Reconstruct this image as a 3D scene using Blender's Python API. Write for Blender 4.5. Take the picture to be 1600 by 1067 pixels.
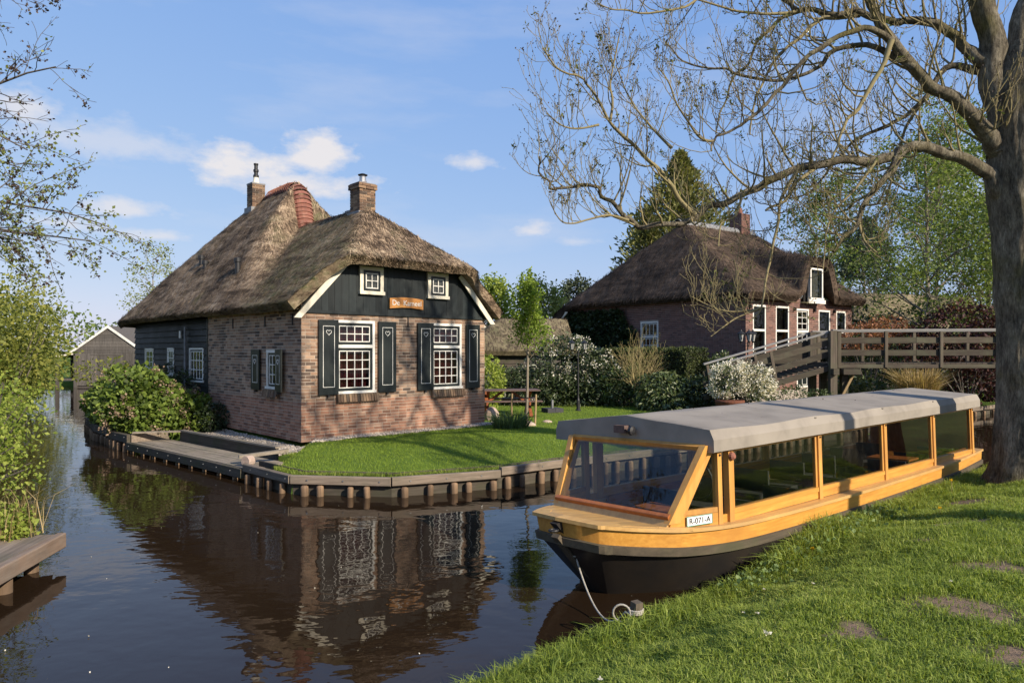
import bpy, bmesh, math, random
import numpy as np
from mathutils import Vector, Matrix, Quaternion

for _o in list(bpy.data.objects):
    bpy.data.objects.remove(_o)
scene = bpy.context.scene
COL = scene.collection
R = math.radians

# ------------------------------------------------------------------ camera
cam_d = bpy.data.cameras.new('camera')
cam = bpy.data.objects.new('camera', cam_d)
COL.objects.link(cam)
cam.location = (0, 0, 2.4)
cam.rotation_euler = (R(90), 0, 0)
cam_d.sensor_width = 36
cam_d.lens = 24.165
cam_d.shift_y = 0.0091
cam_d.clip_start = 0.05
cam_d.clip_end = 8000
scene.camera = cam

# ------------------------------------------------------------------ light
SUN_AZ = Vector((0.745, -0.667, 0)).normalized()
SUN_EL = R(28)
to_sun = Vector((SUN_AZ.x * math.cos(SUN_EL), SUN_AZ.y * math.cos(SUN_EL), math.sin(SUN_EL)))
sun_d = bpy.data.lights.new('sun', 'SUN')
sun_d.energy = 3.6
sun_d.angle = R(0.8)
sun_d.color = (1.0, 0.88, 0.72)
sun = bpy.data.objects.new('sun', sun_d)
COL.objects.link(sun)
sun.rotation_euler = (-to_sun).to_track_quat('-Z', 'Y').to_euler()
sun.location = (20, -20, 20)

world = bpy.data.worlds.new('World')
scene.world = world
world.use_nodes = True
wn, wl = world.node_tree.nodes, world.node_tree.links
wn.clear()

def W(kind, **kw):
    n = wn.new(kind)
    for k, v in kw.items():
        setattr(n, k, v)
    return n

def wmath(op, a, b=None, c=None, clamp=False):
    n = wn.new('ShaderNodeMath'); n.operation = op; n.use_clamp = clamp
    for i, x in enumerate((a, b, c)):
        if x is None: continue
        if isinstance(x, (int, float)): n.inputs[i].default_value = x
        else: wl.new(x, n.inputs[i])
    return n.outputs[0]

sky = W('ShaderNodeTexSky', sky_type='NISHITA', sun_disc=False)
sky.sun_elevation = SUN_EL
sky.sun_rotation = math.atan2(SUN_AZ.x, SUN_AZ.y)
sky.altitude = 0
sky.air_density = 1.0
sky.dust_density = 0.4
sky.ozone_density = 2.2
tc = W('ShaderNodeTexCoord')
sep = W('ShaderNodeSeparateXYZ'); wl.new(tc.outputs['Generated'], sep.inputs[0])
az = wmath('ARCTAN2', sep.outputs[0], sep.outputs[1])
el = wmath('ARCSINE', sep.outputs[2])
cmb = W('ShaderNodeCombineXYZ'); wl.new(az, cmb.inputs[0]); wl.new(wmath('MULTIPLY', el, 1.9), cmb.inputs[1])
nz = W('ShaderNodeTexNoise'); nz.inputs['Scale'].default_value = 16; nz.inputs['Detail'].default_value = 9; nz.inputs['Roughness'].default_value = 0.6
wl.new(cmb.outputs[0], nz.inputs['Vector'])
nzl = W('ShaderNodeTexNoise'); nzl.inputs['Scale'].default_value = 3.2; nzl.inputs['Detail'].default_value = 8; nzl.inputs['Roughness'].default_value = 0.58
cmb2 = W('ShaderNodeCombineXYZ'); wl.new(az, cmb2.inputs[0]); wl.new(wmath('MULTIPLY', el, 4.5), cmb2.inputs[1]); cmb2.inputs[2].default_value = 3.7
wl.new(cmb2.outputs[0], nzl.inputs['Vector'])
# cumulus heaps, each by its own bearing and elevation (degrees) and size
CUM = [(-20.3, 14.0, 5.2, 2.3, 1.0), (-15.9, 15.0, 3.5, 2.8, 1.0), (-17.6, 13.0, 7.0, 1.5, .9), (-2.9, 15.2, 2.2, 1.0, .75), (1.4, 9.9, 2.1, 0.9, .7),
       (-29.2, 10.1, 3.8, 0.85, .7), (-27.1, 8.4, 2.3, 0.8, .65), (-35.6, 15.9, 2.7, 1.6, .75), (-33.0, 8.8, 2.8, .8, .6), (-30.5, 14.6, 8.0, 1.9, .45), (5.2, 9.0, 2.2, .6, .4),
       (40, 11, 9, 3, .8), (75, 13, 8, 3.4, .9), (-62, 12, 9, 3, .9), (120, 12, 8, 3, .9), (-110, 14, 10, 3, .9), (170, 11, 9, 3, .9), (-150, 13, 8, 3, .9)]
mask = None
for a0, e0, ra, re, st in CUM:
    dx = wmath('DIVIDE', wmath('SUBTRACT', az, R(a0)), R(ra))
    dy0 = wmath('DIVIDE', wmath('SUBTRACT', el, R(e0)), R(re))
    dy = wmath('MAXIMUM', dy0, wmath('MULTIPLY', dy0, -1.5))     # flatter bases
    d = wmath('SQRT', wmath('ADD', wmath('MULTIPLY', dx, dx), wmath('MULTIPLY', dy, dy)))
    dn = wmath('ADD', wmath('SUBTRACT', 1.0, d), wmath('MULTIPLY', wmath('SUBTRACT', nz.outputs[0], 0.5), 2.6))
    m = wmath('MULTIPLY', wmath('SMOOTH_MIN', wmath('MULTIPLY', wmath('MAXIMUM', dn, 0.0), 1.3), 1.0, 0.3), st)
    mask = m if mask is None else wmath('MAXIMUM', mask, m)
thin = wmath('MULTIPLY', wmath('SUBTRACT', nzl.outputs[0], 0.50), 2.0, clamp=True)
thin = wmath('MULTIPLY', thin, 0.42)
mask = wmath('MINIMUM', wmath('MAXIMUM', mask, thin), 0.95)
hor = wmath('MULTIPLY', wmath('SUBTRACT', el, R(1.0)), 12.0, clamp=True)
mask = wmath('MULTIPLY', mask, hor)
skm = W('ShaderNodeVectorMath', operation='MULTIPLY'); wl.new(sky.outputs[0], skm.inputs[0])
SKY = 0.105
skm.inputs[1].default_value = (SKY * 1.58, SKY * 1.65, SKY * 1.85)
# soften the sky's range from zenith to horizon
sps = W('ShaderNodeSeparateXYZ'); wl.new(skm.outputs[0], sps.inputs[0])
cbs = W('ShaderNodeCombineXYZ')
for i_, (e_, a_) in enumerate(((.56, .305), (.38, .318), (.14, .425))):
    wl.new(wmath('MULTIPLY', wmath('ADD', wmath('POWER', wmath('MINIMUM', sps.outputs[i_], 2.2), e_), wmath('MAXIMUM', wmath('SUBTRACT', sps.outputs[i_], 2.2), 0.0)), a_), cbs.inputs[i_])
mixc = W('ShaderNodeMix', data_type='RGBA'); wl.new(mask, mixc.inputs[0]); wl.new(cbs.outputs[0], mixc.inputs[6])
mixc.inputs[7].default_value = (0.43, 0.415, 0.42, 1)
bg = W('ShaderNodeBackground'); bg.inputs[1].default_value = 1.0
wl.new(mixc.outputs[2], bg.inputs[0])
wo = W('ShaderNodeOutputWorld'); wl.new(bg.outputs[0], wo.inputs[0])

scene.view_settings.view_transform = 'Standard'
scene.view_settings.look = 'None'
scene.view_settings.exposure = 0.98
scene.view_settings.gamma = 1.0
scene.view_settings.use_curve_mapping = False
scene.render.engine = 'CYCLES'
scene.cycles.max_bounces = 8
scene.cycles.transparent_max_bounces = 24
scene.cycles.use_denoising = True
scene.cycles.caustics_reflective = False
scene.cycles.caustics_refractive = False

# ------------------------------------------------------------------ materials
def new_mat(name):
    m = bpy.data.materials.new(name); m.use_nodes = True
    nt = m.node_tree; nt.nodes.clear()
    out = nt.nodes.new('ShaderNodeOutputMaterial')
    return m, nt, out

def c4(c): return (c[0], c[1], c[2], 1)

def ramp(nt, fac, stops):
    r = nt.nodes.new('ShaderNodeValToRGB')
    e = r.color_ramp.elements
    while len(e) < len(stops): e.new(0.5)
    for k, (p, c) in zip(e, stops):
        k.position = p; k.color = c4(c)
    nt.links.new(fac, r.inputs[0])
    return r.outputs[0]

def mth(nt, op, a, b=None, clamp=False):
    n = nt.nodes.new('ShaderNodeMath'); n.operation = op; n.use_clamp = clamp
    for i, x in enumerate((a, b)):
        if x is None: continue
        if isinstance(x, (int, float)): n.inputs[i].default_value = x
        else: nt.links.new(x, n.inputs[i])
    return n.outputs[0]

def noise(nt, scale, detail=5, rough=.6, stretch=(1, 1, 1), coord='Object', off=(0, 0, 0), rot=(0, 0, 0)):
    t = nt.nodes.new('ShaderNodeTexCoord')
    mp = nt.nodes.new('ShaderNodeMapping')
    mp.inputs['Scale'].default_value = stretch; mp.inputs['Location'].default_value = off; mp.inputs['Rotation'].default_value = rot
    nt.links.new(t.outputs[coord], mp.inputs[0])
    n = nt.nodes.new('ShaderNodeTexNoise')
    n.inputs['Scale'].default_value = scale; n.inputs['Detail'].default_value = detail; n.inputs['Roughness'].default_value = rough
    nt.links.new(mp.outputs[0], n.inputs['Vector'])
    return n.outputs[0]

def mixcol(nt, fac, a, b, mode='MIX'):
    n = nt.nodes.new('ShaderNodeMix'); n.data_type = 'RGBA'; n.blend_type = mode
    for sock, x in ((n.inputs[0], fac), (n.inputs[6], a), (n.inputs[7], b)):
        if isinstance(x, (int, float)): sock.default_value = x
        elif isinstance(x, tuple): sock.default_value = c4(x)
        else: nt.links.new(x, sock)
    return n.outputs[2]

def rnd_attr(nt, obj=True):
    a = nt.nodes.new('ShaderNodeAttribute'); a.attribute_name = 'rnd'
    if not obj: return a.outputs['Fac']
    o = nt.nodes.new('ShaderNodeObjectInfo')
    return mth(nt, 'FRACT', mth(nt, 'ADD', a.outputs['Fac'], o.outputs['Random']))

def finish(nt, out, col, rough, bumpsrc=None, bump=0.0, dist=0.01, spec=.3, metal=0.0, coat=0.0):
    b = nt.nodes.new('ShaderNodeBsdfPrincipled')
    if isinstance(col, tuple): b.inputs['Base Color'].default_value = c4(col)
    else: nt.links.new(col, b.inputs['Base Color'])
    if isinstance(rough, (int, float)): b.inputs['Roughness'].default_value = rough
    else: nt.links.new(rough, b.inputs['Roughness'])
    b.inputs['Specular IOR Level'].default_value = spec
    b.inputs['Metallic'].default_value = metal
    b.inputs['Coat Weight'].default_value = coat
    b.inputs['Coat Roughness'].default_value = .25
    if bumpsrc is not None and bump > 0:
        bn = nt.nodes.new('ShaderNodeBump'); bn.inputs['Strength'].default_value = bump; bn.inputs['Distance'].default_value = dist
        nt.links.new(bumpsrc, bn.inputs['Height']); nt.links.new(bn.outputs[0], b.inputs['Normal'])
    nt.links.new(b.outputs[0], out.inputs[0])
    return b

def plain(name, c1, c2=None, c3=None, scale=6, rough=.75, bump=.25, dist=.006, stretch=(1, 1, 1), spec=.3, metal=0, rndmix=0.0, fine=4.0, coat=0, coord='Object'):
    """mottled material: noise between two or three colours, fine bump, optional per-piece tone"""
    m, nt, out = new_mat(name)
    c2 = c2 or tuple(x * .7 for x in c1)
    n1 = noise(nt, scale, 6, .62, stretch, coord)
    stops = [(.3, c2), (.68, c1)] if c3 is None else [(.25, c2), (.5, c1), (.75, c3)]
    col = ramp(nt, n1, stops)
    if rndmix:
        rv = rnd_attr(nt)
        f = mth(nt, 'ADD', mth(nt, 'MULTIPLY', rv, rndmix), 1 - rndmix * .55)
        cmbn = nt.nodes.new('ShaderNodeCombineXYZ')
        for i in range(3): nt.links.new(f, cmbn.inputs[i])
        col = mixcol(nt, 1.0, col, cmbn.outputs[0], 'MULTIPLY')
    n2 = noise(nt, scale * fine, 5, .65, stretch, coord, off=(3, 1, 7))
    rg = mth(nt, 'ADD', mth(nt, 'MULTIPLY', n1, .25), rough - .125)
    finish(nt, out, col, rg, n2, bump, dist, spec, metal, coat)
    return m

def wood(name, c1, c2, axis=0, grain=28, rough=.7, bump=.35, rndmix=.35, spec=.3, coat=0, stain=None, scale=1.0):
    """grained timber, grain running along one object axis"""
    m, nt, out = new_mat(name)
    st = [grain, grain, grain]; st[axis] = 1.6
    n1 = noise(nt, scale, 5, .65, tuple(st))
    n3 = noise(nt, 1.7, 5, .6, off=(9, 2, 4))
    col = ramp(nt, n1, [(.28, c2), (.7, c1)])
    if stain is not None:
        col = mixcol(nt, mth(nt, 'MULTIPLY', mth(nt, 'SUBTRACT', n3, .48), 3.2, clamp=True), col, stain)
    if rndmix:
        f = mth(nt, 'ADD', mth(nt, 'MULTIPLY', rnd_attr(nt), rndmix), 1 - rndmix * .55)
        cb = nt.nodes.new('ShaderNodeCombineXYZ')
        for i in range(3): nt.links.new(f, cb.inputs[i])
        col = mixcol(nt, 1.0, col, cb.outputs[0], 'MULTIPLY')
    finish(nt, out, col, mth(nt, 'ADD', mth(nt, 'MULTIPLY', n3, .3), rough - .15), n1, bump, .004, spec, 0, coat)
    return m

def leafmat(name, stops, trans=.35, rough=.55, spec=.25):
    m, nt, out = new_mat(name)
    if not name.endswith('flower'): stops = [(p, tuple(x * 1.15 for x in c)) for p, c in stops]
    a = rnd_attr(nt, False)
    n = noise(nt, .9, 4, .6)
    f = mth(nt, 'ADD', mth(nt, 'MULTIPLY', a, .7), mth(nt, 'MULTIPLY', mth(nt, 'SUBTRACT', n, .35), .75))
    col = ramp(nt, f, stops)
    b = nt.nodes.new('ShaderNodeBsdfPrincipled'); nt.links.new(col, b.inputs['Base Color'])
    b.inputs['Roughness'].default_value = rough; b.inputs['Specular IOR Level'].default_value = spec
    t = nt.nodes.new('ShaderNodeBsdfTranslucent')
    tcol = mixcol(nt, 1.0, col, (1.25, 1.25, .6), 'MULTIPLY'); nt.links.new(tcol, t.inputs[0])
    mx = nt.nodes.new('ShaderNodeMixShader'); mx.inputs[0].default_value = trans
    nt.links.new(b.outputs[0], mx.inputs[1]); nt.links.new(t.outputs[0], mx.inputs[2]); nt.links.new(mx.outputs[0], out.inputs[0])
    return m

def glassmat(name, tint=(.9, .93, .92), refl=1.0, ior=1.5, wav=0.02):
    m, nt, out = new_mat(name)
    lw = nt.nodes.new('ShaderNodeLayerWeight'); lw.inputs[0].default_value = .5
    fres = mth(nt, 'ADD', mth(nt, 'MULTIPLY', mth(nt, 'POWER', lw.outputs['Facing'], 5.0), .9), .035)
    nb = noise(nt, 1.6, 2, .5)
    bp = nt.nodes.new('ShaderNodeBump'); bp.inputs['Strength'].default_value = wav; bp.inputs['Distance'].default_value = .05
    nt.links.new(nb, bp.inputs['Height'])
    g = nt.nodes.new('ShaderNodeBsdfGlossy'); g.inputs['Roughness'].default_value = .015; nt.links.new(bp.outputs[0], g.inputs['Normal'])
    t = nt.nodes.new('ShaderNodeBsdfTransparent'); t.inputs[0].default_value = c4(tint)
    mx = nt.nodes.new('ShaderNodeMixShader')
    nt.links.new(mth(nt, 'MULTIPLY', fres, refl, clamp=True), mx.inputs[0])
    nt.links.new(t.outputs[0], mx.inputs[1]); nt.links.new(g.outputs[0], mx.inputs[2]); nt.links.new(mx.outputs[0], out.inputs[0])
    return m

def brickmat(name, stops, bump=.5, rough=.85, dirt=(.16, .15, .12), dirt_amt=.9):
    m, nt, out = new_mat(name)
    rv = rnd_attr(nt)
    col = ramp(nt, rv, stops)
    n1 = noise(nt, 2.2, 6, .65, coord='Object'); n2 = noise(nt, 60, 4, .7)
    g = mth(nt, 'ADD', mth(nt, 'MULTIPLY', n2, .8), .76)
    cb = nt.nodes.new('ShaderNodeCombineXYZ')
    for i in range(3): nt.links.new(g, cb.inputs[i])
    col = mixcol(nt, 1.0, col, cb.outputs[0], 'MULTIPLY')
    col = mixcol(nt, mth(nt, 'MULTIPLY', mth(nt, 'SUBTRACT', n1, .5), 2.2 * dirt_amt, clamp=True), col, dirt)
    finish(nt, out, col, rough, n2, bump, .004, .2)
    return m

def thatchmat(name, stops, moss=(.055, .062, .03), moss_box=None, strand=False):
    """weathered reed: fine combed streaks over broad patches; a moss patch may have its own place"""
    m, nt, out = new_mat(name)
    stops = [(p, (c[0] * 1.16, c[1] * 1.07, c[2] * .97)) for p, c in stops]
    if strand:
        s = rnd_attr(nt, False)
    else:
        s = noise(nt, 7, 7, .75, (5, 5, 1.6))
    broad = noise(nt, .55, 6, .62, (1, 1, 1.3))
    mid = noise(nt, 2.4, 7, .72, (1, .5, 2.2), off=(4, 4, 4))
    f = mth(nt, 'ADD', mth(nt, 'MULTIPLY', s, .50), mth(nt, 'ADD', mth(nt, 'MULTIPLY', mth(nt, 'SUBTRACT', broad, .5), 1.1), mth(nt, 'ADD', mth(nt, 'MULTIPLY', mth(nt, 'SUBTRACT', mid, .5), 1.5), .27)))
    col = ramp(nt, f, stops)
    mo = mth(nt, 'MULTIPLY', mth(nt, 'SUBTRACT', noise(nt, 1.1, 6, .68, off=(11, 3, 8)), .55), 3.5, clamp=True)
    if moss_box is not None:
        t = nt.nodes.new('ShaderNodeTexCoord'); sp = nt.nodes.new('ShaderNodeSeparateXYZ'); nt.links.new(t.outputs['Object'], sp.inputs[0])
        # left slope of the front house, forward of the line where the barn roof swells
        yb = mth(nt, 'ADD', mth(nt, 'MULTIPLY', sp.outputs[0], moss_box[0]), moss_box[1])
        inside = mth(nt, 'MULTIPLY', mth(nt, 'ADD', mth(nt, 'SUBTRACT', yb, sp.outputs[1]), mth(nt, 'MULTIPLY', mth(nt, 'SUBTRACT', mid, .5), 3.0)), 1.3, clamp=True)
        lf = mth(nt, 'MULTIPLY', mth(nt, 'SUBTRACT', mth(nt, 'ADD', mth(nt, 'MULTIPLY', sp.outputs[1], .55), moss_box[2]), sp.outputs[0]), 2.0, clamp=True)
        pm = mth(nt, 'MULTIPLY', mth(nt, 'SUBTRACT', mid, .33), 4.0, clamp=True)
        pf = mth(nt, 'ADD', mth(nt, 'MULTIPLY', mth(nt, 'SUBTRACT', noise(nt, 5, 7, .75, off=(2, 8, 1)), .42), 4.0, clamp=True), .22)
        mo = mth(nt, 'MAXIMUM', mo, mth(nt, 'MULTIPLY', mth(nt, 'MULTIPLY', mth(nt, 'MULTIPLY', inside, lf), pm), pf))
    col = mixcol(nt, mth(nt, 'MULTIPLY', mo, .8), col, moss)
    finish(nt, out, col, .9, s if not strand else None, .8 if not strand else 0, .03, .12)
    return m

M = {}
M['brick_upper'] = brickmat('brick_upper', [(0, (.075, .055, .045)), (.22, (.15, .098, .07)), (.5, (.26, .158, .103)), (.8, (.35, .235, .16)), (1, (.22, .165, .125))])
M['brick_lower'] = brickmat('brick_lower', [(0, (.15, .08, .056)), (.4, (.26, .135, .088)), (.75, (.335, .18, .117)), (1, (.25, .165, .12))], dirt_amt=.4)
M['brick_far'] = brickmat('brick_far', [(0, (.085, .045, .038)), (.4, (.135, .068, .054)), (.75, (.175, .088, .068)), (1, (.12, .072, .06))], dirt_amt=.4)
M['brick_chimney'] = brickmat('brick_chimney', [(0, (.06, .045, .036)), (.5, (.14, .085, .055)), (1, (.24, .16, .10))], dirt=(.11, .11, .07))
M['mortar'] = plain('mortar', (.54, .47, .385), (.38, .325, .265), scale=3, rough=.9, bump=.5)
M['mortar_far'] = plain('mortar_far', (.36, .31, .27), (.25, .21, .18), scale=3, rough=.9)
M['black_board'] = wood('black_board', (.015, .021, .022), (.008, .011, .012), axis=2, rough=.55, rndmix=.55, stain=(.026, .034, .034))
M['black_board_h'] = wood('black_board_h', (.010, .012, .013), (.0055, .0065, .0075), axis=1, rough=.6, rndmix=.5)
M['shutter'] = wood('shutter', (.012, .018, .018), (.007, .011, .011), axis=2, rough=.42, rndmix=.15, spec=.4)
M['white_paint'] = plain('white_paint', (.78, .76, .70), (.62, .60, .54), scale=4, rough=.5, bump=.1)
M['cream_paint'] = plain('cream_paint', (.74, .69, .56), (.58, .53, .42), scale=3, rough=.6, bump=.15)
M['curtain'] = plain('curtain', (.16, .022, .026), (.06, .01, .012), scale=7, rough=.9, stretch=(5, 5, .5))
M['lace'] = plain('lace', (.34, .32, .29), (.16, .15, .14), scale=5, rough=.9, stretch=(5, 5, .6))
M['dark_inside'] = plain('dark_inside', (.02, .018, .016), (.01, .009, .008), rough=.9)  # near-black colour standing in for the shade of unlit rooms
M['window_glass'] = glassmat('window_glass', (.72, .74, .73), 1.0)
M['boat_glass'] = glassmat('boat_glass', (.84, .86, .84), 1.1, wav=.012)
M['thatch'] = thatchmat('thatch', [(.1, (.025, .019, .015)), (.36, (.078, .060, .045)), (.55, (.165, .128, .095)), (.74, (.29, .24, .18)), (.95, (.37, .315, .245))], moss=(.058, .075, .026), moss_box=(.95, 2.6, 1.5))
M['reed'] = thatchmat('reed', [(.1, (.028, .021, .016)), (.36, (.09, .07, .052)), (.55, (.20, .155, .113)), (.74, (.35, .285, .21)), (.95, (.45, .38, .29))], moss=(.075, .095, .034), moss_box=(.95, 2.6, 1.5), strand=True)
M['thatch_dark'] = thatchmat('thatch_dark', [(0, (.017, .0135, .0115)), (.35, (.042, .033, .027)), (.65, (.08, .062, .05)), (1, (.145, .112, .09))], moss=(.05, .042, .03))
M['reed_dark'] = thatchmat('reed_dark', [(0, (.019, .015, .0125)), (.35, (.05, .039, .031)), (.65, (.097, .074, .058)), (1, (.18, .14, .11))], moss=(.055, .046, .033), strand=True)
M['thatch_green'] = thatchmat('thatch_green', [(0, (.05, .045, .03)), (.4, (.12, .11, .07)), (.7, (.2, .18, .12)), (1, (.28, .25, .18))], moss=(.09, .11, .04))
M['tile_red'] = plain('tile_red', (.225, .088, .06), (.12, .056, .042), (.29, .155, .11), scale=5, rough=.75, rndmix=.5, bump=.4)
M['tile_dull'] = plain('tile_dull', (.19, .085, .055), (.10, .06, .045), (.24, .15, .10), scale=6, rough=.85, rndmix=.5, bump=.4)
M['roof_orange'] = plain('roof_orange', (.42, .11, .045), (.3, .08, .04), scale=6, rough=.8, rndmix=.4)
M['lead'] = plain('lead', (.25, .255, .26), (.15, .15, .155), scale=8, rough=.6, bump=.3)
M['black_metal'] = plain('black_metal', (.018, .018, .02), (.012, .012, .013), rough=.5, spec=.4)
M['steel'] = plain('steel', (.5, .5, .5), (.36, .36, .36), rough=.35, metal=.8)
M['quay_wood'] = wood('quay_wood', (.27, .215, .165), (.12, .092, .07), axis=0, grain=22, rough=.85, stain=(.11, .105, .07), rndmix=.35)
M['quay_dark'] = wood('quay_dark', (.10, .085, .066), (.045, .036, .028), axis=0, grain=22, rough=.9, stain=(.05, .06, .025), rndmix=.4)
M['pile'] = wood('pile', (.26, .17, .10), (.11, .07, .045), axis=2, grain=20, rough=.8, stain=(.07, .05, .03), rndmix=.4)
M['deck_wood'] = wood('deck_wood', (.30, .255, .20), (.17, .14, .105), axis=0, grain=20, rough=.85, stain=(.15, .14, .09), rndmix=.3)
M['grey_board'] = wood('grey_board', (.125, .112, .10), (.06, .053, .047), axis=2, grain=20, rough=.85, rndmix=.45)
M['bridge_wood'] = wood('bridge_wood', (.082, .064, .047), (.038, .029, .022), axis=0, grain=20, rough=.85, rndmix=.4, stain=(.09, .095, .06))
M['bridge_post'] = wood('bridge_post', (.135, .108, .08), (.065, .051, .038), axis=2, grain=20, rough=.85, rndmix=.3, stain=(.10, .10, .06))
M['rail_grey'] = wood('rail_grey', (.27, .265, .25), (.17, .165, .155), axis=0, grain=18, rough=.75, rndmix=.2)
M['table_wood'] = wood('table_wood', (.30, .095, .035), (.16, .05, .022), axis=0, grain=18, rough=.6, rndmix=.3)
M['table_top'] = wood('table_top', (.15, .10, .085), (.08, .05, .042), axis=0, grain=18, rough=.7, rndmix=.35)
M['boat_wood'] = wood('boat_wood', (.62, .315, .062), (.43, .19, .032), axis=0, grain=26, rough=.5, bump=.25, rndmix=.15, spec=.4, coat=.15, stain=(.40, .175, .035))
M['boat_post'] = wood('boat_post', (.60, .31, .075), (.44, .20, .045), axis=2, grain=14, rough=.5, bump=.25, rndmix=.3, spec=.4, coat=.12, stain=(.33, .17, .055))
M['boat_deck'] = wood('boat_deck', (.56, .35, .12), (.40, .22, .075), axis=0, grain=14, rough=.5, bump=.2, rndmix=.2, spec=.4, coat=.2, stain=(.36, .23, .10))
M['boat_inner'] = wood('boat_inner', (.42, .14, .035), (.28, .085, .022), axis=0, grain=14, rough=.45, rndmix=.2, spec=.4)
M['hull_black'] = plain('hull_black', (.020, .018, .017), (.035, .028, .022), scale=3, rough=.42, bump=.15, spec=.45)
M['rub_rail'] = wood('rub_rail', (.115, .09, .06), (.055, .045, .032), axis=0, grain=16, rough=.8, stain=(.07, .07, .035))
M['canvas'] = plain('canvas', (.26, .23, .192), (.17, .15, .125), (.30, .268, .225), scale=1.6, rough=.85, bump=.35, fine=40, dist=.002)
M['seat_grey'] = plain('seat_grey', (.06, .06, .065), (.035, .035, .04), rough=.8)
M['plate_white'] = plain('plate_white', (.75, .76, .74), (.66, .67, .65), rough=.5, bump=.05)
M['plate_green'] = plain('plate_green', (.05, .28, .16), (.04, .2, .12), rough=.5)
M['ink'] = plain('ink', (.012, .012, .012), (.01, .01, .01), rough=.6)
M['sign_wood'] = wood('sign_wood', (.50, .24, .06), (.36, .13, .03), axis=0, grain=14, rough=.5, bump=.3, rndmix=0, coat=.3)
M['rope'] = plain('rope', (.44, .41, .35), (.26, .24, .2), scale=60, rough=.95, bump=.6)
M['bark_ash'] = plain('bark_ash', (.155, .125, .092), (.075, .058, .042), (.20, .165, .115), scale=5, rough=.95, bump=1.0, dist=.03, stretch=(1.6, 1.6, .5), fine=3)
M['twig'] = plain('twig', (.23, .19, .095), (.12, .098, .056), (.19, .175, .085), scale=1.2, rough=.9, bump=.3)
M['bark_light'] = plain('bark_light', (.27, .23, .17), (.15, .125, .09), scale=9, rough=.9, bump=.6)
M['bark_grey'] = plain('bark_grey', (.14, .12, .10), (.07, .06, .05), scale=9, rough=.9, bump=.6)
M['stem_yellow'] = plain('stem_yellow', (.40, .32, .15), (.24, .19, .09), scale=6, rough=.85, bump=.4)
M['stake'] = wood('stake', (.36, .26, .13), (.22, .15, .08), axis=2, rough=.8)
M['gravel'] = plain('gravel', (.52, .46, .38), (.30, .25, .20), scale=5, rough=.85, rndmix=.75, bump=.2)
M['boulder'] = plain('boulder', (.40, .30, .24), (.25, .18, .14), (.46, .39, .32), scale=5, rough=.9, bump=.7, dist=.02)
M['concrete'] = plain('concrete', (.06, .06, .065), (.04, .04, .045), rough=.85)
M['terracotta'] = plain('terracotta', (.17, .06, .033), (.10, .04, .025), scale=6, rough=.85, bump=.5, dist=.02, stretch=(3, 3, .7))
M['lamp_glass'] = plain('lamp_glass', (.42, .42, .40), (.3, .3, .29), rough=.25, bump=0)
M['pink_render'] = plain('pink_render', (.46, .33, .26), (.36, .25, .2), scale=9, rough=.9)
M['soil'] = plain('soil', (.085, .062, .042), (.045, .033, .022), (.13, .10, .07), scale=4, rough=.95, bump=.8, dist=.03)
G = {}
G['ash_bud'] = leafmat('ash_bud', [(.1, (.05, .04, .02)), (.55, (.12, .13, .035)), (.9, (.22, .26, .07))], .3)
G['hydrangea'] = leafmat('hydrangea', [(.1, (.045, .065, .015)), (.5, (.12, .175, .03)), (.9, (.24, .30, .06))], .35)
G['dead_flower'] = leafmat('dead_flower', [(.1, (.15, .10, .065)), (.5, (.28, .195, .13)), (.9, (.40, .30, .215))], .2)
G['spring'] = leafmat('spring', [(.1, (.11, .15, .025)), (.5, (.22, .28, .045)), (.9, (.36, .40, .09))], .45)
G['left_bush'] = leafmat('left_bush', [(.05, (.065, .085, .018)), (.45, (.16, .18, .035)), (.9, (.30, .29, .07))], .4)
G['alder'] = leafmat('alder', [(.1, (.11, .12, .04)), (.5, (.22, .25, .075)), (.9, (.34, .36, .13))], .45)
G['cone'] = leafmat('cone', [(.1, (.03, .018, .012)), (.9, (.07, .045, .03))], .0)
G['young'] = leafmat('young', [(.1, (.11, .16, .02)), (.5, (.20, .28, .04)), (.9, (.31, .38, .07))], .45)
G['rhodo'] = leafmat('rhodo', [(.1, (.018, .028, .012)), (.5, (.042, .062, .025)), (.9, (.085, .105, .042))], .15, .42, .4)
G['laurel'] = leafmat('laurel', [(.1, (.025, .04, .014)), (.5, (.06, .09, .03)), (.9, (.15, .17, .07))], .2, .4, .4)
G['ivy'] = leafmat('ivy', [(.1, (.012, .022, .009)), (.5, (.028, .045, .017)), (.9, (.06, .085, .033))], .15, .45, .35)
G['hedge'] = leafmat('hedge', [(.1, (.02, .03, .01)), (.5, (.05, .065, .02)), (.9, (.10, .115, .035))], .2)
G['white_flower'] = leafmat('white_flower', [(.1, (.55, .5, .4)), (.5, (.72, .68, .58)), (.9, (.8, .78, .7))], .25)
G['cypress'] = leafmat('cypress', [(.1, (.07, .08, .026)), (.5, (.16, .165, .05)), (.9, (.28, .26, .09))], .25)
G['birch'] = leafmat('birch', [(.1, (.075, .11, .025)), (.5, (.14, .19, .045)), (.9, (.23, .28, .08))], .45)
G['pine'] = leafmat('pine', [(.1, (.03, .042, .025)), (.9, (.085, .105, .055))], .2)
G['red_leaf'] = leafmat('red_leaf', [(.1, (.022, .012, .012)), (.5, (.055, .022, .022)), (.9, (.11, .05, .04))], .3)
G['orange_leaf'] = leafmat('orange_leaf', [(.1, (.12, .05, .03)), (.5, (.25, .11, .06)), (.9, (.36, .2, .11))], .3)
G['bank'] = leafmat('bank', [(.05, (.095, .13, .022)), (.4, (.19, .255, .042)), (.75, (.29, .34, .065)), (1, (.45, .42, .15))], .4, .5)
G['lawn'] = leafmat('lawn', [(.05, (.12, .175, .02)), (.5, (.205, .285, .032)), (.95, (.30, .37, .06))], .4)
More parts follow.
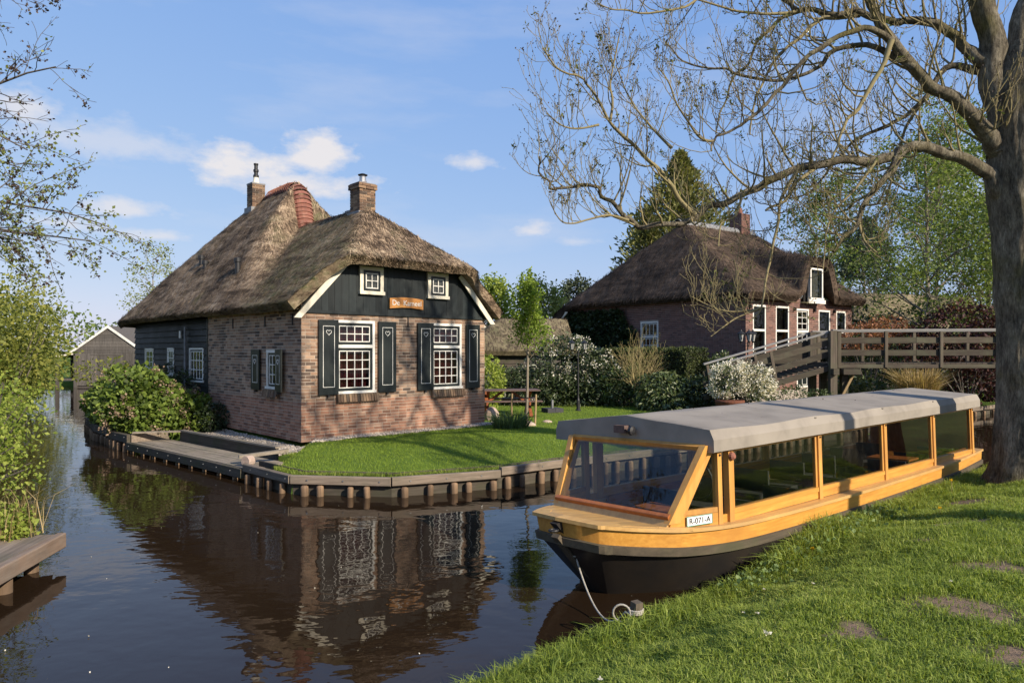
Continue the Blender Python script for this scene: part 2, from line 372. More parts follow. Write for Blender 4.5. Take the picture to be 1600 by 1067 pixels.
G['straw'] = leafmat('straw', [(.1, (.22, .16, .07)), (.9, (.42, .32, .16))], .3)
G['daffodil'] = leafmat('daffodil', [(.1, (.05, .085, .035)), (.9, (.14, .20, .085))], .3)
G['yellow_flower'] = leafmat('yellow_flower', [(.1, (.75, .5, .02)), (.9, (.85, .62, .04))], .2)
G['pink_flower'] = leafmat('pink_flower', [(.1, (.6, .3, .28)), (.9, (.75, .45, .42))], .2)
G['weed'] = leafmat('weed', [(.1, (.10, .16, .05)), (.9, (.22, .29, .11))], .4)

# ------------------------------------------------------------------ helpers
def tag(o, label=None, cat=None, group=None, kind=None):
    if label: o['label'] = label
    if cat: o['category'] = cat
    if group: o['group'] = group
    if kind: o['kind'] = kind
    return o

def empty(name, loc=(0, 0, 0), rz=0.0, parent=None):
    o = bpy.data.objects.new(name, None); COL.objects.link(o)
    o.location = loc; o.rotation_euler = (0, 0, rz)
    if parent: o.parent = parent
    return o

def link(name, me, mat=None, parent=None, mtx=None):
    o = bpy.data.objects.new(name, me); COL.objects.link(o)
    if mat is not None and len(me.materials) == 0: me.materials.append(mat)
    if parent: o.parent = parent
    if mtx is not None: o.matrix_local = mtx
    return o

def npmesh(name, V, F, rnd=None, smooth=False):
    """V (n,3); F list of (m,k) index arrays"""
    me = bpy.data.meshes.new(name)
    V = np.asarray(V, dtype=np.float32)
    if not isinstance(F, (list, tuple)): F = [F]
    F = [np.asarray(f, dtype=np.int32) for f in F if len(f)]
    me.vertices.add(len(V)); me.vertices.foreach_set('co', V.ravel())
    loops = np.concatenate([f.ravel() for f in F])
    me.loops.add(len(loops)); me.loops.foreach_set('vertex_index', loops)
    tot = np.concatenate([np.full(len(f), f.shape[1], dtype=np.int32) for f in F])
    st = np.concatenate([[0], np.cumsum(tot)[:-1]]).astype(np.int32)
    me.polygons.add(len(tot)); me.polygons.foreach_set('loop_start', st)
    me.polygons.foreach_set('loop_total', tot)
    if smooth: me.polygons.foreach_set('use_smooth', np.ones(len(tot), dtype=bool))
    me.update(calc_edges=True)
    if rnd is not None:
        a = me.attributes.new('rnd', 'FLOAT', 'POINT'); a.data.foreach_set('value', np.asarray(rnd, dtype=np.float32))
    return me

class MB:
    """collects simple solids into one mesh"""
    def __init__(s): s.v = []; s.f = []; s.r = []; s.n = 0
    def add(s, V, F, r=0.0):
        b = s.n
        for p in V: s.v.append(tuple(p)); s.r.append(r)
        for f in F: s.f.append(tuple(i + b for i in f))
        s.n += len(V)
    def box(s, x0, x1, y0, y1, z0, z1, r=0.0):
        V = [(x0, y0, z0), (x1, y0, z0), (x1, y1, z0), (x0, y1, z0), (x0, y0, z1), (x1, y0, z1), (x1, y1, z1), (x0, y1, z1)]
        s.add(V, [(0, 3, 2, 1), (4, 5, 6, 7), (0, 1, 5, 4), (1, 2, 6, 5), (2, 3, 7, 6), (3, 0, 4, 7)], r); return s
    def beam(s, p0, p1, w, h, up=(0, 0, 1), bev=0.0):
        """rectangular bar from p0 to p1; w across, h along up"""
        p0 = Vector(p0); p1 = Vector(p1); d = (p1 - p0).normalized(); u = Vector(up)
        a = d.cross(u).normalized(); b = a.cross(d).normalized()
        if bev > 0:
            prof = [(-w / 2 + bev, -h / 2), (w / 2 - bev, -h / 2), (w / 2, -h / 2 + bev), (w / 2, h / 2 - bev), (w / 2 - bev, h / 2), (-w / 2 + bev, h / 2), (-w / 2, h / 2 - bev), (-w / 2, -h / 2 + bev)]
        else:
            prof = [(-w / 2, -h / 2), (w / 2, -h / 2), (w / 2, h / 2), (-w / 2, h / 2)]
        n = len(prof)
        V = [p + a * x + b * y for p in (p0, p1) for x, y in prof]
        F = [(i, (i + 1) % n, n + (i + 1) % n, n + i) for i in range(n)] + [tuple(range(n - 1, -1, -1)), tuple(range(n, 2 * n))]
        s.add(V, F); return s
    def prism(s, poly, d, flip=False):
        """extrude a 3-d polygon by vector d"""
        n = len(poly); d = Vector(d)
        V = [Vector(p) for p in poly] + [Vector(p) + d for p in poly]
        F = [tuple(range(n)), tuple(range(2 * n - 1, n - 1, -1))] + [(i, i + n, (i + 1) % n + n, (i + 1) % n) for i in range(n)]
        s.add(V, F); return s
    def lathe(s, prof, c=(0, 0, 0), n=12):
        """prof list of (r,z) spun about z through c"""
        V = []; F = []
        for r_, z in prof:
            for k in range(n):
                a = 2 * math.pi * k / n; V.append((c[0] + r_ * math.cos(a), c[1] + r_ * math.sin(a), c[2] + z))
        m = len(prof)
        for i in range(m - 1):
            for k in range(n):
                k2 = (k + 1) % n; F.append((i * n + k, i * n + k2, (i + 1) * n + k2, (i + 1) * n + k))
        F.append(tuple(range(n - 1, -1, -1))); F.append(tuple((m - 1) * n + k for k in range(n)))
        s.add(V, F); return s
    def tube(s, pts, rad, n=8, r=0.0):
        V, F = tube_arrays(pts, rad, n)
        s.add([tuple(v) for v in V], [tuple(f) for f in F], r); return s
    def mesh(s, name, smooth=False):
        me = bpy.data.meshes.new(name); me.from_pydata(s.v, [], s.f); me.update()
        bm = bmesh.new(); bm.from_mesh(me); bmesh.ops.recalc_face_normals(bm, faces=bm.faces); bm.to_mesh(me); bm.free()
        if any(s.r):
            a = me.attributes.new('rnd', 'FLOAT', 'POINT'); a.data.foreach_set('value', np.array(s.r, dtype=np.float32))
        if smooth: me.polygons.foreach_set('use_smooth', np.ones(len(me.polygons), dtype=bool))
        return me
    def build(s, name, mat, parent=None, mtx=None, smooth=False):
        return link(name, s.mesh(name, smooth), mat, parent, mtx)

def tube_arrays(pts, rad, n=8):
    pts = np.asarray(pts, float); m = len(pts)
    rad = np.broadcast_to(np.asarray(rad, float), (m,))
    t = np.gradient(pts, axis=0); t /= np.linalg.norm(t, axis=1, keepdims=True) + 1e-9
    ref = np.array([0, 0, 1.0]) if abs(t[0][2]) < .9 else np.array([1.0, 0, 0])
    V = np.zeros((m, n, 3)); a = np.cross(t[0], ref); a /= np.linalg.norm(a)
    ang = np.arange(n) * 2 * np.pi / n
    for i in range(m):
        a = a - t[i] * (a @ t[i]); a /= np.linalg.norm(a) + 1e-9
        b = np.cross(t[i], a)
        V[i] = pts[i] + rad[i] * (np.cos(ang)[:, None] * a + np.sin(ang)[:, None] * b)
    V = V.reshape(-1, 3)
    k = np.arange(n); F = []
    for i in range(m - 1):
        F.append(np.stack([i * n + k, i * n + (k + 1) % n, (i + 1) * n + (k + 1) % n, (i + 1) * n + k], 1))
    F = np.concatenate(F)
    return V, F

def tubes_mesh(name, branches, smooth=True):
    """many limbs: list of (pts, radii, sides)"""
    Vs = []; Fs = []; b = 0
    for pts, rad, n in branches:
        V, F = tube_arrays(pts, rad, n)
        Vs.append(V); Fs.append(F + b); b += len(V)
    return npmesh(name, np.concatenate(Vs), [np.concatenate(Fs)], smooth=smooth)

def hash01(i, j, k, seed):
    h = (i.astype(np.int64) * 374761393 + j.astype(np.int64) * 668265263 + k.astype(np.int64) * 2147483647 + seed * 1274126177) & 0xffffffff
    h = ((h ^ (h >> 13)) * 1274126177) & 0xffffffff
    h = (h ^ (h >> 16)) & 0xffffffff
    return h / 4294967295.0

def vnoise(P, scale=1.0, seed=0):
    P = np.atleast_2d(np.asarray(P, float)) * scale
    if P.shape[1] == 2: P = np.concatenate([P, np.zeros((len(P), 1))], 1)
    I = np.floor(P).astype(np.int64); f = P - I; f = f * f * (3 - 2 * f)
    out = 0
    for dx in (0, 1):
        for dy in (0, 1):
            for dz in (0, 1):
                w = (f[:, 0] if dx else 1 - f[:, 0]) * (f[:, 1] if dy else 1 - f[:, 1]) * (f[:, 2] if dz else 1 - f[:, 2])
                out = out + w * hash01(I[:, 0] + dx, I[:, 1] + dy, I[:, 2] + dz, seed)
    return out

def fbm(P, scale=1.0, seed=0, oct=4):
    a = .5; o = 0; tot = 0
    for i in range(oct):
        o = o + a * vnoise(P, scale * 2 ** i, seed + i); tot += a; a *= .5
    return o / tot

def unit(a): return a / (np.linalg.norm(a, axis=-1, keepdims=True) + 1e-9)

def leaves(name, P, size, rng, aspect=.55, droop=0.0, out=None, fold=.25, tilt=1.0):
    """one rhombic folded leaf at each point; returns a mesh"""
    P = np.asarray(P, float); n = len(P)
    d = unit(rng.normal(size=(n, 3)) * tilt + (0 if out is None else out))
    d[:, 2] -= droop; d = unit(d)
    q = unit(np.cross(d, rng.normal(size=(n, 3)))); nn = np.cross(d, q)
    L = (size * rng.uniform(.6, 1.3, n))[:, None]; Wd = L * aspect * .5
    V = np.stack([P, P + d * L * .5 + q * Wd + nn * Wd * fold, P + d * L, P + d * L * .5 - q * Wd + nn * Wd * fold], 1).reshape(-1, 3)
    i = np.arange(n)[:, None] * 4
    F = np.concatenate([i + np.array([[0, 1, 2]]), i + np.array([[0, 2, 3]])])
    rv = np.repeat(rng.random(n), 4)
    return npmesh(name, V, [F], rnd=rv)

def blades(name, P, length, width, rng, lean=.5, seg=2, wind=(0, 0), ldir=None, curl=.6):
    """grass blades standing at points P"""
    P = np.asarray(P, float); n = len(P)
    length = np.broadcast_to(length, (n,)) * rng.uniform(.55, 1.25, n)
    a = rng.uniform(0, 2 * np.pi, n); dr = np.stack([np.cos(a), np.sin(a), np.zeros(n)], 1)
    if ldir is not None: dr = unit(dr * .6 + ldir)
    side = np.stack([-np.sin(a), np.cos(a), np.zeros(n)], 1)
    side = unit(side + rng.normal(size=(n, 3)) * .3)
    ln = (lean * rng.uniform(.1, 1.2, n))
    w = width * rng.uniform(.6, 1.3, n)
    mid = P + dr * (ln * length * .35)[:, None] + np.stack([np.zeros(n), np.zeros(n), length * .55], 1)
    tip = P + dr * (ln * length * (.9 + curl * .3))[:, None] + np.stack([np.zeros(n), np.zeros(n), length * (1 - .45 * np.minimum(ln, 1.2))], 1)
    sw = side * (w * .5)[:, None]
    rv0 = rng.random(n)
    if seg == 1:
        V = np.stack([P - sw, P + sw, tip], 1).reshape(-1, 3)
        F = [np.arange(n * 3).reshape(-1, 3)]; rv = np.repeat(rv0, 3)
    else:
        V = np.stack([P - sw, P + sw, mid + sw * .8, mid - sw * .8, tip], 1).reshape(-1, 3)
        i = np.arange(n)[:, None] * 5
        F = [i + np.array([[0, 1, 2, 3]]), i + np.array([[3, 2, 4]])]; rv = np.repeat(rv0, 5)
    return npmesh(name, V, F, rnd=rv)

def grow(p, d, L, r, lev, rng, out, tips, up=.12, wob=.22, nseg=5, kids=(5, 4, 3), spread=.9, ratio=.6, rr=.55, sides=(8, 6, 4, 3), kstart=.25, droop=0.0):
    """recursive limb; collects (pts, radii, sides) and twig points"""
    pts = [np.array(p, float)]; dd = unit(np.array(d, float)); step = L / nseg
    for i in range(nseg):
        dd = unit(dd + rng.normal(size=3) * wob + np.array([0, 0, up - droop * i / nseg])); pts.append(pts[-1] + dd * step)
    pts = np.array(pts); rad = np.linspace(r, max(r * .25, .003), nseg + 1)
    out.append((pts, rad, sides[min(lev, len(sides) - 1)]))
    last = lev >= len(kids)
    if last or lev == len(kids) - 1: tips.append(pts[1:] if last else pts[-2:])
    if last: return
    nk = kids[lev]
    for k in range(nk):
        t = kstart + (1 - kstart) * (k + rng.uniform(.1, .9)) / nk
        x = t * nseg; i = min(int(x), nseg - 1); q = pts[i] + (pts[i + 1] - pts[i]) * (x - i)
        tg = unit(pts[i + 1] - pts[i]); rnd = rng.normal(size=3); rnd = unit(rnd - tg * (rnd @ tg))
        nd = unit(tg * (1 - spread * .4) + rnd * spread)
        grow(q, nd, L * ratio * rng.uniform(.7, 1.2) * (1.15 - .45 * t), max(np.interp(x, np.arange(nseg + 1), rad) * rr, .003), lev + 1, rng, out, tips, up, wob, max(3, nseg - 1), kids, spread, ratio, rr, sides, .2, droop)

def jitter_on(tips, n, rng, sd):
    pts = np.concatenate(tips); return pts[rng.integers(0, len(pts), n)] + rng.normal(size=(n, 3)) * sd

def shell(c, rad, n, rng, lump=.35, seed=0, inner=.25, zmin=None, flat=1.0):
    """points through the outer part of a lumpy ellipsoid"""
    d = unit(rng.normal(size=(n, 3)))
    lm = 1 + lump * 2 * (fbm(d * 1.0 + seed * 7.3, 2.3, seed, 3) - .5)
    r = (1 - inner * rng.random(n) ** 1.6) * lm
    P = np.array(c) + d * r[:, None] * np.array(rad)
    if zmin is not None: P = P[P[:, 2] > zmin]
    return P

def smooth01(x): x = np.clip(x, 0, 1); return x * x * (3 - 2 * x)

def smin(a, b, k):
    h = np.clip(.5 + .5 * (b - a) / k, 0, 1); return b * (1 - h) + a * h - k * h * (1 - h)

def text_mesh(name, body, size, extrude=.002):
    cu = bpy.data.curves.new(name, 'FONT'); cu.body = body; cu.size = size; cu.extrude = extrude; cu.align_x = 'CENTER'; cu.align_y = 'CENTER'
    o = bpy.data.objects.new(name, cu); COL.objects.link(o)
    dg = bpy.context.evaluated_depsgraph_get()
    me = bpy.data.meshes.new_from_object(o.evaluated_get(dg))
    bpy.data.objects.remove(o); me.name = name
    return me

def holed_wall(w, h, thick, holes, z0=0.0):
    """flat wall x 0..w, z z0..h, y 0..thick with rectangular holes (x0,x1,z0,z1)"""
    xs = sorted({0, w, *[a for q in holes for a in q[:2]]}); zs = sorted({z0, h, *[a for q in holes for a in q[2:]]})
    mb = MB()
    def solid(i, j):
        if i < 0 or j < 0 or i >= len(xs) - 1 or j >= len(zs) - 1: return False
        cx = (xs[i] + xs[i + 1]) / 2; cz = (zs[j] + zs[j + 1]) / 2
        return not any(a < cx < b and c < cz < d for a, b, c, d in holes)
    for i in range(len(xs) - 1):
        for j in range(len(zs) - 1):
            if not solid(i, j): continue
            x0, x1, a, b = xs[i], xs[i + 1], zs[j], zs[j + 1]
            V = [(x0, 0, a), (x1, 0, a), (x1, 0, b), (x0, 0, b), (x0, thick, a), (x1, thick, a), (x1, thick, b), (x0, thick, b)]
            F = [(0, 1, 2, 3), (7, 6, 5, 4)]
            if not solid(i - 1, j): F.append((0, 3, 7, 4))
            if not solid(i + 1, j): F.append((1, 5, 6, 2))
            if not solid(i, j - 1): F.append((0, 4, 5, 1))
            if not solid(i, j + 1): F.append((3, 2, 6, 7))
            mb.add(V, F)
    me = mb.mesh('wall')
    bm = bmesh.new(); bm.from_mesh(me); bmesh.ops.remove_doubles(bm, verts=bm.verts, dist=1e-5); bm.to_mesh(me); bm.free()
    return me

BRICK = {}
def brick_unit(h, d):
    key = (h, d)
    if key not in BRICK:
        BRICK[key] = MB().box(-.5, .5, -d, .015, 0, h).mesh('brick')
    return BRICK[key]

def bricks(parent, w, h, holes, rng, mats, split=None, singles=0, bl=.213, bh=.059, course=.0705, joint=.011, proud=.007, x_start=0.0, z0=0.0):
    """real bricks standing proud of the mortar; the first `singles` nearest x=x_near are objects, the rest one joined part.
       mats: (below, above) split height"""
    lst = []
    row = 0; z = z0 + .004
    while z + bh < h + .01:
        x = x_start - (bl + joint) * (.5 if row % 2 else 0) - rng.uniform(0, .02)
        while x < w:
            L = bl if rng.random() > .12 else bl * .48
            segs = [(max(x, x_start), min(x + L, w))]
            for a, b, c, d in holes:
                if z + bh > c + .001 and z < d - .001:
                    ns = []
                    for s0, s1 in segs:
                        if s1 <= a or s0 >= b: ns.append((s0, s1)); continue
                        if s0 < a: ns.append((s0, a))
                        if s1 > b: ns.append((b, s1))
                    segs = ns
            for s0, s1 in segs:
                if s1 - s0 > .025: lst.append((s0, s1, z, rng.random(), rng.uniform(-.002, .0025)))
            x += L + joint
        z += course; row += 1
    return lst

def lay_bricks(parent, lst, mats, split, bh=.059, proud=.007, singles=0, near=None):
    """make the brick objects under their wall"""
    if near is None: near = lambda b: b[0]
    lst = sorted(lst, key=near)
    one, rest = lst[:singles], lst[singles:]
    for s0, s1, z, rv, dy in one:
        me = brick_unit_m(bh, proud, mats[0] if z < split else mats[1])
        o = bpy.data.objects.new('brick', me); COL.objects.link(o); o.parent = parent
        o.location = ((s0 + s1) / 2, dy, z); o.scale = (s1 - s0, 1, 1)
    for which in (0, 1):
        mb = MB()
        for s0, s1, z, rv, dy in rest:
            if (z < split) == (which == 0): mb.box(s0, s1, dy - proud, .015, z, z + bh, rv + 1e-4)
        if mb.n:
            tag(mb.build('brickwork', mats[which], parent), kind='stuff')

def brick_unit_m(h, d, mat):
    key = (h, d, mat.name)
    if key not in BRICK:
        me = MB().box(-.5, .5, -d, .015, 0, h).mesh('brick'); me.materials.append(mat); BRICK[key] = me
    return BRICK[key]

def T(x, y, z, rz=0.0): return Matrix.Translation((x, y, z)) @ Matrix.Rotation(rz, 4, 'Z')

def sash(parent, mtx, x0, x1, z0, z1, frame, sash_m, cols, rows, depth=.05, fw=.07, sw=.05, mw=.02, glass='window_glass', back=None, transom=None, proud=0.0, left=True, name='window', backd=.16, muntin='white_paint', amp=.02):
    """window in wall-local axes (x right, y inward, z up): frame mesh is the part; sash rails, glazing bars, panes and curtain or painted-dark backing are sub-parts"""
    y0, y1 = -proud, depth + .05
    w = empty(name, parent=parent); w.matrix_local = mtx
    def fr(nm, a, b, c, d, ya, yb, m): return MB().box(a, b, ya, yb, c, d).build(nm, m, w)
    fr('frame_head', x0, x1, z1 - fw, z1, y0, y1, frame)
    fr('frame_sill', x0 - .02, x1 + .02, z0, z0 + fw * .9, y0 - .03, y1, frame)
    fr('frame_jamb', x1 - fw, x1, z0 + fw * .9, z1 - fw, y0 + .002, y1 - .002, frame)
    fr('frame_jamb', x0, x0 + fw, z0 + fw * .9, z1 - fw, y0 + .002, y1 - .002, frame)
    spans = [(z0 + fw * .9, z1 - fw, rows)] if transom is None else [(z0 + fw * .9, transom[0] - .035, rows), (transom[0] + .035, z1 - fw, transom[1])]
    if transom is not None: fr('transom', x0 + fw, x1 - fw, transom[0] - .035, transom[0] + .035, y0 + .004, y1 - .004, frame)
    a, b = x0 + fw, x1 - fw
    ys = depth * .55
    for c, d, nr in spans:
        fr('sash_stile', a, a + sw, c, d, ys, ys + .035, sash_m); fr('sash_stile', b - sw, b, c, d, ys, ys + .035, sash_m)
        fr('sash_rail', a + sw, b - sw, c, c + sw, ys + .002, ys + .033, sash_m); fr('sash_rail', a + sw, b - sw, d - sw, d, ys + .002, ys + .033, sash_m)
        ga, gb, gc, gd = a + sw, b - sw, c + sw, d - sw
        pw = (gb - ga) / cols; ph = (gd - gc) / nr
        mm = M[muntin]
        if mw > 0:
            for i in range(0, cols + 1):
                hw = mw / 2
                x = min(max(ga + i * pw, ga + hw), gb - hw)
                fr('glazing_bar', x - hw, x + hw, gc, gd, ys - .008, ys + .018, mm)
            for j in range(0, nr + 1):
                hw = mw / 2
                z = min(max(gc + j * ph, gc + hw), gd - hw)
                fr('glazing_bar', ga, gb, z - hw, z + hw, ys - .006, ys + .016, mm)
        pm = None
        for i in range(cols):
            for j in range(nr):
                if pm is None: pm = MB().box(0, pw, 0, .003, 0, ph).mesh('pane'); pm.materials.append(M[glass])
                p = link('pane', pm, None, w); p.location = (ga + i * pw, ys + .006, gc + j * ph)
    if back is not None:
        n = 24; xs_ = np.linspace(x0 + .02, x1 - .02, n)
        V = []
        for zz in (z0 + .05, z1 - .04):
            for k, x in enumerate(xs_): V.append((x, y1 + backd + amp * math.sin(k * 2.1), zz))
        F = [(k, k + 1, n + k + 1, n + k) for k in range(n - 1)]
        me = bpy.data.meshes.new('curtain'); me.from_pydata(V, [], F); me.update()
        link('curtain', me, back, w)  # with dark_inside there is no cloth: a dark sheet paints the room's shade
    return w

def thatch_roof(parent, xs, ys, Hf, yfront, yback, xmap, thick, mat, reed, nstr, rng, strand_len=.26, name='roof', skip=None, keep=None):
    """roof surface as a height function over its plan, given a real thickness, with loose reed ends lying on it"""
    nx, ny = len(xs), len(ys)
    def surf(U, Vv):
        X = xmap(U, Vv); yf = yfront(X); yb = yback(X); Y = yf + (yb - yf) * Vv
        return X, Y, Hf(X, Y)
    U, Vv = np.meshgrid(xs, ys, indexing='ij')
    X, Y, Z = surf(U.ravel(), Vv.ravel())
    e = .02
    def nrm(X, Y):
        gx = (Hf(X + e, Y) - Hf(X - e, Y)) / (2 * e); gy = (Hf(X, Y + e) - Hf(X, Y - e)) / (2 * e)
        N = np.stack([-gx, -gy, np.ones_like(gx)], 1); return unit(N), gx, gy
    N, gx, gy = nrm(X, Y)
    P = np.stack([X, Y, Z], 1)
    P2 = P + N * ((fbm(P, 1.6, 5) - .5) * .09 + (fbm(P, 6, 9, 3) - .5) * .05)[:, None]
    # round over the outer edges
    ed = np.zeros((nx, ny)); ed[0] = 1; ed[-1] = 1; ed[:, 0] = 1; ed[:, -1] = 1
    edf = ed.ravel()
    P2 -= N * (edf * .02)[:, None]
    B = P - N * (thick + .04 * (fbm(P, 3, 3) - .5))[:, None]
    Vt = np.concatenate([P2, B]); off = nx * ny
    idx = np.arange(nx * ny).reshape(nx, ny)
    q = np.stack([idx[:-1, :-1], idx[1:, :-1], idx[1:, 1:], idx[:-1, 1:]], -1).reshape(-1, 4)
    F = [q, q[:, ::-1] + off]
    ring = np.concatenate([idx[:, 0], idx[-1, 1:], idx[-2::-1, -1], idx[0, -2:0:-1]])
    r2 = np.roll(ring, -1)
    F.append(np.stack([r2, ring, ring + off, r2 + off], 1))
    me = npmesh(name, Vt, F, smooth=True)
    fl = np.ones(len(me.polygons), dtype=bool); fl[-len(ring):] = False; me.polygons.foreach_set('use_smooth', fl)
    o = link(name, me, mat, parent)
    # loose reeds
    u = rng.random(nstr); v = rng.random(nstr)
    ne = int(nstr * .13)
    side = rng.integers(0, 4, ne); u[:ne] = np.where(side == 0, xs[0] + .004 * rng.random(ne), np.where(side == 1, xs[-1] - .004 * rng.random(ne), u[:ne] * (xs[-1] - xs[0]) + xs[0]))
    u[ne:] = xs[0] + u[ne:] * (xs[-1] - xs[0])
    v[:ne] = np.where(side == 2, .002 * rng.random(ne), np.where(side == 3, 1 - .002 * rng.random(ne), v[:ne]))
    X, Y, Z = surf(u, v); N, gx, gy = nrm(X, Y)
    P = np.stack([X, Y, Z], 1)
    P = P + N * ((fbm(P, 1.6, 5) - .5) * .09 + (fbm(P, 6, 9, 3) - .5) * .05)[:, None]
    D = np.stack([-gx, -gy, -(gx ** 2 + gy ** 2)], 1); D = unit(D)
    depth = np.zeros(nstr); depth[:ne] = rng.random(ne) * thick * .9
    P = P - N * depth[:, None]
    D = unit(D + rng.normal(size=(nstr, 3)) * .16)
    L = strand_len * rng.uniform(.3, 1.2, nstr); L[:ne] *= .45
    Wd = np.cross(D, N); Wd = unit(Wd) * (rng.uniform(.004, .013, nstr))[:, None]
    P0 = P - D * (L * .6)[:, None] - N * .012 ; P1 = P + D * (L * .4)[:, None] + N * (rng.uniform(.0, .016, nstr))[:, None]
    Vs = np.stack([P0 - Wd, P0 + Wd, P1 + Wd * .5, P1 - Wd * .5], 1).reshape(-1, 3)
    Fs = np.arange(nstr * 4).reshape(-1, 4)
    s = link('reed_ends', npmesh('reed_ends', Vs, [Fs], rnd=np.repeat(rng.random(nstr), 4)), reed, o)
    tag(s, kind='stuff')
    return o

# ================================================================== SETTING
# water
def water_mat():
    m, nt, out = new_mat('canal_water')
    t = nt.nodes.new('ShaderNodeTexCoord')
    def nn(scale, st, det, rot=0.0, dist=0.0):
        mp = nt.nodes.new('ShaderNodeMapping'); mp.inputs['Scale'].default_value = st; mp.inputs['Rotation'].default_value = (0, 0, rot)
        nt.links.new(t.outputs['Object'], mp.inputs[0])
        n = nt.nodes.new('ShaderNodeTexNoise'); n.inputs['Scale'].default_value = scale; n.inputs['Detail'].default_value = det; n.inputs['Roughness'].default_value = .5
        n.inputs['Distortion'].default_value = dist
        nt.links.new(mp.outputs[0], n.inputs['Vector']); return n.outputs[0]
    a = nn(1.3, (1, 1.5, 1), 2, .35, .4); b = nn(5.0, (1, 1.35, 1), 2, -.3, .2); c = nn(.35, (1, 1, 1), 2)
    h = mth(nt, 'ADD', mth(nt, 'MULTIPLY', a, .8), mth(nt, 'MULTIPLY', b, .22))
    # calmer and rougher reaches
    h = mth(nt, 'MULTIPLY', h, mth(nt, 'ADD', mth(nt, 'MULTIPLY', c, .9), .35))
    col = ramp(nt, c, [(.3, (.016, .0095, .005)), (.7, (.023, .014, .008))])
    b_ = finish(nt, out, col, .02, h, .22, .05, .5)
    b_.inputs['IOR'].default_value = 1.333
    return m
M['water'] = water_mat()
wv = npmesh('water', [(-600, -60, 0), (600, -60, 0), (600, 300, 0), (-600, 300, 0)], [np.array([[0, 1, 2, 3]])])
water = tag(link('canal_water', wv, M['water']), kind='structure')

def ground_mat(name, a, b, c, soil=None):
    m, nt, out = new_mat(name)
    n1 = noise(nt, 1.1, 7, .68); n2 = noise(nt, 26, 5, .7)
    f = mth(nt, 'ADD', mth(nt, 'MULTIPLY', n1, .65), mth(nt, 'MULTIPLY', n2, .35))
    col = ramp(nt, f, [(.33, a), (.5, b), (.68, c)])
    if soil:
        at = nt.nodes.new('ShaderNodeAttribute'); at.attribute_name = 'rnd'
        col = mixcol(nt, mth(nt, 'MULTIPLY', at.outputs['Fac'], mth(nt, 'ADD', n2, .55), clamp=True), col, soil)
    finish(nt, out, col, .95, n2, .8, .03, .1)
    return m
M['ground_bank'] = ground_mat('ground_bank', (.07, .062, .03), (.095, .115, .034), (.14, .165, .046), soil=(.19, .135, .095))
M['ground_lawn'] = ground_mat('ground_lawn', (.06, .085, .018), (.095, .15, .026), (.13, .20, .034))

def interp_line(pts, n):
    pts = np.array(pts, float); s = np.concatenate([[0], np.cumsum(np.linalg.norm(np.diff(pts, axis=0), axis=1))])
    q = np.linspace(0, s[-1], n); return np.stack([np.interp(q, s, pts[:, k]) for k in range(pts.shape[1])], 1)

# near bank: runs along the moored boat, low at the water and rising inland
BANK = [(-9, -7), (-5.2, -.6), (-2.7, 2.1), (-1.15, 3.7), (-.35, 4.5), (.36, 5.1), (1.1, 5.75), (1.75, 6.28), (2.25, 6.66), (3.4, 7.72), (5, 9.10), (8.4, 12.05), (9.6, 13.1), (14, 17), (22, 24), (60, 55), (300, 250)]
BN = np.array([.66, -.751])
def bank_z(x, y):
    """ground height of the near bank"""
    P = np.stack([np.atleast_1d(x), np.atleast_1d(y)], 1)
    d = bank_d(P)
    s_ = smooth01((P @ _along - 5.6) / 2.2)
    return .13 + .20 * s_ + (.42 - .16 * s_) * smooth01(d / 1.5) + .07 * smooth01((d - 1) / 5) + .07 * (fbm(P, .9, 21, 3) - .5) * smooth01(d / .6) + .035 * (fbm(P, 3.5, 4, 2) - .5)
_bk = np.array(BANK)
_along = np.array([.751, .66])
_bs = _bk @ _along; _bd = _bk @ BN
def bank_d(P): return P @ BN - np.interp(P @ _along, _bs, _bd)
e = np.concatenate([interp_line(BANK[:2], 4)[:-1], interp_line(BANK[1:14], 150)[:-1], interp_line(BANK[13:], 12)])
ds = np.concatenate([[0, .02], np.linspace(.08, 6, 62), [8, 11, 16, 30, 80, 300]])
E_, D_ = np.meshgrid(np.arange(len(e)), ds, indexing='ij')
XY = e[E_.ravel()] + BN * D_.ravel()[:, None]
Zb = bank_z(XY[:, 0], XY[:, 1]); Zb = np.where(D_.ravel() < .01, -.35, Zb)
ii = np.arange(len(XY)).reshape(E_.shape)
q = np.stack([ii[:-1, :-1], ii[:-1, 1:], ii[1:, 1:], ii[1:, :-1]], -1).reshape(-1, 4)
PATCH = [(3.2, 4.9, .42, .26), (4.0, 5.72, .40, .22), (2.2, 4.5, .22, .10), (3.05, 4.2, .25, .14), (4.9, 7.4, .4, .22), (3.9, 6.7, .28, .15), (2.0, 5.1, .12, .08), (3.6, 4.3, .3, .16), (5.8, 8.7, .4, .3)]
def bare(P):
    k = np.ones(len(P))
    wx = P[:, :2] + .25 * (np.stack([vnoise(P[:, :2], 3, 61), vnoise(P[:, :2], 3, 62)], 1) - .5) + .12 * (np.stack([vnoise(P[:, :2], 11, 63), vnoise(P[:, :2], 11, 64)], 1) - .5)
    for x, y, a, b in PATCH:
        d = np.sqrt(((wx[:, 0] - x) / a) ** 2 + ((wx[:, 1] - y) / b) ** 2); k = np.minimum(k, smooth01((d - .45) / .75))
    return k
bank = tag(link('near_bank', npmesh('near_bank', np.c_[XY, Zb], [q], rnd=1 - bare(XY), smooth=True), M['ground_bank']), kind='structure')

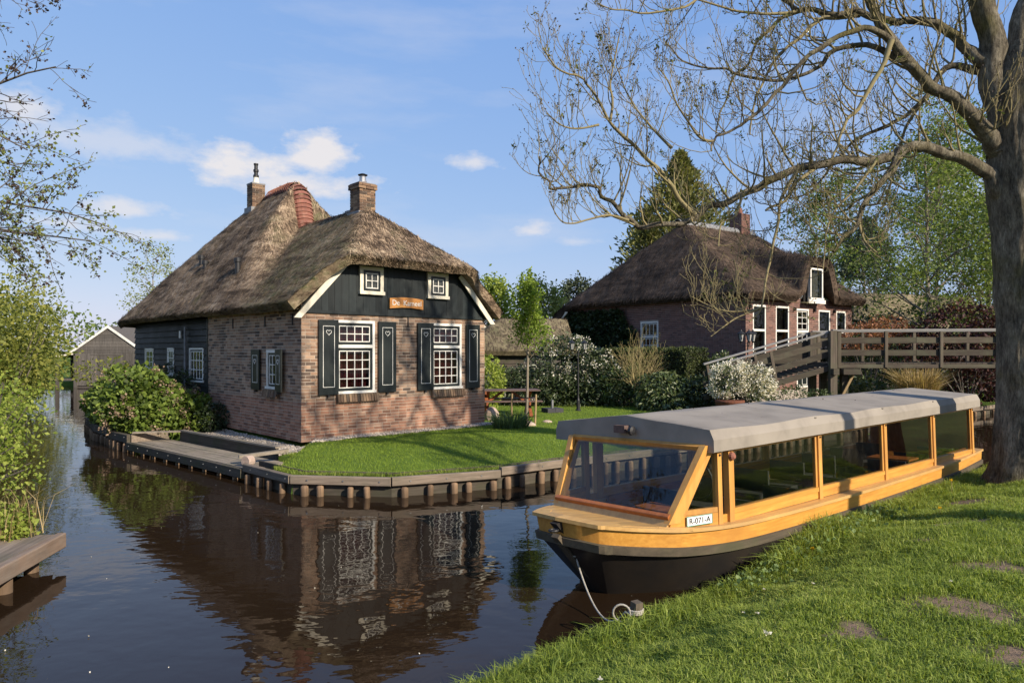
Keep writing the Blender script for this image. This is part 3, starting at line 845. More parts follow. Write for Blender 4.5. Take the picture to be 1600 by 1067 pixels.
# house island and everything behind it, out to the horizon
QUAY_L = [(-26, 46.5), (-24.6, 43), (-16.22, 26.5), (-13.68, 22.2), (-12.6, 20.4), (-11.99, 19.65), (-11.3, 18.6), (-10.49, 17.8), (-9.85, 17.0), (-9.04, 16.25)]
QUAY_R = [(-3.68, 11.46), (-1.97, 11.23), (-.21, 11.95), (1.05, 12.93), (3.38, 14.53), (8.0, 18.0), (9.6, 19.2), (16, 24.5), (26, 32), (80, 75), (400, 300)]
DOCK = [(-9.04, 16.25), (-4.91, 12.62)]
ISL = [(-1500, 46.6), (-31, 46.6)] + [(x, y + .06) for x, y in QUAY_L[:-1]] + [(-8.42, 17.02), (-8.36, 17.04), (-4.27, 13.42), (-4.20, 12.05)] + [(x, y + .05) for x, y in QUAY_R]
isl = np.array(ISL)
def isl_edge(x): return np.interp(x, isl[:, 0], isl[:, 1])
def lawn_z(x, y):
    P = np.stack([np.atleast_1d(x), np.atleast_1d(y)], 1)
    d = P[:, 1] - isl_edge(P[:, 0])
    return .30 + .19 * smooth01(d / 2.6) + .03 * (fbm(P, .7, 31, 3) - .5) * smooth01(d)
xs_ = np.unique(np.concatenate([isl[:, 0], np.linspace(-16, 12, 180), np.linspace(-60, 60, 50), [-700, -250, -120, 120, 200]]))
dd_ = np.concatenate([[0, .015], np.linspace(.12, 9, 60), [11, 14, 18, 25, 40, 80, 200, 700, 3000]])
A_, B_ = np.meshgrid(xs_, dd_, indexing='ij')
X_ = A_.ravel(); Y_ = isl_edge(X_) + B_.ravel()
Z_ = lawn_z(X_, Y_); Z_ = np.where(B_.ravel() < .01, -.35, Z_)
ii = np.arange(len(X_)).reshape(A_.shape)
q = np.stack([ii[:-1, :-1], ii[1:, :-1], ii[1:, 1:], ii[:-1, 1:]], -1).reshape(-1, 4)
isl_o = tag(link('island_ground', npmesh('island_ground', np.c_[X_, Y_, Z_], [q], smooth=True), M['ground_lawn']), kind='structure')
# left bank
LB = [(-7.6, -40), (-7.3, 5), (-7.3, 8.2), (-8.6, 10.5), (-10.7, 13.5), (-13.8, 18), (-19.2, 27), (-31, 45.4), (-31.2, 46.4)]
lb = np.array(LB)
ys_ = np.concatenate([np.linspace(-40, 2, 6), np.linspace(3, 46.4, 70)]); dd_ = np.array([0, .02, .3, .8, 1.5, 3, 6, 12, 30, 100, 600, 1500])
A_, B_ = np.meshgrid(ys_, dd_, indexing='ij')
Y_ = A_.ravel(); X_ = np.interp(Y_, lb[:, 1], lb[:, 0]) - B_.ravel()
Z_ = .12 + .33 * smooth01(B_.ravel() / 1.2) + .08 * (fbm(np.stack([X_, Y_], 1), .8, 8) - .5); Z_ = np.where(B_.ravel() < .01, -.35, Z_)
ii = np.arange(len(X_)).reshape(A_.shape)
q = np.stack([ii[:-1, :-1], ii[1:, :-1], ii[1:, 1:], ii[:-1, 1:]], -1).reshape(-1, 4)
tag(link('left_bank', npmesh('left_bank', np.c_[X_, Y_, Z_], [q], smooth=True), M['ground_bank']), kind='structure')

# ================================================================== MAIN HOUSE
GZ = .47
H1 = empty('thatched_house', (-4.433, 14.472, GZ), R(43.662))
tag(H1, 'brick thatched house with black gable, shuttered windows and humped roof by the water', 'house')
HW, HL, HB, WT = 5.13, 12.0, 5.31, 2.80
rng = np.random.default_rng(11)
ML = T(0, HB, 0, R(-90))          # left wall axes: x runs forward, y inward

# front wall
fh = [(.77, 1.80, .985, 2.61), (3.36, 4.36, .985, 2.61)]
fw = link('front_wall', holed_wall(HW, WT, .24, fh), M['mortar'], H1)
lst = bricks(None, HW, WT, fh, rng, None, x_start=-.005)
lay_bricks(fw, lst, (M['brick_lower'], M['brick_upper']), .80, singles=300, near=lambda b: b[0])
# left wall, brick part
lh = [(HB - 1.72, HB - 1.03, 1.07, 1.945)]
lw = link('left_wall', holed_wall(HB - .243, 2.98, .24, [(lh[0][0], lh[0][1], lh[0][2], lh[0][3])]), M['mortar'], H1, ML)
# (wall stops behind the front wall; its outer leaf of bricks runs on to the corner)
lst = bricks(None, HB - .004, 2.95, lh, rng, None)
lay_bricks(lw, lst, (M['brick_lower'], M['brick_upper']), .80, singles=300, near=lambda b: -b[0])
# plinth under the black boarding
pw = link('plinth_wall', holed_wall(HL - HB - .004, .80, .2, []), M['mortar'], H1, T(.02, HL, 0, R(-90)))
lay_bricks(pw, bricks(None, HL - HB - .006, .78, [], rng, None), (M['brick_lower'], M['brick_upper']), 9.0)
# black horizontal boarding with window openings
bw = [(5.68, 6.77, 1.07, 2.01), (8.07, 8.65, 1.18, 2.02), (10.0, 10.87, 1.31, 2.01)]
bl_o = link('barn_wall', holed_wall(HL - HB, WT, .1, [(HL - b, HL - a, c, d) for a, b, c, d in bw], z0=.802), M['black_board_h'], H1, T(.05, HL, 0, R(-90)))
z = .80; k = 0
while z < WT:
    z1 = min(z + .178, WT)
    for a, b in ((HB + .002, 5.68), (5.68, 6.77), (6.77, 8.07), (8.07, 8.65), (8.65, 10.0), (10.0, 10.87), (10.87, HL)):
        hole = next((h for h in bw if h[0] == a and h[1] == b), None)
        parts = [(z, z1)]
        if hole is not None:
            parts = [(p, q_) for p, q_ in ((z, min(z1, hole[2])), (max(z, hole[3]), z1)) if q_ - p > .01]
        for p, q_ in parts:
            mb = MB()   # lapped board: lower edge proud
            mb.add([(0.045, a, q_), (0.045, b, q_), (.012, b, p), (.012, a, p), (.036, a, q_), (.036, b, q_), (-.006, b, p), (-.006, a, p)],
                   [(0, 1, 2, 3), (4, 7, 6, 5), (0, 4, 5, 1), (1, 5, 6, 2), (2, 6, 7, 3), (3, 7, 4, 0)])
            mb.build('lap_board', M['black_board_h'], bl_o, T(.05, HL, 0, R(-90)).inverted())
    z += .172
# corner board and downpipe
MB().box(-.02, .05, HB - .03, HB + .05, .80, WT).build('corner_board', M['black_board'], H1)
pp = MB().tube([(-.06, 6.9, .06), (-.06, 6.9, 2.62)], .032, 8).build('downpipe', M['lead'], H1, smooth=True)
MB().box(-.035, -.005, 7.37, 7.49, 2.3, 2.5).build('vent_box', M['white_paint'], H1)
# unseen right, rear walls close the house
MB().box(HW - .24, HW, .243, HL - .24, 0, WT).build('right_wall', M['mortar'], H1)
MB().box(.15, HW - .002, HL - .238, HL - .002, 0, WT).build('rear_wall', M['black_board_h'], H1)
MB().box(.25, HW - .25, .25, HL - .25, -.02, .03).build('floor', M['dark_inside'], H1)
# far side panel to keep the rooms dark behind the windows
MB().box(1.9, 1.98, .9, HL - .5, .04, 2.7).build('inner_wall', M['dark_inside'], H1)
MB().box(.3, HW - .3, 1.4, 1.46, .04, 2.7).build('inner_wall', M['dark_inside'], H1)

# windows
for a, b, c, d in fh:
    sash(H1, T(0, 0, 0), a, b, c, d, M['white_paint'], M['shutter'], 4, 4, depth=.05, fw=.062, sw=.062, mw=.019, back=M['curtain'], transom=(2.03, 2), backd=.06)
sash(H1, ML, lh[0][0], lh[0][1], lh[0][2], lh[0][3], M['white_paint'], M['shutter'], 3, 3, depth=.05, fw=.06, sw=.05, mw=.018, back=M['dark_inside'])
MBm = T(.0, HL, 0, R(-90))
for (a, b, c, d), cols, bk in zip(bw, (4, 2, 2), ('dark_inside', 'lace', 'lace')):
    sash(H1, MBm, HL - b, HL - a, c, d, M['white_paint'], M['black_board'] if cols == 4 else M['white_paint'], cols, 3, depth=.04, fw=.05, sw=.04, mw=.022, back=M[bk], backd=.03 if bk == 'lace' else .2)
# brick sills on edge
def brick_sill(x0, x1, z, mtx, n):
    s = empty('brick_sill', parent=H1); s.matrix_local = mtx
    w = (x1 - x0) / n
    for i in range(n):
        me = brick_edge(w - .012)
        o = link('brick', me, None, s); o.location = (x0 + (i + .5) * w, rng.uniform(-.006, .006), z); o.rotation_euler = (R(-12), 0, rng.uniform(-.03, .03))
BE = {}
def brick_edge(w):
    k = round(w, 3)
    if k not in BE:
        BE[k] = MB().box(-w / 2, w / 2, -.07, .08, -.2, -.02).mesh('brick'); BE[k].materials.append(M['brick_chimney'])
    return BE[k]
brick_sill(.80, 1.86, .985, T(0, 0, 0), 15)
brick_sill(3.38, 4.42, .985, T(0, 0, 0), 15)
brick_sill(lh[0][0] - .03, lh[0][1] + .03, 1.07, ML, 10)

# shutters
def shutter(mtx, w, h, ang=0.0):
    """black board shutter with painted border and heart; hinge at local x=0"""
    s = MB().box(0, w, -.035, 0, 0, h).build('shutter', M['shutter'], H1, mtx)
    m = .07 * min(1, w / .35)
    bx = .2 * w
    lw_ = .012
    a, b, c, d = bx, w - bx, .16, h - .13
    for q_ in ((a, a + lw_, c, d), (b - lw_, b, c, d), (a + lw_, b - lw_, c, c + lw_), (a + lw_, b - lw_, d - lw_, d)):
        MB().box(q_[0], q_[1], -.039, -.034, q_[2], q_[3]).build('painted_line', M['white_paint'], s)
    # heart outline
    hc = ((a + b) / 2, d - .14); sc = min(.062, (b - a) * .30)
    pts = []
    for k in range(25):
        t = 2 * math.pi * k / 24
        pts.append((hc[0] + sc / 16 * 16 * math.sin(t) ** 3, -.037, hc[1] + sc / 16 * (13 * math.cos(t) - 5 * math.cos(2 * t) - 2 * math.cos(3 * t) - math.cos(4 * t))))
    MB().tube(pts, .0065, 5).build('heart', M['white_paint'], s)
    for zz in (.25, h - .25):
        MB().box(.01, w * .5, -.006, .012, zz - .02, zz + .02).build('hinge', M['black_metal'], s)
    MB().box(w * .45, w * .55, -.05, .03, -.055, -.01).build('catch', M['black_metal'], s)
    return s
for x0, x1 in ((.367, .835), (1.86, 2.335), (2.955, 3.425), (4.47, 4.92)):
    shutter(T(x0, -.03, .98), x1 - x0, 1.62)
shutter(ML @ T(HB - 2.42, -.03, 1.03), .46, .93)
shutter(ML @ T(HB - 1.13, -.03, 1.03, R(-8)), .42, .93)

# wall ties
for mtx, x, zz in ((T(0, 0, 0), 2.70, 2.64), (ML, HB - .38, 2.62), (ML, HB - 1.75, 2.62), (ML, HB - 3.6, 2.62)):
    MB().box(x - .012, x + .012, -.03, -.008, zz - .14, zz + .1).build('wall_tie', M['black_metal'], H1, mtx)

# gable boarding
cx = HW / 2
gw = [(1.36, 1.975, 3.2, 3.83), (3.24, 3.86, 3.2, 3.83)]
gab = empty('gable_boarding', parent=H1)
x = -.03; k = 0
rr_ = random.Random(4)
while x < HW + .02:
    w = rr_.uniform(.15, .19); x1 = min(x + w, HW + .03)
    def top(xx): return min(4.35, 2.80 + max(0, min(xx + .10, HW + .10 - xx)) * .93)
    if min(top(x), top(x1)) > 2.83:
        yb = -.028 - .003 * (k % 2)
        MB().prism([(x + .002, yb, 2.765), (x1 - .002, yb, 2.765), (x1 - .002, yb, top(x1)), (x + .002, yb, top(x))], (0, .03, 0)).build('gable_board', M['black_board'], gab)
    x = x1; k += 1
MB().box(-.02, HW + .02, -.05, -.033, 2.735, 2.80).build('drip_board', M['black_board'], H1)
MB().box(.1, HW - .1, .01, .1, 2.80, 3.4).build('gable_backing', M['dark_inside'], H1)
for a, b, c, d in gw:
    sash(H1, T(0, -.09, 0), a, b, c, d, M['cream_paint'], M['shutter'], 2, 2, depth=.02, fw=.085, sw=.06, mw=.022, back=M['lace'], backd=-.022, amp=.006)
# white barge boards up the gable
for sgn in (-1, 1):
    def bx_(xx): return xx if sgn < 0 else HW - xx
    MB().prism([(bx_(-.24), -.16, 2.62), (bx_(-.08), -.16, 2.62), (bx_(.98), -.16, 3.76), (bx_(.88), -.16, 3.86)], (0, .035, 0)).build('barge_board', M['cream_paint'], H1)

# roof
EV, EZ, RF, RB = .45, 2.95, 5.62, 6.92
def roofH(X, Y):
    w = np.clip((np.minimum(X + EV, HW + EV - X)) / (cx + EV), -.05, 1.2)
    wd = 2.7 - 2.4 * np.clip(w, 0, 1); tcn = 1.3 + 3.75 * w + wd / 2
    m = smooth01((Y - tcn) / wd + .5)
    wl_ = np.minimum(w, 1.0)
    lin = EZ + (RF - EZ) * wl_ + (RB - RF) * (wl_ ** 1.05 if False else wl_) * m
    lin = lin + .10 * np.sin(np.pi * np.clip(w, 0, 1)) * m * .8
    lin = lin - .10 * smooth01((w - .93) / .07)
    hipf = 4.02 + (Y + .52) * .74
    hipr = RB - (Y - 7.0) * .75 + .12 * np.sin(np.pi * np.clip((Y - 7) / 5.3, 0, 1))
    z_ = smin(lin, hipf, .22); z_ = smin(z_, hipr, .3)
    return z_
def yfront(X): return -.27 - .27 * smooth01((2.25 - np.abs(X - cx)) / .5)
def yback(X): return 12.35 + 0 * X
roof = thatch_roof(H1, np.linspace(-EV, HW + EV, 90), np.linspace(0, 1, 190), roofH, yfront, yback, lambda U, V: U, .24, M['thatch'], M['reed'], 120000, np.random.default_rng(3))

# ridge tiles: dull along the front ridge, red up the hump
def ridge_tile(p, d, r, ln, mat, flat=1.0, par=roof, name='ridge_tile'):
    """half-round tile centred at p along d"""
    d = Vector(d).normalized(); up = Vector((0, 0, 1)); a = d.cross(up)
    if a.length < .05: a = Vector((1, 0, 0))
    a.normalize(); b = a.cross(d).normalized()
    n = 9; V = []; F = []
    for s_, rr in ((0, r * .94), (1, r * 1.04)):
        for inner in (0, 1):
            for k in range(n):
                t = math.pi * (k / (n - 1)) * 1.06 - .09
                q = rr - .018 * inner
                V.append(Vector(p) + d * (s_ * ln) + a * (math.cos(t) * q) + b * (math.sin(t) * q * flat))
    for k in range(n - 1):
        F += [(k, k + 1, 2 * n + k + 1, 2 * n + k), (n + k + 1, n + k, 3 * n + k, 3 * n + k + 1), (2 * n + k, 2 * n + k + 1, 3 * n + k + 1, 3 * n + k), (k + 1, k, n + k, n + k + 1)]
    mb = MB(); mb.add(V, F); return mb.build(name, mat, par, smooth=False)
y = 1.95
while y < 4.75:
    ridge_tile((cx, y + .30, 5.40), (0, -1, .0), .155, .31, M['tile_dull']); y += .28
path = [(4.84, 5.34), (4.96, 5.52), (5.04, 5.78), (5.10, 6.05), (5.17, 6.28), (5.28, 6.46), (5.44, 6.57), (5.7, 6.61), (6.2, 6.60), (6.95, 6.58)]
pth = interp_line(path, 26)
for i in range(25):
    p, q_ = pth[i], pth[i + 1]; d = Vector((0, p[0] - q_[0], p[1] - q_[1]))
    ridge_tile((cx, q_[0], q_[1]), d, .305, d.length * 1.12, M['tile_red'], .95)

# chimneys
def chimney(cxy, size, z0, z1, cap=.035, name='chimney'):
    c = empty(name, (cxy[0], cxy[1], 0), parent=H1)
    s = size / 2
    MB().box(-s + .012, s - .012, -s + .012, s - .012, z0, z1 - .01).build('chimney_core', M['mortar'], c)
    mb = MB(); z = z0; row = 0
    while z < z1 - .05:
        g = cap if z > z1 - .16 else 0.0
        for side in range(4):
            xx = -s - g - (.11 if row % 2 else 0)
            while xx < s + g:
                a, b = max(xx, -s - g + (.012 if side % 2 else 0)), min(xx + .205, s + g - (.012 if side % 2 else 0))
                if b - a > .02:
                    p0, p1 = -s - g - rng.uniform(0, .005), -s - g + .06 + g
                    bx = [(a, b, p0, p1), (-p1, -p0, a, b), (a, b, -p1, -p0), (p0, p1, a, b)][side]
                    mb.box(bx[0], bx[1], bx[2], bx[3], z, z + .06, rng.random() + .001)
                xx += .217
        z += .072; row += 1
    tag(mb.build('brickwork', M['brick_chimney'], c), kind='stuff')
    MB().box(-s - .01, s + .01, -s - .01, s + .01, z1 - .012, z1 + .03).build('chimney_cap', M['lead'], c)
    mb = MB()
    for a in range(4):
        pass
    fl = MB().box(-s - .06, s + .06, -s - .06, s + .06, z0 + .1, z0 + .28)
    fl.build('flashing', M['lead'], c)
    return c
c1 = chimney((cx, 1.78), .46, 5.15, 6.14)
MB().lathe([(.10, 6.16), (.10, 6.25), (.085, 6.26), (.085, 6.35), (.07, 6.36), (.07, 6.38)], (cx, 1.78, 0), 14).build('flue_pipe', M['steel'], H1, smooth=False)
MB().lathe([(.03, 6.36), (.115, 6.39), (.125, 6.41), (.05, 6.44)], (cx, 1.78, 0), 14).build('flue_cowl', M['black_metal'], H1)
MB().lathe([(.095, 6.12), (.11, 6.13), (.11, 6.20), (.1, 6.22)], (cx, 1.78, 0), 14).build('flue_collar', M['tile_dull'], H1)
c2 = chimney((2.18, 7.35), .40, 6.05, 7.06, cap=.0)
MB().lathe([(.13, 7.04), (.1, 7.12), (.075, 7.26), (.075, 7.3)], (2.18, 7.35, 0), 12).build('chimney_pot', M['cream_paint'], H1, smooth=True)
MB().lathe([(.07, 7.28), (.085, 7.3), (.085, 7.36), (.06, 7.38), (.06, 7.45), (.08, 7.47), (.08, 7.53), (.055, 7.55), (.055, 7.66), (.07, 7.68), (.07, 7.72)], (2.18, 7.35, 0), 12).build('flue_pipe', M['black_metal'], H1)
# lead along the front ridge beside the chimney
MB().box(cx - .10, cx + .10, 2.05, 2.5, 5.50, 5.575).build('ridge_lead', M['lead'], H1)
# roof vents
for x, y, h in ((.69, 7.75, .24), (.57, 7.1, .18), (.29, 4.05, .34)):
    zz = float(roofH(np.array([x]), np.array([y]))[0])
    MB().lathe([(.07, -.25), (.07, h - .1), (.095, h - .1), (.095, h), (.06, h + .01)], (x, y, zz), 12).build('roof_vent', M['black_metal'], H1)

# name board over the front windows
sg = MB(); n = 12; V = []
pts = [(-.475 + .95 * k / n, .03 + .035 * math.sin(math.pi * k / n)) for k in range(n + 1)]
poly = [(x, 0, z_ + .10) for x, z_ in pts] + [(x, 0, z_ - .14) for x, z_ in reversed(pts)]
sg.prism(poly, (0, .035, 0))
hm = Matrix.Translation(H1.location) @ Matrix.Rotation(R(43.662), 4, 'Z')
sign = sg.build('name_sign', M['sign_wood'], None, hm @ T(2.62, -.085, 3.02))
tag(sign, 'small arched varnished wooden sign lettered in white on the black gable', 'sign')
tm = text_mesh('lettering', 'De  Kameel', .175, .003)
lt = link('lettering', tm, M['white_paint'], sign); lt.rotation_euler = (R(90), 0, 0); lt.location = (0, -.006, .025)

# ================================================================== QUAYS AND DOCKS
def frange(a, b, st):
    while a < b: yield a; a += st

quay = empty('quay_edge', (-1.97, 11.23, 0)); tag(quay, 'weathered timber quay with round piles edging the lawn before the house', 'quay')
def quay_run(par, pts, z0=.19, z1=.335, th=.09, spacing=.40, pile=True, mat='quay_wood', inner=True, seg=2.6, pr=.058, pz=.0):
    o = Vector(par.location)
    for (xa, ya), (xb, yb) in zip(pts[:-1], pts[1:]):
        a = Vector((xa, ya, 0)); b = Vector((xb, yb, 0)); L = (b - a).length; d = (b - a) / L
        n = max(1, round(L / seg)) if L < 30 else 1
        nrm = Vector((d.y, -d.x, 0))
        for k in range(n):
            p = a + d * (L * k / n + .004); q_ = a + d * (L * (k + 1) / n - .004)
            c = (p + q_) / 2 - o; c.z = 0
            m = Matrix.Translation(c) @ Matrix.Rotation(math.atan2(d.y, d.x), 4, 'Z')
            l2 = (q_ - p).length / 2
            MB().beam((-l2, -.01 + rng.uniform(-.008, .008), (z0 + z1) / 2 + rng.uniform(-.006, .006)), (l2, -.01, (z0 + z1) / 2), th, z1 - z0, bev=.012).build('quay_beam', M[mat], par, m)
            for bx in frange(-l2 + .3, l2, .62):
                MB().lathe([(.013, 0), (.013, .008)], (0, 0, 0), 7).build('bolt', M['steel'], par, m @ Matrix.Translation((bx, -th / 2 - .012, z1 - .07)) @ Matrix.Rotation(R(90), 4, 'X'))
            if inner:
                MB().beam((-l2, .27, .31), (l2, .27, .315), .035, .10).build('edging_board', M['quay_dark'], par, m)
            MB().box(-l2 + .002, l2 - .002, .045, .075, -.4, z0 + .05).build('back_board', M['quay_dark'], par, m)
        if pile:
            for x in frange(.18, L - .02, spacing):
                p = a + d * (x + rng.uniform(-.08, .08)) - o
                rr = pr * rng.uniform(.88, 1.15)
                MB().lathe([(rr, -.6), (rr * 1.0, z0 - .05), (rr * .92, z0 - .02), (rr * .5, z0 - .006)], (0, 0, 0), 10).build('pile', M['pile'], par, Matrix.Translation((p.x + nrm.x * .03, p.y + nrm.y * .03, pz - rng.uniform(0, .03))) @ Matrix.Rotation(rng.uniform(0, 3), 4, 'Z') @ Matrix.Rotation(rng.uniform(-.07, .07), 4, 'X'), smooth=True)
quay_run(quay, [(-4.88, 12.59)] + QUAY_R[:3], spacing=.40)
quay_run(quay, QUAY_R[2:6], z0=.23, z1=.375, spacing=.36)
quay_run(quay, QUAY_R[5:9], spacing=.9, inner=False)
ql = empty('quay_edge', (-10.49, 17.8, 0)); tag(ql, 'curved dark timber quay under the hydrangea beside the black barn wall', 'quay')
quay_run(ql, QUAY_L[2:], z0=.22, z1=.42, th=.10, spacing=.34, inner=False, mat='quay_dark', seg=1.6)
# lowered landing stage
dk = empty('landing_stage', (-7, 14.4, 0), math.atan2(-3.63, 4.13)); tag(dk, 'low plank landing stage beside the gravel along the house wall', 'landing stage')
DL = 5.50
for i in range(6):
    y0 = .055 + i * .142
    c = -DL / 2
    while c < DL / 2 - .1:
        L = min(DL / 2 - c, (2.75 if i % 2 else 1.6) if c == -DL / 2 else 2.75)
        dz = rng.uniform(-.004, .004)
        MB().box(c + .004, c + L - .004, y0, y0 + .134, .205 + dz, .245 + dz).build('deck_plank', M['deck_wood'], dk)
        c += L
for a, b in ((-2.75, 0), (0, 2.75)):
    MB().beam((a + .004, 0, .155), (b - .004, 0, .155), .075, .18, bev=.01).build('fascia_beam', M['quay_dark'], dk)
for x in frange(-2.6, 2.7, .55):
    MB().lathe([(.012, 0), (.012, .008)], (0, 0, 0), 7).build('bolt', M['steel'], dk, Matrix.Translation((x, -.038, .17)) @ Matrix.Rotation(R(90), 4, 'X'))
for x in frange(-2.6, 2.7, .62):
    MB().lathe([(.055, -.6), (.055, .07)], (x, .06, 0), 9).build('pile', M['pile'], dk, smooth=True)
MB().box(-2.1, 2.3, .93, .98, .05, .47).build('retaining_board', M['quay_dark'], dk)
MB().box(-2.1, 2.3, .91, 1.04, .472, .505).build('capping_board', M['deck_wood'], dk)
MB().box(-2.74, -2.69, .06, .92, .10, .44).build('end_board', M['quay_wood'], dk)
MB().beam((-2.7, .1, .465), (-2.05, .98, .475), .14, .035).build('capping_board', M['deck_wood'], dk)
MB().beam((2.32, .15, .40), (2.62, 1.0, .46), .12, .06).build('capping_board', M['deck_wood'], dk)
MB().lathe([(.10, .0), (.10, .15)], (0, 0, 0), 14).build('cut_log', M['boulder'], dk, Matrix.Translation((2.60, .25, .35)) @ Matrix.Rotation(R(90), 4, 'X') @ Matrix.Rotation(.3, 4, 'Y'))

# plank dock at the left edge
ld = empty('plank_dock', (-5.07, 7.78, 0), math.atan2(-1.24, .20)); tag(ld, 'short rusty brown plank dock on the left bank near the camera', 'dock')
# local x runs toward the camera, local y to the right
for i in range(9):
    y0 = -.12 - i * .19
    e0 = rng.uniform(-.05, .12) + (.35 if i > 1 else 0) * .3
    MB().box(e0, 3.4, y0 - .18, y0, .275, .315 + rng.uniform(-.004, .006)).build('deck_plank', M['quay_wood'], ld)
M['rust_beam'] = wood('rust_beam', (.25, .18, .13), (.11, .075, .052), axis=0, grain=18, rough=.85, stain=(.20, .18, .15), rndmix=.2)
MB().beam((-.06, -.055, .245), (3.4, -.055, .245), .10, .17, bev=.012).build('fascia_beam', M['rust_beam'], ld)
MB().box(.02, .1, -1.8, -.11, .12, .272).build('end_beam', M['rust_beam'], ld)
for x, y in ((.28, -.2), (.28, -1.1), (.95, -.12), (1.6, -.12), (2.6, -.12), (.75, -.6)):
    MB().lathe([(.075, -.7), (.07, .16)], (x, y, 0), 11).build('pile', M['pile'], ld, smooth=True)
# small landing timber at the foot of the near bank
lt_ = MB().beam((-.95, 3.98, .10), (-.30, 4.62, .12), .10, .10, bev=.01).build('edge_timber', M['quay_dark']); tag(lt_, 'dark rotten timber edging the near grass bank at the water', 'timber')
lt_ = MB().beam((.05, 4.90, .13), (.42, 5.24, .14), .09, .03).build('edge_board', M['deck_wood']); tag(lt_, 'short pale board lying at the edge of the near grass bank', 'board')

# gravel
def pebbles(name, P, rng, size):
    n = len(P); base = np.array([[1, 0, 0], [-1, 0, 0], [0, 1, 0], [0, -1, 0], [0, 0, .7], [0, 0, -.7]], float)
    f = np.array([[0, 2, 4], [2, 1, 4], [1, 3, 4], [3, 0, 4], [2, 0, 5], [1, 2, 5], [3, 1, 5], [0, 3, 5]])
    S = (size * rng.uniform(.5, 1.4, n))[:, None, None]
    V = base[None] * S * rng.uniform(.6, 1.2, (n, 1, 3)) * rng.uniform(.8, 1.2, (n, 6, 3))
    a = rng.uniform(0, 6.28, n); ca, sa = np.cos(a)[:, None], np.sin(a)[:, None]
    V = np.stack([V[..., 0] * ca - V[..., 1] * sa, V[..., 0] * sa + V[..., 1] * ca, V[..., 2]], -1) + P[:, None, :]
    F = (f[None] + (np.arange(n) * 6)[:, None, None]).reshape(-1, 3)
    return npmesh(name, V.reshape(-1, 3), [F], rnd=np.repeat(rng.random(n), 6))
U1 = np.array([math.cos(R(43.662)), math.sin(R(43.662))]); V1 = np.array([-U1[1], U1[0]]); O1 = np.array([-4.433, 14.472])
def h1(s, t): return O1 + np.outer(np.atleast_1d(s), U1) + np.outer(np.atleast_1d(t), V1)
rg = np.random.default_rng(5)
n = 17000
s = -rg.uniform(.02, 2.2, n); t = rg.uniform(-.5, 4.2, n)
_pg = h1(s, t); _dd = (_pg - np.array([-9.04, 16.25])) @ np.array([.66, .751]); _da = (_pg - np.array([-9.04, 16.25])) @ np.array([.751, -.66])
ok = (_dd > 1.03) & (_da < 5.0) & (t > -.35)
PA = h1(s[ok], t[ok])
n2 = 3200
s2 = rg.uniform(-.1, 5.6, n2); t2 = -rg.uniform(.01, .36, n2) * (.7 + .5 * vnoise(np.stack([s2, s2 * 0], 1), 2.0, 3))
PB = h1(s2, t2)
PG = np.concatenate([PA, PB]); zz = lawn_z(PG[:, 0], PG[:, 1]) + rg.uniform(0, .022, len(PG)) + .004
tag(link('gravel', pebbles('gravel', np.c_[PG, zz], rg, .027), M['gravel']), 'pale pebble gravel strip along the foot of the brick house', 'gravel', kind='stuff')

# ================================================================== BACKGROUND HOUSE
H2 = empty('thatched_house', (7.99, 23.5, 1.0), math.atan2(.582, .813)); tag(H2, 'brick house under dark brown thatch with dormer behind the footbridge', 'house')
A2, B2, T2 = 6.9, 9.5, 3.15
rng2 = np.random.default_rng(8)
fh2 = [(.40, 1.16, .5, 3.0), (1.74, 2.57, .75, 3.0), (3.05, 3.85, .05, 2.95), (4.5, 5.31, .75, 2.95), (5.75, 6.45, .75, 2.95)]
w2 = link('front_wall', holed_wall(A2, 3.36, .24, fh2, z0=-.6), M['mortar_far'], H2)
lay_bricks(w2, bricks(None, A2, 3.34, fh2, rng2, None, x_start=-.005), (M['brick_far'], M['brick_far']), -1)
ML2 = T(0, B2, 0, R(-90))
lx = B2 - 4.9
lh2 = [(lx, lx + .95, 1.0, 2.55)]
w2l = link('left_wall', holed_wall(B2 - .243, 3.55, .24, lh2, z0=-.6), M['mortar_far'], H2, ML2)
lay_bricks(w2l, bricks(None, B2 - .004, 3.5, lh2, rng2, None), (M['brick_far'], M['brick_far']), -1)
MB().box(A2 - .24, A2, .243, B2 - .24, -.6, T2).build('right_wall', M['mortar_far'], H2)
MB().box(.25, A2 - .002, B2 - .238, B2 - .002, -.6, T2).build('rear_wall', M['mortar_far'], H2)
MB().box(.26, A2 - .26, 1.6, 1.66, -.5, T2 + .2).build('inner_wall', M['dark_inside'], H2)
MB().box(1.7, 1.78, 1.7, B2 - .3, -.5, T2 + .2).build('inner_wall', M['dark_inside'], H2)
for i, (a, b, c, d) in enumerate(fh2):
    sash(H2, T(0, 0, 0), a, b, c, d, M['white_paint'], M['shutter'], 2 if i == 2 else 1, 2 if i == 2 else 1, depth=.06, fw=.06, sw=.03, mw=.02 if i == 2 else 0, back=M['dark_inside'], transom=(2.12, 3 if i == 2 else 1), backd=.1)
MB().box(3.13, 3.77, .03, .06, .12, 1.55).build('door_panel', M['shutter'], H2)
sash(H2, ML2, lh2[0][0], lh2[0][1], 1.0, 2.55, M['white_paint'], M['shutter'], 4, 3, depth=.05, fw=.06, sw=.03, mw=.018, back=M['curtain'], transom=(1.95, 1), backd=.05)
for x in (2.85, 4.15, 5.53, .2):
    MB().box(x - .03, x + .03, -.10, -.008, 2.86, 2.98).build('wall_tie', M['black_metal'], H2)
for x in (.6, 2.3, 3.8):
    MB().box(x, x + .03, -.02, -.008, 2.75, 3.1).build('wall_tie', M['grey_board'], H2, ML2)
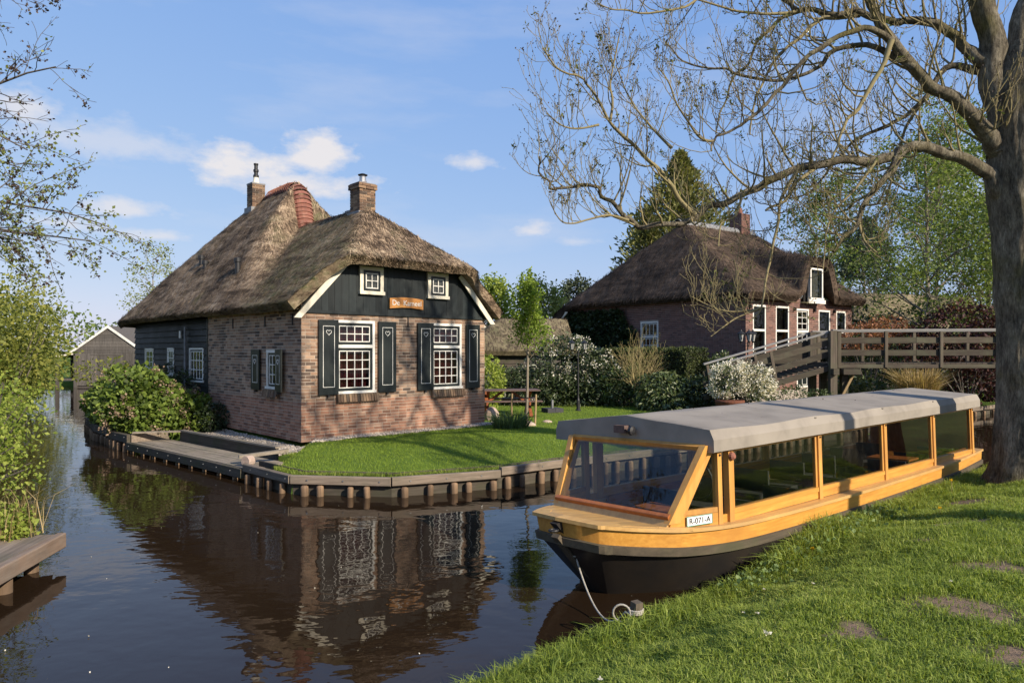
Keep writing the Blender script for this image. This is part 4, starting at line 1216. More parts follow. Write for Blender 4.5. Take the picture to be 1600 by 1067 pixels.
# roof
E2, Z2, RZ2, YR = .45, 3.42, 6.78, 4.75
def roof2(X, Y):
    fr = Z2 + (Y + E2) * (RZ2 - Z2) / (YR + E2)
    re = RZ2 - (Y - YR) * .75
    lf = Z2 + (X + E2) * 1.19 + .16 * np.sin(np.pi * np.clip((X + E2) / 2.9, 0, 1))
    z_ = smin(smin(fr, re, .18), lf, .35)
    dm = 4.80 + .24 * (Y + E2) - 3.2 * np.maximum(0, np.abs(X - 3.88) - .70) ** 1.5 - 2.0 * np.maximum(0, Y - 2.2)
    return -smin(-z_, -dm, .12)
def yb2(X): return 10.3 + 0 * X
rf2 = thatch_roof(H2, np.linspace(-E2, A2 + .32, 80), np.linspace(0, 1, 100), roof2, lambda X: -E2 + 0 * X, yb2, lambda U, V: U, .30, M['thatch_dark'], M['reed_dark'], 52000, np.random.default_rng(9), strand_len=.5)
for k in range(14):
    x = 2.0 + k * .36
    ridge_tile((x, YR, RZ2 - .13), (1, 0, .0), .23, .38, M['lead'], par=rf2, name='ridge_cap')
# dormer in the front slope
sash(H2, T(0, -.30, 0), 3.46, 4.30, 3.30, 4.46, M['white_paint'], M['shutter'], 1, 1, depth=.06, fw=.065, sw=.03, mw=0, back=M['lace'], backd=.05)
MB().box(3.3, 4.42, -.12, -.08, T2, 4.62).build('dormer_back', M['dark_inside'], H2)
MB().box(3.30, 4.42, -.33, -.28, 3.15, 3.29).build('dormer_apron', M['white_paint'], H2)
MB().prism([(-.30, 9.0, 3.12), (-.30, 9.2, 3.16), (-.30, 10.25, 2.38), (-.30, 10.1, 2.28)], (-.04, 0, 0)).build('barge_board', M['cream_paint'], H2)
MB().prism([(0, B2 - .01, -.6), (0, B2 - .01, 2.75), (0, 10.0, 2.4), (0, 10.0, -.6)], (.2, 0, 0)).build('lean_to_wall', M['mortar_far'], H2)
c3 = empty('chimney', (6.2, YR, 0), parent=H2)
MB().box(-.3, .3, -.3, .3, 5.9, 7.52).build('chimney_core', M['mortar_far'], c3)
mb = MB(); z = 6.3; row = 0
while z < 7.46:
    for side in range(4):
        xx = -.312 - (.11 if row % 2 else 0)
        while xx < .31:
            a, b = max(xx, -.312), min(xx + .205, .312)
            if b - a > .02:
                bx = [(a, b, -.316, -.25), (.25, .314, a + .006, b - .006), (a, b, .25, .316), (-.314, -.25, a + .006, b - .006)][side]
                mb.box(*bx, z, z + .06, rng2.random() + .001)
            xx += .217
    z += .072; row += 1
tag(mb.build('brickwork', M['brick_far'], c3), kind='stuff')
MB().lathe([(.10, 7.5), (.12, 7.55), (.10, 7.8), (.07, 7.82)], (0, 0, 0), 12).build('chimney_pot', M['tile_red'], c3, smooth=True)
# ivy on the left wall
n = 9000
px = rng2.uniform(0, 4.6, n); pz = rng2.uniform(-.5, 3.1, n)
ok = px < 3.9 + .7 * vnoise(np.stack([pz, pz * 0], 1), 1.6, 4) - .5 * (pz > 2.3)
px, pz = px[ok], pz[ok]
m2 = Matrix.Translation(H2.location) @ Matrix.Rotation(H2.rotation_euler.z, 4, 'Z') @ ML2
dep = -.02 - .32 * fbm(np.stack([px, pz], 1), 1.6, 7) * rng2.random(len(px))
Pw = np.array([m2 @ Vector((a, b, c)) for a, b, c in zip(px, dep, pz)])
outn = np.array((m2.to_3x3() @ Vector((0, -1, .1)))) * 1.4
iv = empty('climbing_ivy', tuple(m2 @ Vector((2, -.1, -.5)))); tag(iv, 'dark ivy covering the shaded wall of the house under dark thatch', 'ivy')
lf_ = link('ivy_leaves', leaves('ivy_leaves', Pw, .17, rng2, .8, .4, outn), G['ivy']); lf_.parent = iv; lf_.matrix_parent_inverse = Matrix.Translation(iv.location).inverted(); tag(lf_, kind='stuff')
st = MB()
for k in range(5):
    x = .5 + k * .75
    st.tube([tuple(m2 @ Vector((x + .2 * math.sin(z_ * 2 + k), -.02, z_))) for z_ in np.linspace(-.55, 2.9, 9)], .02, 5)
so = st.build('stems', M['bark_grey']); so.parent = iv; so.matrix_parent_inverse = Matrix.Translation(iv.location).inverted(); tag(so, kind='stuff')

# ================================================================== BRIDGE
BR = empty('footbridge', (9.3, 20.0, 0)); tag(BR, 'dark timber footbridge with sloping ramp and pale handrail over the canal', 'bridge')
def bb(nm, p0, p1, w, h, mat, up=(0, 0, 1), bev=.006):
    p0 = Vector(p0); p1 = Vector(p1); d = p1 - p0; m = Matrix.Translation((p0 + p1) / 2)
    o = MB().beam(p0 - (p0 + p1) / 2, p1 - (p0 + p1) / 2, w, h, up, bev).build(nm, M[mat], BR, m); return o
for Yo in (0, 1.35):
    # level span
    for z0, hh in ((.0, 0),):
        bb('handrail', (0.0, Yo - .02, 2.99), (7.0, Yo - .02, 3.03), .14, .055, 'rail_grey')
        bb('rail', (.12, Yo, 2.70), (2.45, Yo, 2.71), .04, .17, 'bridge_wood'); bb('rail', (2.46, Yo + .002, 2.71), (7.0, Yo, 2.72), .04, .17, 'bridge_wood')
        bb('rail', (.12, Yo, 2.34), (2.45, Yo, 2.34), .04, .17, 'bridge_wood'); bb('rail', (2.46, Yo + .002, 2.34), (7.0, Yo, 2.35), .04, .17, 'bridge_wood')
    for x in (1.55, 3.15, 4.8, 6.3):
        bb('baluster', (x, Yo - .06, 1.92), (x, Yo - .06, 2.96), .09, .07, 'bridge_post', (0, 1, 0))
    bb('girder', (-.1, Yo, 1.95), (7.0, Yo, 1.95), .12, .11, 'bridge_wood')
    # ramp down to the island
    for off, hh, nm, mt in ((.0, .055, 'handrail', 'rail_grey'), (-.30, .17, 'rail', 'bridge_wood'), (-.64, .17, 'rail', 'bridge_wood'), (-1.04, .16, 'girder', 'bridge_wood')):
        bb(nm, (-.05, Yo, 2.95 + off), (-3.35, Yo, 1.98 + off), .13 if nm == 'handrail' else .05 if nm == 'rail' else .12, hh, mt)
    for x in (-1.75, -3.2):
        zt = 2.95 + x * .293
        bb('baluster', (x + .14, Yo - .07, zt - 1.1), (x - .05, Yo - .07, zt - .06), .085, .05, 'bridge_post', (0, 1, 0))
    bb('post', (-.02, Yo - .10, -.7), (-.02, Yo - .10, 2.98), .20, .18, 'bridge_post', (0, 1, 0))
    bb('post', (.42, Yo + .14, -.7), (.42, Yo + .14, 1.75), .18, .18, 'bridge_wood', (0, 1, 0))
    bb('post', (6.9, Yo - .1, -.7), (6.9, Yo - .1, 3.0), .2, .2, 'bridge_post', (0, 1, 0))
    bb('post', (.20, Yo - .02, 1.9), (.20, Yo - .02, 2.98), .1, .1, 'bridge_post', (0, 1, 0))
bb('cross_beam', (-.02, -.35, 1.80), (-.02, 1.7, 1.80), .16, .18, 'bridge_wood'); bb('cross_beam', (.46, -.3, 1.80), (.46, 1.7, 1.80), .5, .16, 'bridge_wood')
bb('brace', (.30, -.02, 1.1), (.62, -.02, 1.72), .07, .06, 'stake', (0, 1, 0))
for x in frange(-.05, 6.95, .155):
    bb('deck_board', (x + .07, .07, 2.03), (x + .07, 1.28, 2.03), .145, .04, 'bridge_wood', bev=0)
for k in range(21):
    x = -.1 - k * .155; z_ = 2.03 + x * .293
    bb('deck_board', (x, .07, z_), (x, 1.28, z_), .148, .04, 'bridge_wood', bev=0)

# ================================================================== BOAT
BO = empty('canal_boat', (1.29, 7.41, 0), 0)
BO.rotation_euler = (R(-1.9), 0, math.atan2(.657, .754))
tag(BO, 'long yellow wooden tour boat with glass sides and grey canvas roof', 'boat')
up_ = [(-1.20, 0.0, .805), (-1.09, .46, .775), (-.98, .57, .757), (-.7, .77, .722), (-.3, .95, .68), (.3, 1.07, .645), (1.1, 1.11, .62), (2.6, 1.125, .595), (5, 1.12, .575), (7, 1.08, .57), (8.75, .96, .585)]
wt_ = [(-.56, 0.0, -.18), (-.54, .05, -.18), (-.44, .14, -.18), (-.15, .36, -.18), (.2, .58, -.18), (.7, .77, -.18), (1.5, .90, -.18), (2.8, .96, -.18), (5, .97, -.18), (7, .93, -.18), (8.4, .80, -.18)]
def lerp3(a, b, t): return tuple(a[i] + (b[i] - a[i]) * t for i in range(3))
def hull_row(drop, inset, lean):
    """points along the hull `drop` below the gunwale"""
    r = []
    for a, b in zip(up_, wt_):
        t = drop / (a[2] - b[2]); p = lerp3(a, b, t * lean); r.append((p[0], max(p[1] - inset, 0) if a[1] > 0 else 0, a[2] - drop))
    return r
def strip(rows, closed_bow=True):
    """skin between rows, mirrored; returns MB"""
    mb = MB()
    full = []
    for r in rows:
        port = [(x, -y, z) for x, y, z in reversed(r)]; full.append(port + r[1:])
    n = len(full[0]); V = [p for r in full for p in r]
    F = [(i * n + k, i * n + k + 1, (i + 1) * n + k + 1, (i + 1) * n + k) for i in range(len(full) - 1) for k in range(n - 1)]
    mb.add(V, F); return mb, full
def densify(r, m=6):
    """smooth the sampled station line"""
    r = np.array(r); out = [r[0], r[1]]
    for k in range(1, len(r) - 1):
        p0, p1, p2, p3 = r[max(k - 1, 1)], r[k], r[k + 1], r[min(k + 2, len(r) - 1)]
        for i in range(1, m + 1):
            t = i / m
            out.append(.5 * ((2 * p1) + (-p0 + p2) * t + (2 * p0 - 5 * p1 + 4 * p2 - p3) * t * t + (-p0 + 3 * p1 - 3 * p2 + p3) * t ** 3))
    return [tuple(p) for p in out]
band_t, band_b = densify(hull_row(0.02, 0, .25)), densify(hull_row(.175, .0, .25))
rail_b = densify(hull_row(.255, 0, .25))
mb, full = strip([[(x, y * 1.0, z) for x, y, z in band_t], band_b]); mb.build('topside_plank', M['boat_wood'], BO, smooth=True)
o_ = lambda r, d: [(x - (d if y < .5 else d * .3), y + (d if y > 0 else 0), z) for x, y, z in r]
mb, _ = strip([[(x, y, z + .002) for x, y, z in band_b], [(x, y, z - .004) for x, y, z in o_(band_b, .035)], o_(rail_b, .035), rail_b]); mb.build('rubbing_strake', M['rub_rail'], BO)
mid1 = [lerp3(a, b, .35) for a, b in zip(rail_b, densify(wt_))]; mid2 = [lerp3(a, b, .75) for a, b in zip(rail_b, densify(wt_))]
mb, _ = strip([[(x, y, z + .01) for x, y, z in rail_b], mid1, mid2, densify(wt_)]); mb.build('hull', M['hull_black'], BO, smooth=True)
# transom at the stern
MB().prism([(8.75, -.95, .56), (8.75, .95, .56), (8.45, .8, -.15), (8.45, -.8, -.15)], (.02, 0, 0)).build('transom', M['boat_wood'], BO)
# capping: gunwale ledge
lip = densify([(x, y, z) for x, y, z in up_])
outr = [(x - (.03 if y < .5 else .01), y + (.03 if y > 0 else 0), z + .012) for x, y, z in lip]
inn = [(x + (.10 if y < .6 else .05), max(y - (.11 if y < .9 else .16), 0), z + .012) for x, y, z in lip]
mb, _ = strip([[(x, y, z - .035) for x, y, z in outr], outr, inn, [(x, y, z - .04) for x, y, z in inn]]); mb.build('gunwale', M['boat_deck'], BO)
# foredeck planks
ol = np.array([(x, y, z) for x, y, z in lip if x < .5])
for k in range(10):
    y0, y1 = -1.0 + k * .2, -1.0 + (k + 1) * .2
    def fx(y):
        ya = abs(y); return float(np.interp(ya, ol[:, 1], ol[:, 0])) + .05
    xe = -.28
    xa, xb = fx(y0 + .003), fx(y1 - .003)
    if xa > xe - .05 and xb > xe - .05: continue
    xa, xb = min(xa, xe - .01), min(xb, xe - .01)
    zf = lambda x: float(np.interp(x, ol[:, 0], ol[:, 2])) + .018
    pm_ = MB(); ts = np.linspace(0, 1, 7); Vp = []
    for dz_ in (0, -.03):
        for yv, xf in ((y0 + .003, xa), (y1 - .003, xb)):
            for t_ in ts:
                x_ = xf + (xe - xf) * t_; Vp.append((x_, yv, zf(x_) + dz_))
    Fp = [(k_, k_ + 1, 7 + k_ + 1, 7 + k_) for k_ in range(6)] + [(14 + k_, 21 + k_, 21 + k_ + 1, 14 + k_ + 1) for k_ in range(6)]
    Fp += [(k_, 14 + k_, 15 + k_, k_ + 1) for k_ in range(6)] + [(7 + k_, 8 + k_, 22 + k_, 21 + k_) for k_ in range(6)] + [(0, 7, 21, 14), (6, 20, 27, 13)]
    pm_.add(Vp, Fp); pm_.build('deck_plank', M['boat_deck'], BO)
# stem bar and ring
MB().beam((-1.23, 0, .64), (-.55, 0, -.12), .045, .10, (0, 1, 0)).build('stem_bar', M['rub_rail'], BO)
MB().prism([(-1.26, -.05, .76), (-1.10, -.05, .58), (-1.00, -.05, .60), (-1.13, -.05, .78)], (0, .1, 0)).build('stem_plate', M['hull_black'], BO)
rt = [(-1.27 + .045 * math.cos(a), .045 * math.sin(a) - .02, .70) for a in np.linspace(0, 2 * math.pi, 13)]
MB().tube(rt, .011, 6).build('mooring_ring', M['black_metal'], BO)
# inner bottom
mb, _ = strip([[(x, y * .9, .13) for x, y, z in densify(wt_)], [(x, 0, .13) for x, y, z in densify(wt_)]]); mb.build('floor', M['rub_rail'], BO)

# cabin sides
RT = 1.40        # underside of roof edge
posts = [.155, .36, 2.31, 4.28, 6.19, 8.09]
def sillz(x): return .770 - (x - .36) * .0158
def decz(x): return float(np.interp(x, [p[0] for p in up_], [p[2] for p in up_]))
for sy in (-1, 1):
    yo = 1.0 * sy
    q = lambda a, b: (min(a * sy, b * sy), max(a * sy, b * sy))
    def sbox(nm, x0, x1, ya, yb, z0a, z0b, z1a, z1b, mat):
        y0, y1 = q(ya, yb)
        V = [(x0, y0, z0a), (x1, y0, z0b), (x1, y1, z0b), (x0, y1, z0a), (x0, y0, z1a), (x1, y0, z1b), (x1, y1, z1b), (x0, y1, z1a)]
        m = MB(); m.add(V, [(0, 3, 2, 1), (4, 5, 6, 7), (0, 1, 5, 4), (1, 2, 6, 5), (2, 3, 7, 6), (3, 0, 4, 7)]); return m.build(nm, M[mat], BO)
    sbox('coaming', .10, 8.3, .955, .985, decz(.1) + .0, .56, sillz(.1) - .035, sillz(8.3) - .035, 'boat_wood')
    for i in range(1, 5):
        a, b = posts[i] + .05, posts[i + 1] - .05
        sbox('window_sill', a, b, .94, 1.012, sillz(a) - .04, sillz(b) - .04, sillz(a) + .012, sillz(b) + .012, 'boat_wood')
        sbox('lower_rail', a, b, .95, .998, sillz(a) - .12, sillz(b) - .12, sillz(a) - .043, sillz(b) - .043, 'boat_wood')
        for xx in (a - .004, b - .036):
            sbox('window_stile', xx, xx + .04, .955, .995, sillz(xx) + .013, sillz(xx) + .013, RT + .04, RT + .04, 'boat_post')
        sbox('window_head', a + .036, b - .036, .957, .993, RT - .055, RT - .055, RT + .03, RT + .03, 'boat_wood')
        sbox('pane', a + .034, b - .034, .974, .978, sillz(a) + .012, sillz(b) + .012, RT - .05, RT - .05, 'boat_glass')
    for i, x in enumerate(posts):
        hw = .042 if i else .035
        sbox('post', x - hw, x + hw, .945, 1.018, decz(x) + .01, decz(x) + .01, RT + .05, RT + .05, 'boat_post')
        MB().lathe([(.012, 0), (.012, .012)], (0, 0, 0), 7).build('bolt', M['black_metal'], BO, Matrix.Translation((x, 1.019 * sy, RT - .06)) @ Matrix.Rotation(R(90), 4, 'X'))
    # quarter light behind the raked windscreen post
    pl = .98 * sy
    def tri(nm, poly, th, mat):
        yy = lambda x, z_: sy * (.98 - .16 * min(1, max(0, (.12 - x) / .62)) * min(1, max(0, (RT - z_) / .6 + .1)))
        return MB().prism([(x, yy(x, z_) - th / 2, z_) for x, z_ in poly], (0, th, 0)).build(nm, M[mat], BO)
    tri('raked_post', [(-.50, .74), (-.36, .74), (.06, RT + .05), (-.08, RT + .05)], .075, 'boat_post')
    tri('raked_stile', [(-.345, .79), (-.29, .79), (.11, RT + .04), (.065, RT + .04)], .045, 'boat_post')
    tri('quarter_sill', [(-.33, .80), (.12, .785), (.12, .835), (-.31, .845)], .05, 'boat_post')
    tri('side_panel', [(-.50, .66), (.12, .645), (.12, .783), (-.44, .798)], .055, 'boat_wood')
    tri('pane', [(-.26, .84), (.125, .83), (.125, RT), (.09, RT)], .004, 'boat_glass')
# wind screen across the bow
MB().beam((-.46, -.84, .80), (-.46, .84, .80), .055, .05, (-.5, 0, 1), bev=.006).build('screen_rail', M['boat_inner'], BO)
MB().prism([(-.53, -.84, .70), (-.53, .84, .70), (-.475, .84, .775), (-.475, -.84, .775)], (.03, 0, 0)).build('screen_skirt', M['boat_deck'], BO)
MB().beam((-.04, -.98, RT + .02), (-.04, .98, RT + .02), .05, .06, (-.5, 0, 1)).build('screen_head', M['boat_post'], BO)
MB().prism([(-.445, -.80, .82), (-.445, .80, .82), (-.055, .94, RT), (-.055, -.94, RT)], (.005, 0, .002)).build('pane', M['boat_glass'], BO)
MB().box(8.25, 8.3, -.95, .95, .5, 1.38).build('stern_bulkhead', M['boat_inner'], BO)
# canvas roof
nx_, ny_ = 60, 25
V = []; xsr = np.linspace(-.03, 8.32, nx_)
prof = []
for k in range(ny_):
    s_ = -1 + 2 * k / (ny_ - 1); a = abs(s_)
    if a > .86: y_ = 1.075; z_ = RT - .015 + (1 - a) / .14 * .195
    else: y_ = a / .86 * 1.068; z_ = 1.70 - .112 * (a / .86)
    prof.append((math.copysign(y_, s_) if s_ else 0.0, z_))
for i, x in enumerate(xsr):
    sag = .012 * math.cos((x - .155) / 1.95 * 2 * math.pi)
    for y_, z_ in prof:
        nzv = float(vnoise(np.array([[x * 2.2, y_ * 3, z_]]), 1.0, 2)[0] - .5)
        top_ = abs(y_) < 1.04
        V.append((x, y_ + (0 if top_ else math.copysign(.012 * nzv, y_)), z_ + (sag * .6 + .012 * nzv if top_ else .006 * nzv)))
F = [(i * ny_ + k, (i + 1) * ny_ + k, (i + 1) * ny_ + k + 1, i * ny_ + k + 1) for i in range(nx_ - 1) for k in range(ny_ - 1)]
b0 = len(V)
for end, i in ((0, 0), (1, nx_ - 1)):
    # front and rear cloth valance down to the edge line
    row = [V[i * ny_ + k] for k in range(ny_)]
    base = [(x_, y_, RT - .02) for x_, y_, z_ in row]
    s0 = len(V); V += base
    for k in range(ny_ - 1): F.append((i * ny_ + k, i * ny_ + k + 1, s0 + k + 1, s0 + k))
me = bpy.data.meshes.new('canvas_roof'); me.from_pydata(V, [], F); me.update()
me.polygons.foreach_set('use_smooth', [abs(p.normal.x) < .3 and p.normal.z > .9 and abs(p.center.y) < .95 for p in me.polygons])
link('canvas_roof', me, M['canvas'], BO)
MB().box(.02, 8.27, -1.03, 1.03, RT + .03, RT + .05).build('ceiling', M['boat_inner'], BO)
MB().box(-.12, -.025, -.05, .10, 1.52, 1.60).build('lamp_block', M['table_top'], BO)
MB().lathe([(.035, 0), (.05, .02), (.05, .05), (.02, .06)], (0, 0, 0), 10).build('navigation_light', M['black_metal'], BO, Matrix.Translation((-.10, -.10, 1.55)) @ Matrix.Rotation(R(90), 4, 'X'))
MB().lathe([(.045, 0), (.04, .03), (.02, .05)], (0, 0, 0), 12).build('side_lamp', M['tile_red'], BO, Matrix.Translation((.36, -1.02, 1.31)) @ Matrix.Rotation(R(90), 4, 'X'))
# roof edge batten and stitched seam
for sy in (-1, 1):
    MB().box(.05, 8.25, 1.0 * sy - .02, 1.0 * sy + .02, RT + .002, RT + .028).build('roof_beam', M['boat_inner'], BO)
    MB().box(-.02, 8.31, 1.07 * sy - .004, 1.07 * sy + .006, RT - .012, RT + .004).build('hem', M['canvas'], BO)
for x in (2.13, 4.1, 6.06):
    MB().prism([(x, -1.06, RT + .186), (x, 0, 1.709), (x, 1.06, RT + .186), (x, 1.05, RT + .17), (x, 0, 1.69), (x, -1.05, RT + .17)], (.035, 0, 0)).build('seam', M['canvas'], BO)
# benches and tables inside
for i, x in enumerate((.7, 1.75, 2.8, 3.85, 4.9, 5.95, 7.0)):
    for sy in (-1, 1):
        y0, y1 = sorted((.28 * sy, .88 * sy))
        b = MB().box(x, x + .42, y0, y1, .36, .42).build('bench_seat', M['seat_grey'], BO)
        MB().box(x + .40, x + .44, y0, y1, .43, .72).build('bench_back', M['seat_grey'], BO)
        MB().box(x + .05, x + .37, y0 + .05, y1 - .05, .13, .355).build('bench_base', M['boat_inner'], BO)
for x in (5.45, 6.5):
    MB().box(x, x + .4, -.88, -.2, .70, .73).build('table_top', M['boat_inner'], BO)
for sy in (-1, 1):
    MB().box(.45, 8.1, .90 * sy - .02, .90 * sy + .02, .60, .68).build('side_shelf', M['boat_inner'], BO)
wh = [(.55 + .02 * 0, -.45 + .19 * math.cos(a), .98 + .19 * math.sin(a)) for a in np.linspace(0, 2 * math.pi, 17)]
MB().tube(wh, .014, 6).build('steering_wheel', M['black_metal'], BO)
MB().beam((.10, -.45, .70), (.55, -.45, .98), .05, .05).build('steering_column', M['black_metal'], BO)
MB().box(-.20, .12, -.8, -.1, .4, .78).build('dashboard', M['boat_inner'], BO)
# registration plate
pl_ = MB().box(-.16, .16, -.006, 0, -.047, .047).build('registration_plate', M['plate_white'], BO, Matrix.Translation((-.14, -.962, .744)) @ Matrix.Rotation(R(-14.5), 4, 'Z'))
for a, b, c, d in ((-.16, .16, .041, .047), (-.16, .16, -.047, -.041), (-.16, -.154, -.041, .041), (.154, .16, -.041, .041)):
    MB().box(a, b, -.008, -.005, c, d).build('plate_border', M['plate_green'], pl_)
tm = text_mesh('plate_number', 'R-071-A', .078, .001)
l2 = link('plate_number', tm, M['ink'], pl_); l2.rotation_euler = (R(90), 0, 0); l2.location = (0, -.009, -.003)
# the hull and cabin are a little narrower than the roof and lie toward the near side
for o in list(BO.children):
    if o.name.split('.')[0] not in ('canvas_roof', 'hem', 'seam', 'lamp_block', 'navigation_light', 'ceiling'):
        o.matrix_local = Matrix.Translation((0, -.10, 0)) @ Matrix.Diagonal((1, .90, 1, 1)) @ o.matrix_basis
# mooring post and line
mp = empty('mooring_post', (1.02, 5.66, .1)); tag(mp, 'short square wooden mooring post in the grass at the water edge', 'post')
MB().box(-.036, .036, -.036, .036, -.3, .24).build('post_shaft', M['bridge_post'], mp, Matrix.Rotation(.5, 4, 'Z') @ Matrix.Rotation(.05, 4, 'X'))
bpy.context.view_layer.update()
s0 = BO.matrix_world @ Vector((-1.0, -.14, .40)); e0 = Vector((.93, 5.64, .26))
pts = [tuple(s0.lerp(e0, t) - Vector((0, 0, .30 * 4 * t * (1 - t) * (.8 + .2 * t)))) for t in np.linspace(0, 1, 18)]
loop = [(1.02 + .058 * math.cos(a), 5.66 + .058 * math.sin(a), .24 + .012 * a / 6) for a in np.linspace(math.pi, 6 * math.pi, 40)]
lp2 = [(.90 + .07 * math.cos(a), 5.62 + .03 * math.sin(a * .5), .25 + .07 * math.sin(a)) for a in np.linspace(0, 2.1 * math.pi, 20)]
knot = [tuple(s0 + Vector((.035 * math.cos(a), .035 * math.sin(a), .012 * a / 3))) for a in np.linspace(0, 4 * math.pi, 24)]
rp = MB().tube(knot + pts + lp2 + loop, .0085, 7).build('mooring_rope', M['rope'], smooth=True)
tag(rp, 'white mooring rope from the boat stem to the wooden post', 'rope')

# ================================================================== GARDEN FURNITURE
def tree_like(name, label, cat, base, group=None):
    o = empty(name, base); tag(o, label, cat, group); return o
def under(o, par):
    """parent a mesh made in world axes under an unrotated empty"""
    o.parent = par; o.matrix_parent_inverse = Matrix.Translation(par.location).inverted(); return o
def stuff(o): return tag(o, kind='stuff')

tb = empty('picnic_table', (-.15, 20.4, .5), R(8)); tag(tb, 'red brown picnic table with fixed benches on the lawn', 'picnic table')
for i in range(5):
    MB().box(-.95, .95, -.36 + i * .148, -.36 + i * .148 + .138, .72, .757).build('table_board', M['table_top'], tb)
for sy in (-1, 1):
    for k in (0, 1):
        y0 = .58 * sy + (k - .5) * .15 - .065
        MB().box(-.95, .95, y0, y0 + .135, .425, .46).build('seat_board', M['table_top'], tb)
for x in (-.62, .62):
    MB().beam((x, -.68, 0), (x, .22, .72), .045, .095, (1, 0, 0)).build('leg', M['table_wood'], tb)
    MB().beam((x + .046, .68, 0), (x + .046, -.22, .72), .045, .095, (1, 0, 0)).build('leg', M['table_wood'], tb)
    MB().beam((x - .046, -.74, .385), (x - .046, .74, .385), .045, .09).build('bearer', M['table_wood'], tb)
    MB().beam((x - .046, -.36, .675), (x - .046, .36, .675), .045, .085).build('bearer', M['table_wood'], tb)
    MB().beam((x * .9, 0, .40), (x * .2, 0, .70), .04, .07).build('brace', M['table_wood'], tb)

ub = empty('parasol_base', (1.25, 21.3, .5), R(20)); tag(ub, 'black concrete parasol base with a short tube on the lawn', 'parasol base')
for a in range(2):
    for b in range(2):
        MB().box(-.26 + a * .265, -.005 + a * .265, -.26 + b * .265, -.005 + b * .265, 0, .13).build('slab', M['concrete'], ub)
MB().lathe([(.035, .05), (.035, .38)], (0, 0, 0), 10).build('tube', M['lead'], ub)

def lantern(par, c, s=1.0):
    l = empty('lantern', c, parent=par)
    mb = MB(); n = 6
    MB().lathe([(.045 * s, 0), (.05 * s, .02 * s), (.085 * s, .20 * s)], (0, 0, 0), 6).build('lamp_glass', M['lamp_glass'], l)
    for k in range(6):
        a = k * math.pi / 3
        MB().beam((.05 * s * math.cos(a), .05 * s * math.sin(a), .02 * s), (.09 * s * math.cos(a), .09 * s * math.sin(a), .205 * s), .012 * s, .012 * s, (.3, .2, 1)).build('lamp_bar', M['black_metal'], l)
    MB().lathe([(.12 * s, .205 * s), (.11 * s, .22 * s), (.05 * s, .275 * s), (.03 * s, .29 * s), (.015 * s, .33 * s)], (0, 0, 0), 12).build('lamp_roof', M['black_metal'], l)
    MB().lathe([(.02 * s, -.05 * s), (.05 * s, 0.0)], (0, 0, 0), 8).build('lamp_foot', M['black_metal'], l)
    return l
def lamp_post(loc, h, heads, label, s=1.0, rz=0.0, arm=.2):
    o = empty('lamp_post', loc, rz); tag(o, label, 'lamp post')
    MB().lathe([(.085, 0), (.085, .05), (.06, .08), (.055, .35), (.035, .42), (.026, .5), (.022, h)], (0, 0, 0), 12).build('post_shaft', M['black_metal'], o, smooth=False)
    for k in range(heads):
        a = math.pi * 2 * k / heads
        c = (arm * math.cos(a), arm * math.sin(a), h + .02)
        MB().tube([(0, 0, h - .12), (arm * .5 * math.cos(a), arm * .5 * math.sin(a), h - .16), (c[0], c[1], h - .10), (c[0], c[1], h - .02)], .011, 6).build('arm', M['black_metal'], o)
        lantern(o, c, s)
    return o
lamp_post((2.1, 21.8, .48), 1.95, 2, 'black lamp post with two lanterns on the lawn before the rhododendron', .95)
lamp_post((7.75, 22.6, .95), 1.75, 3, 'black lamp post with three lanterns at the corner of the far house', 1.15, .4, .22)

def boulder(loc, r, label, seed):
    bm = bmesh.new(); bmesh.ops.create_icosphere(bm, subdivisions=3, radius=1)
    P = np.array([v.co[:] for v in bm.verts]); d = 1 + .5 * (fbm(P + seed, 1.2, seed, 3) - .5)
    for v, k in zip(bm.verts, d): v.co = Vector((v.co.x * r[0] * k, v.co.y * r[1] * k, v.co.z * r[2] * k))
    me = bpy.data.meshes.new('boulder'); bm.to_mesh(me); bm.free()
    o = link('boulder', me, M['boulder']); o.location = loc; tag(o, label, 'boulder', 'garden boulders'); return o
boulder((-.55, 18.9, .58), (.21, .2, .27), 'upright pinkish boulder at the house corner by the picnic table', 3)
boulder((.38, 17.6, .49), (.24, .2, .11), 'flat tan boulder at the foot of the young staked tree', 9)
boulder((.95, 18.4, .49), (.13, .1, .06), 'small low stone on the lawn right of the tree stake', 14)
bm_ = boulder

# young staked tree on the lawn
yt = tree_like('young_tree', 'slender young tree with fresh green leaves staked on the lawn', 'tree', (.38, 17.95, .48))
rt_ = np.random.default_rng(21)
br = []; tips = []
br.append((np.array([(.38, 17.95, .45), (.40, 17.95, 1.4), (.41, 17.94, 2.4), (.42, 17.95, 3.4), (.47, 17.95, 4.4)]), np.array([.04, .036, .03, .018, .006]), 8))
for k in range(26):
    zt = 2.15 + (k / 26) ** .85 * 1.85; a = k * 2.4
    L = (1.0 - (zt - 2.15) * .34) * rt_.uniform(.75, 1.15)
    grow((.42, 17.95, zt), (math.cos(a), math.sin(a), 1.0), L * .82, .012, 1, rt_, br, tips, up=.16, wob=.12, nseg=5, kids=(0, 4), ratio=.42, sides=(6, 5, 3), spread=.7)
under(link('trunk', tubes_mesh('trunk', br), M['bark_light']), yt)
P = jitter_on(tips, 3300, rt_, .085)
PT = np.stack([.46 + rt_.normal(0, .04, 240), 17.95 + rt_.normal(0, .04, 240), rt_.uniform(3.6, 4.55, 240)], 1)
P2 = np.stack([.02 + rt_.normal(0, .05, 110), 17.9 + rt_.normal(0, .05, 110), rt_.uniform(3.3, 4.05, 110)], 1)
stuff(under(link('crown', leaves('crown', np.concatenate([P, PT, P2]), .095, rt_, .5, .35), G['young']), yt))
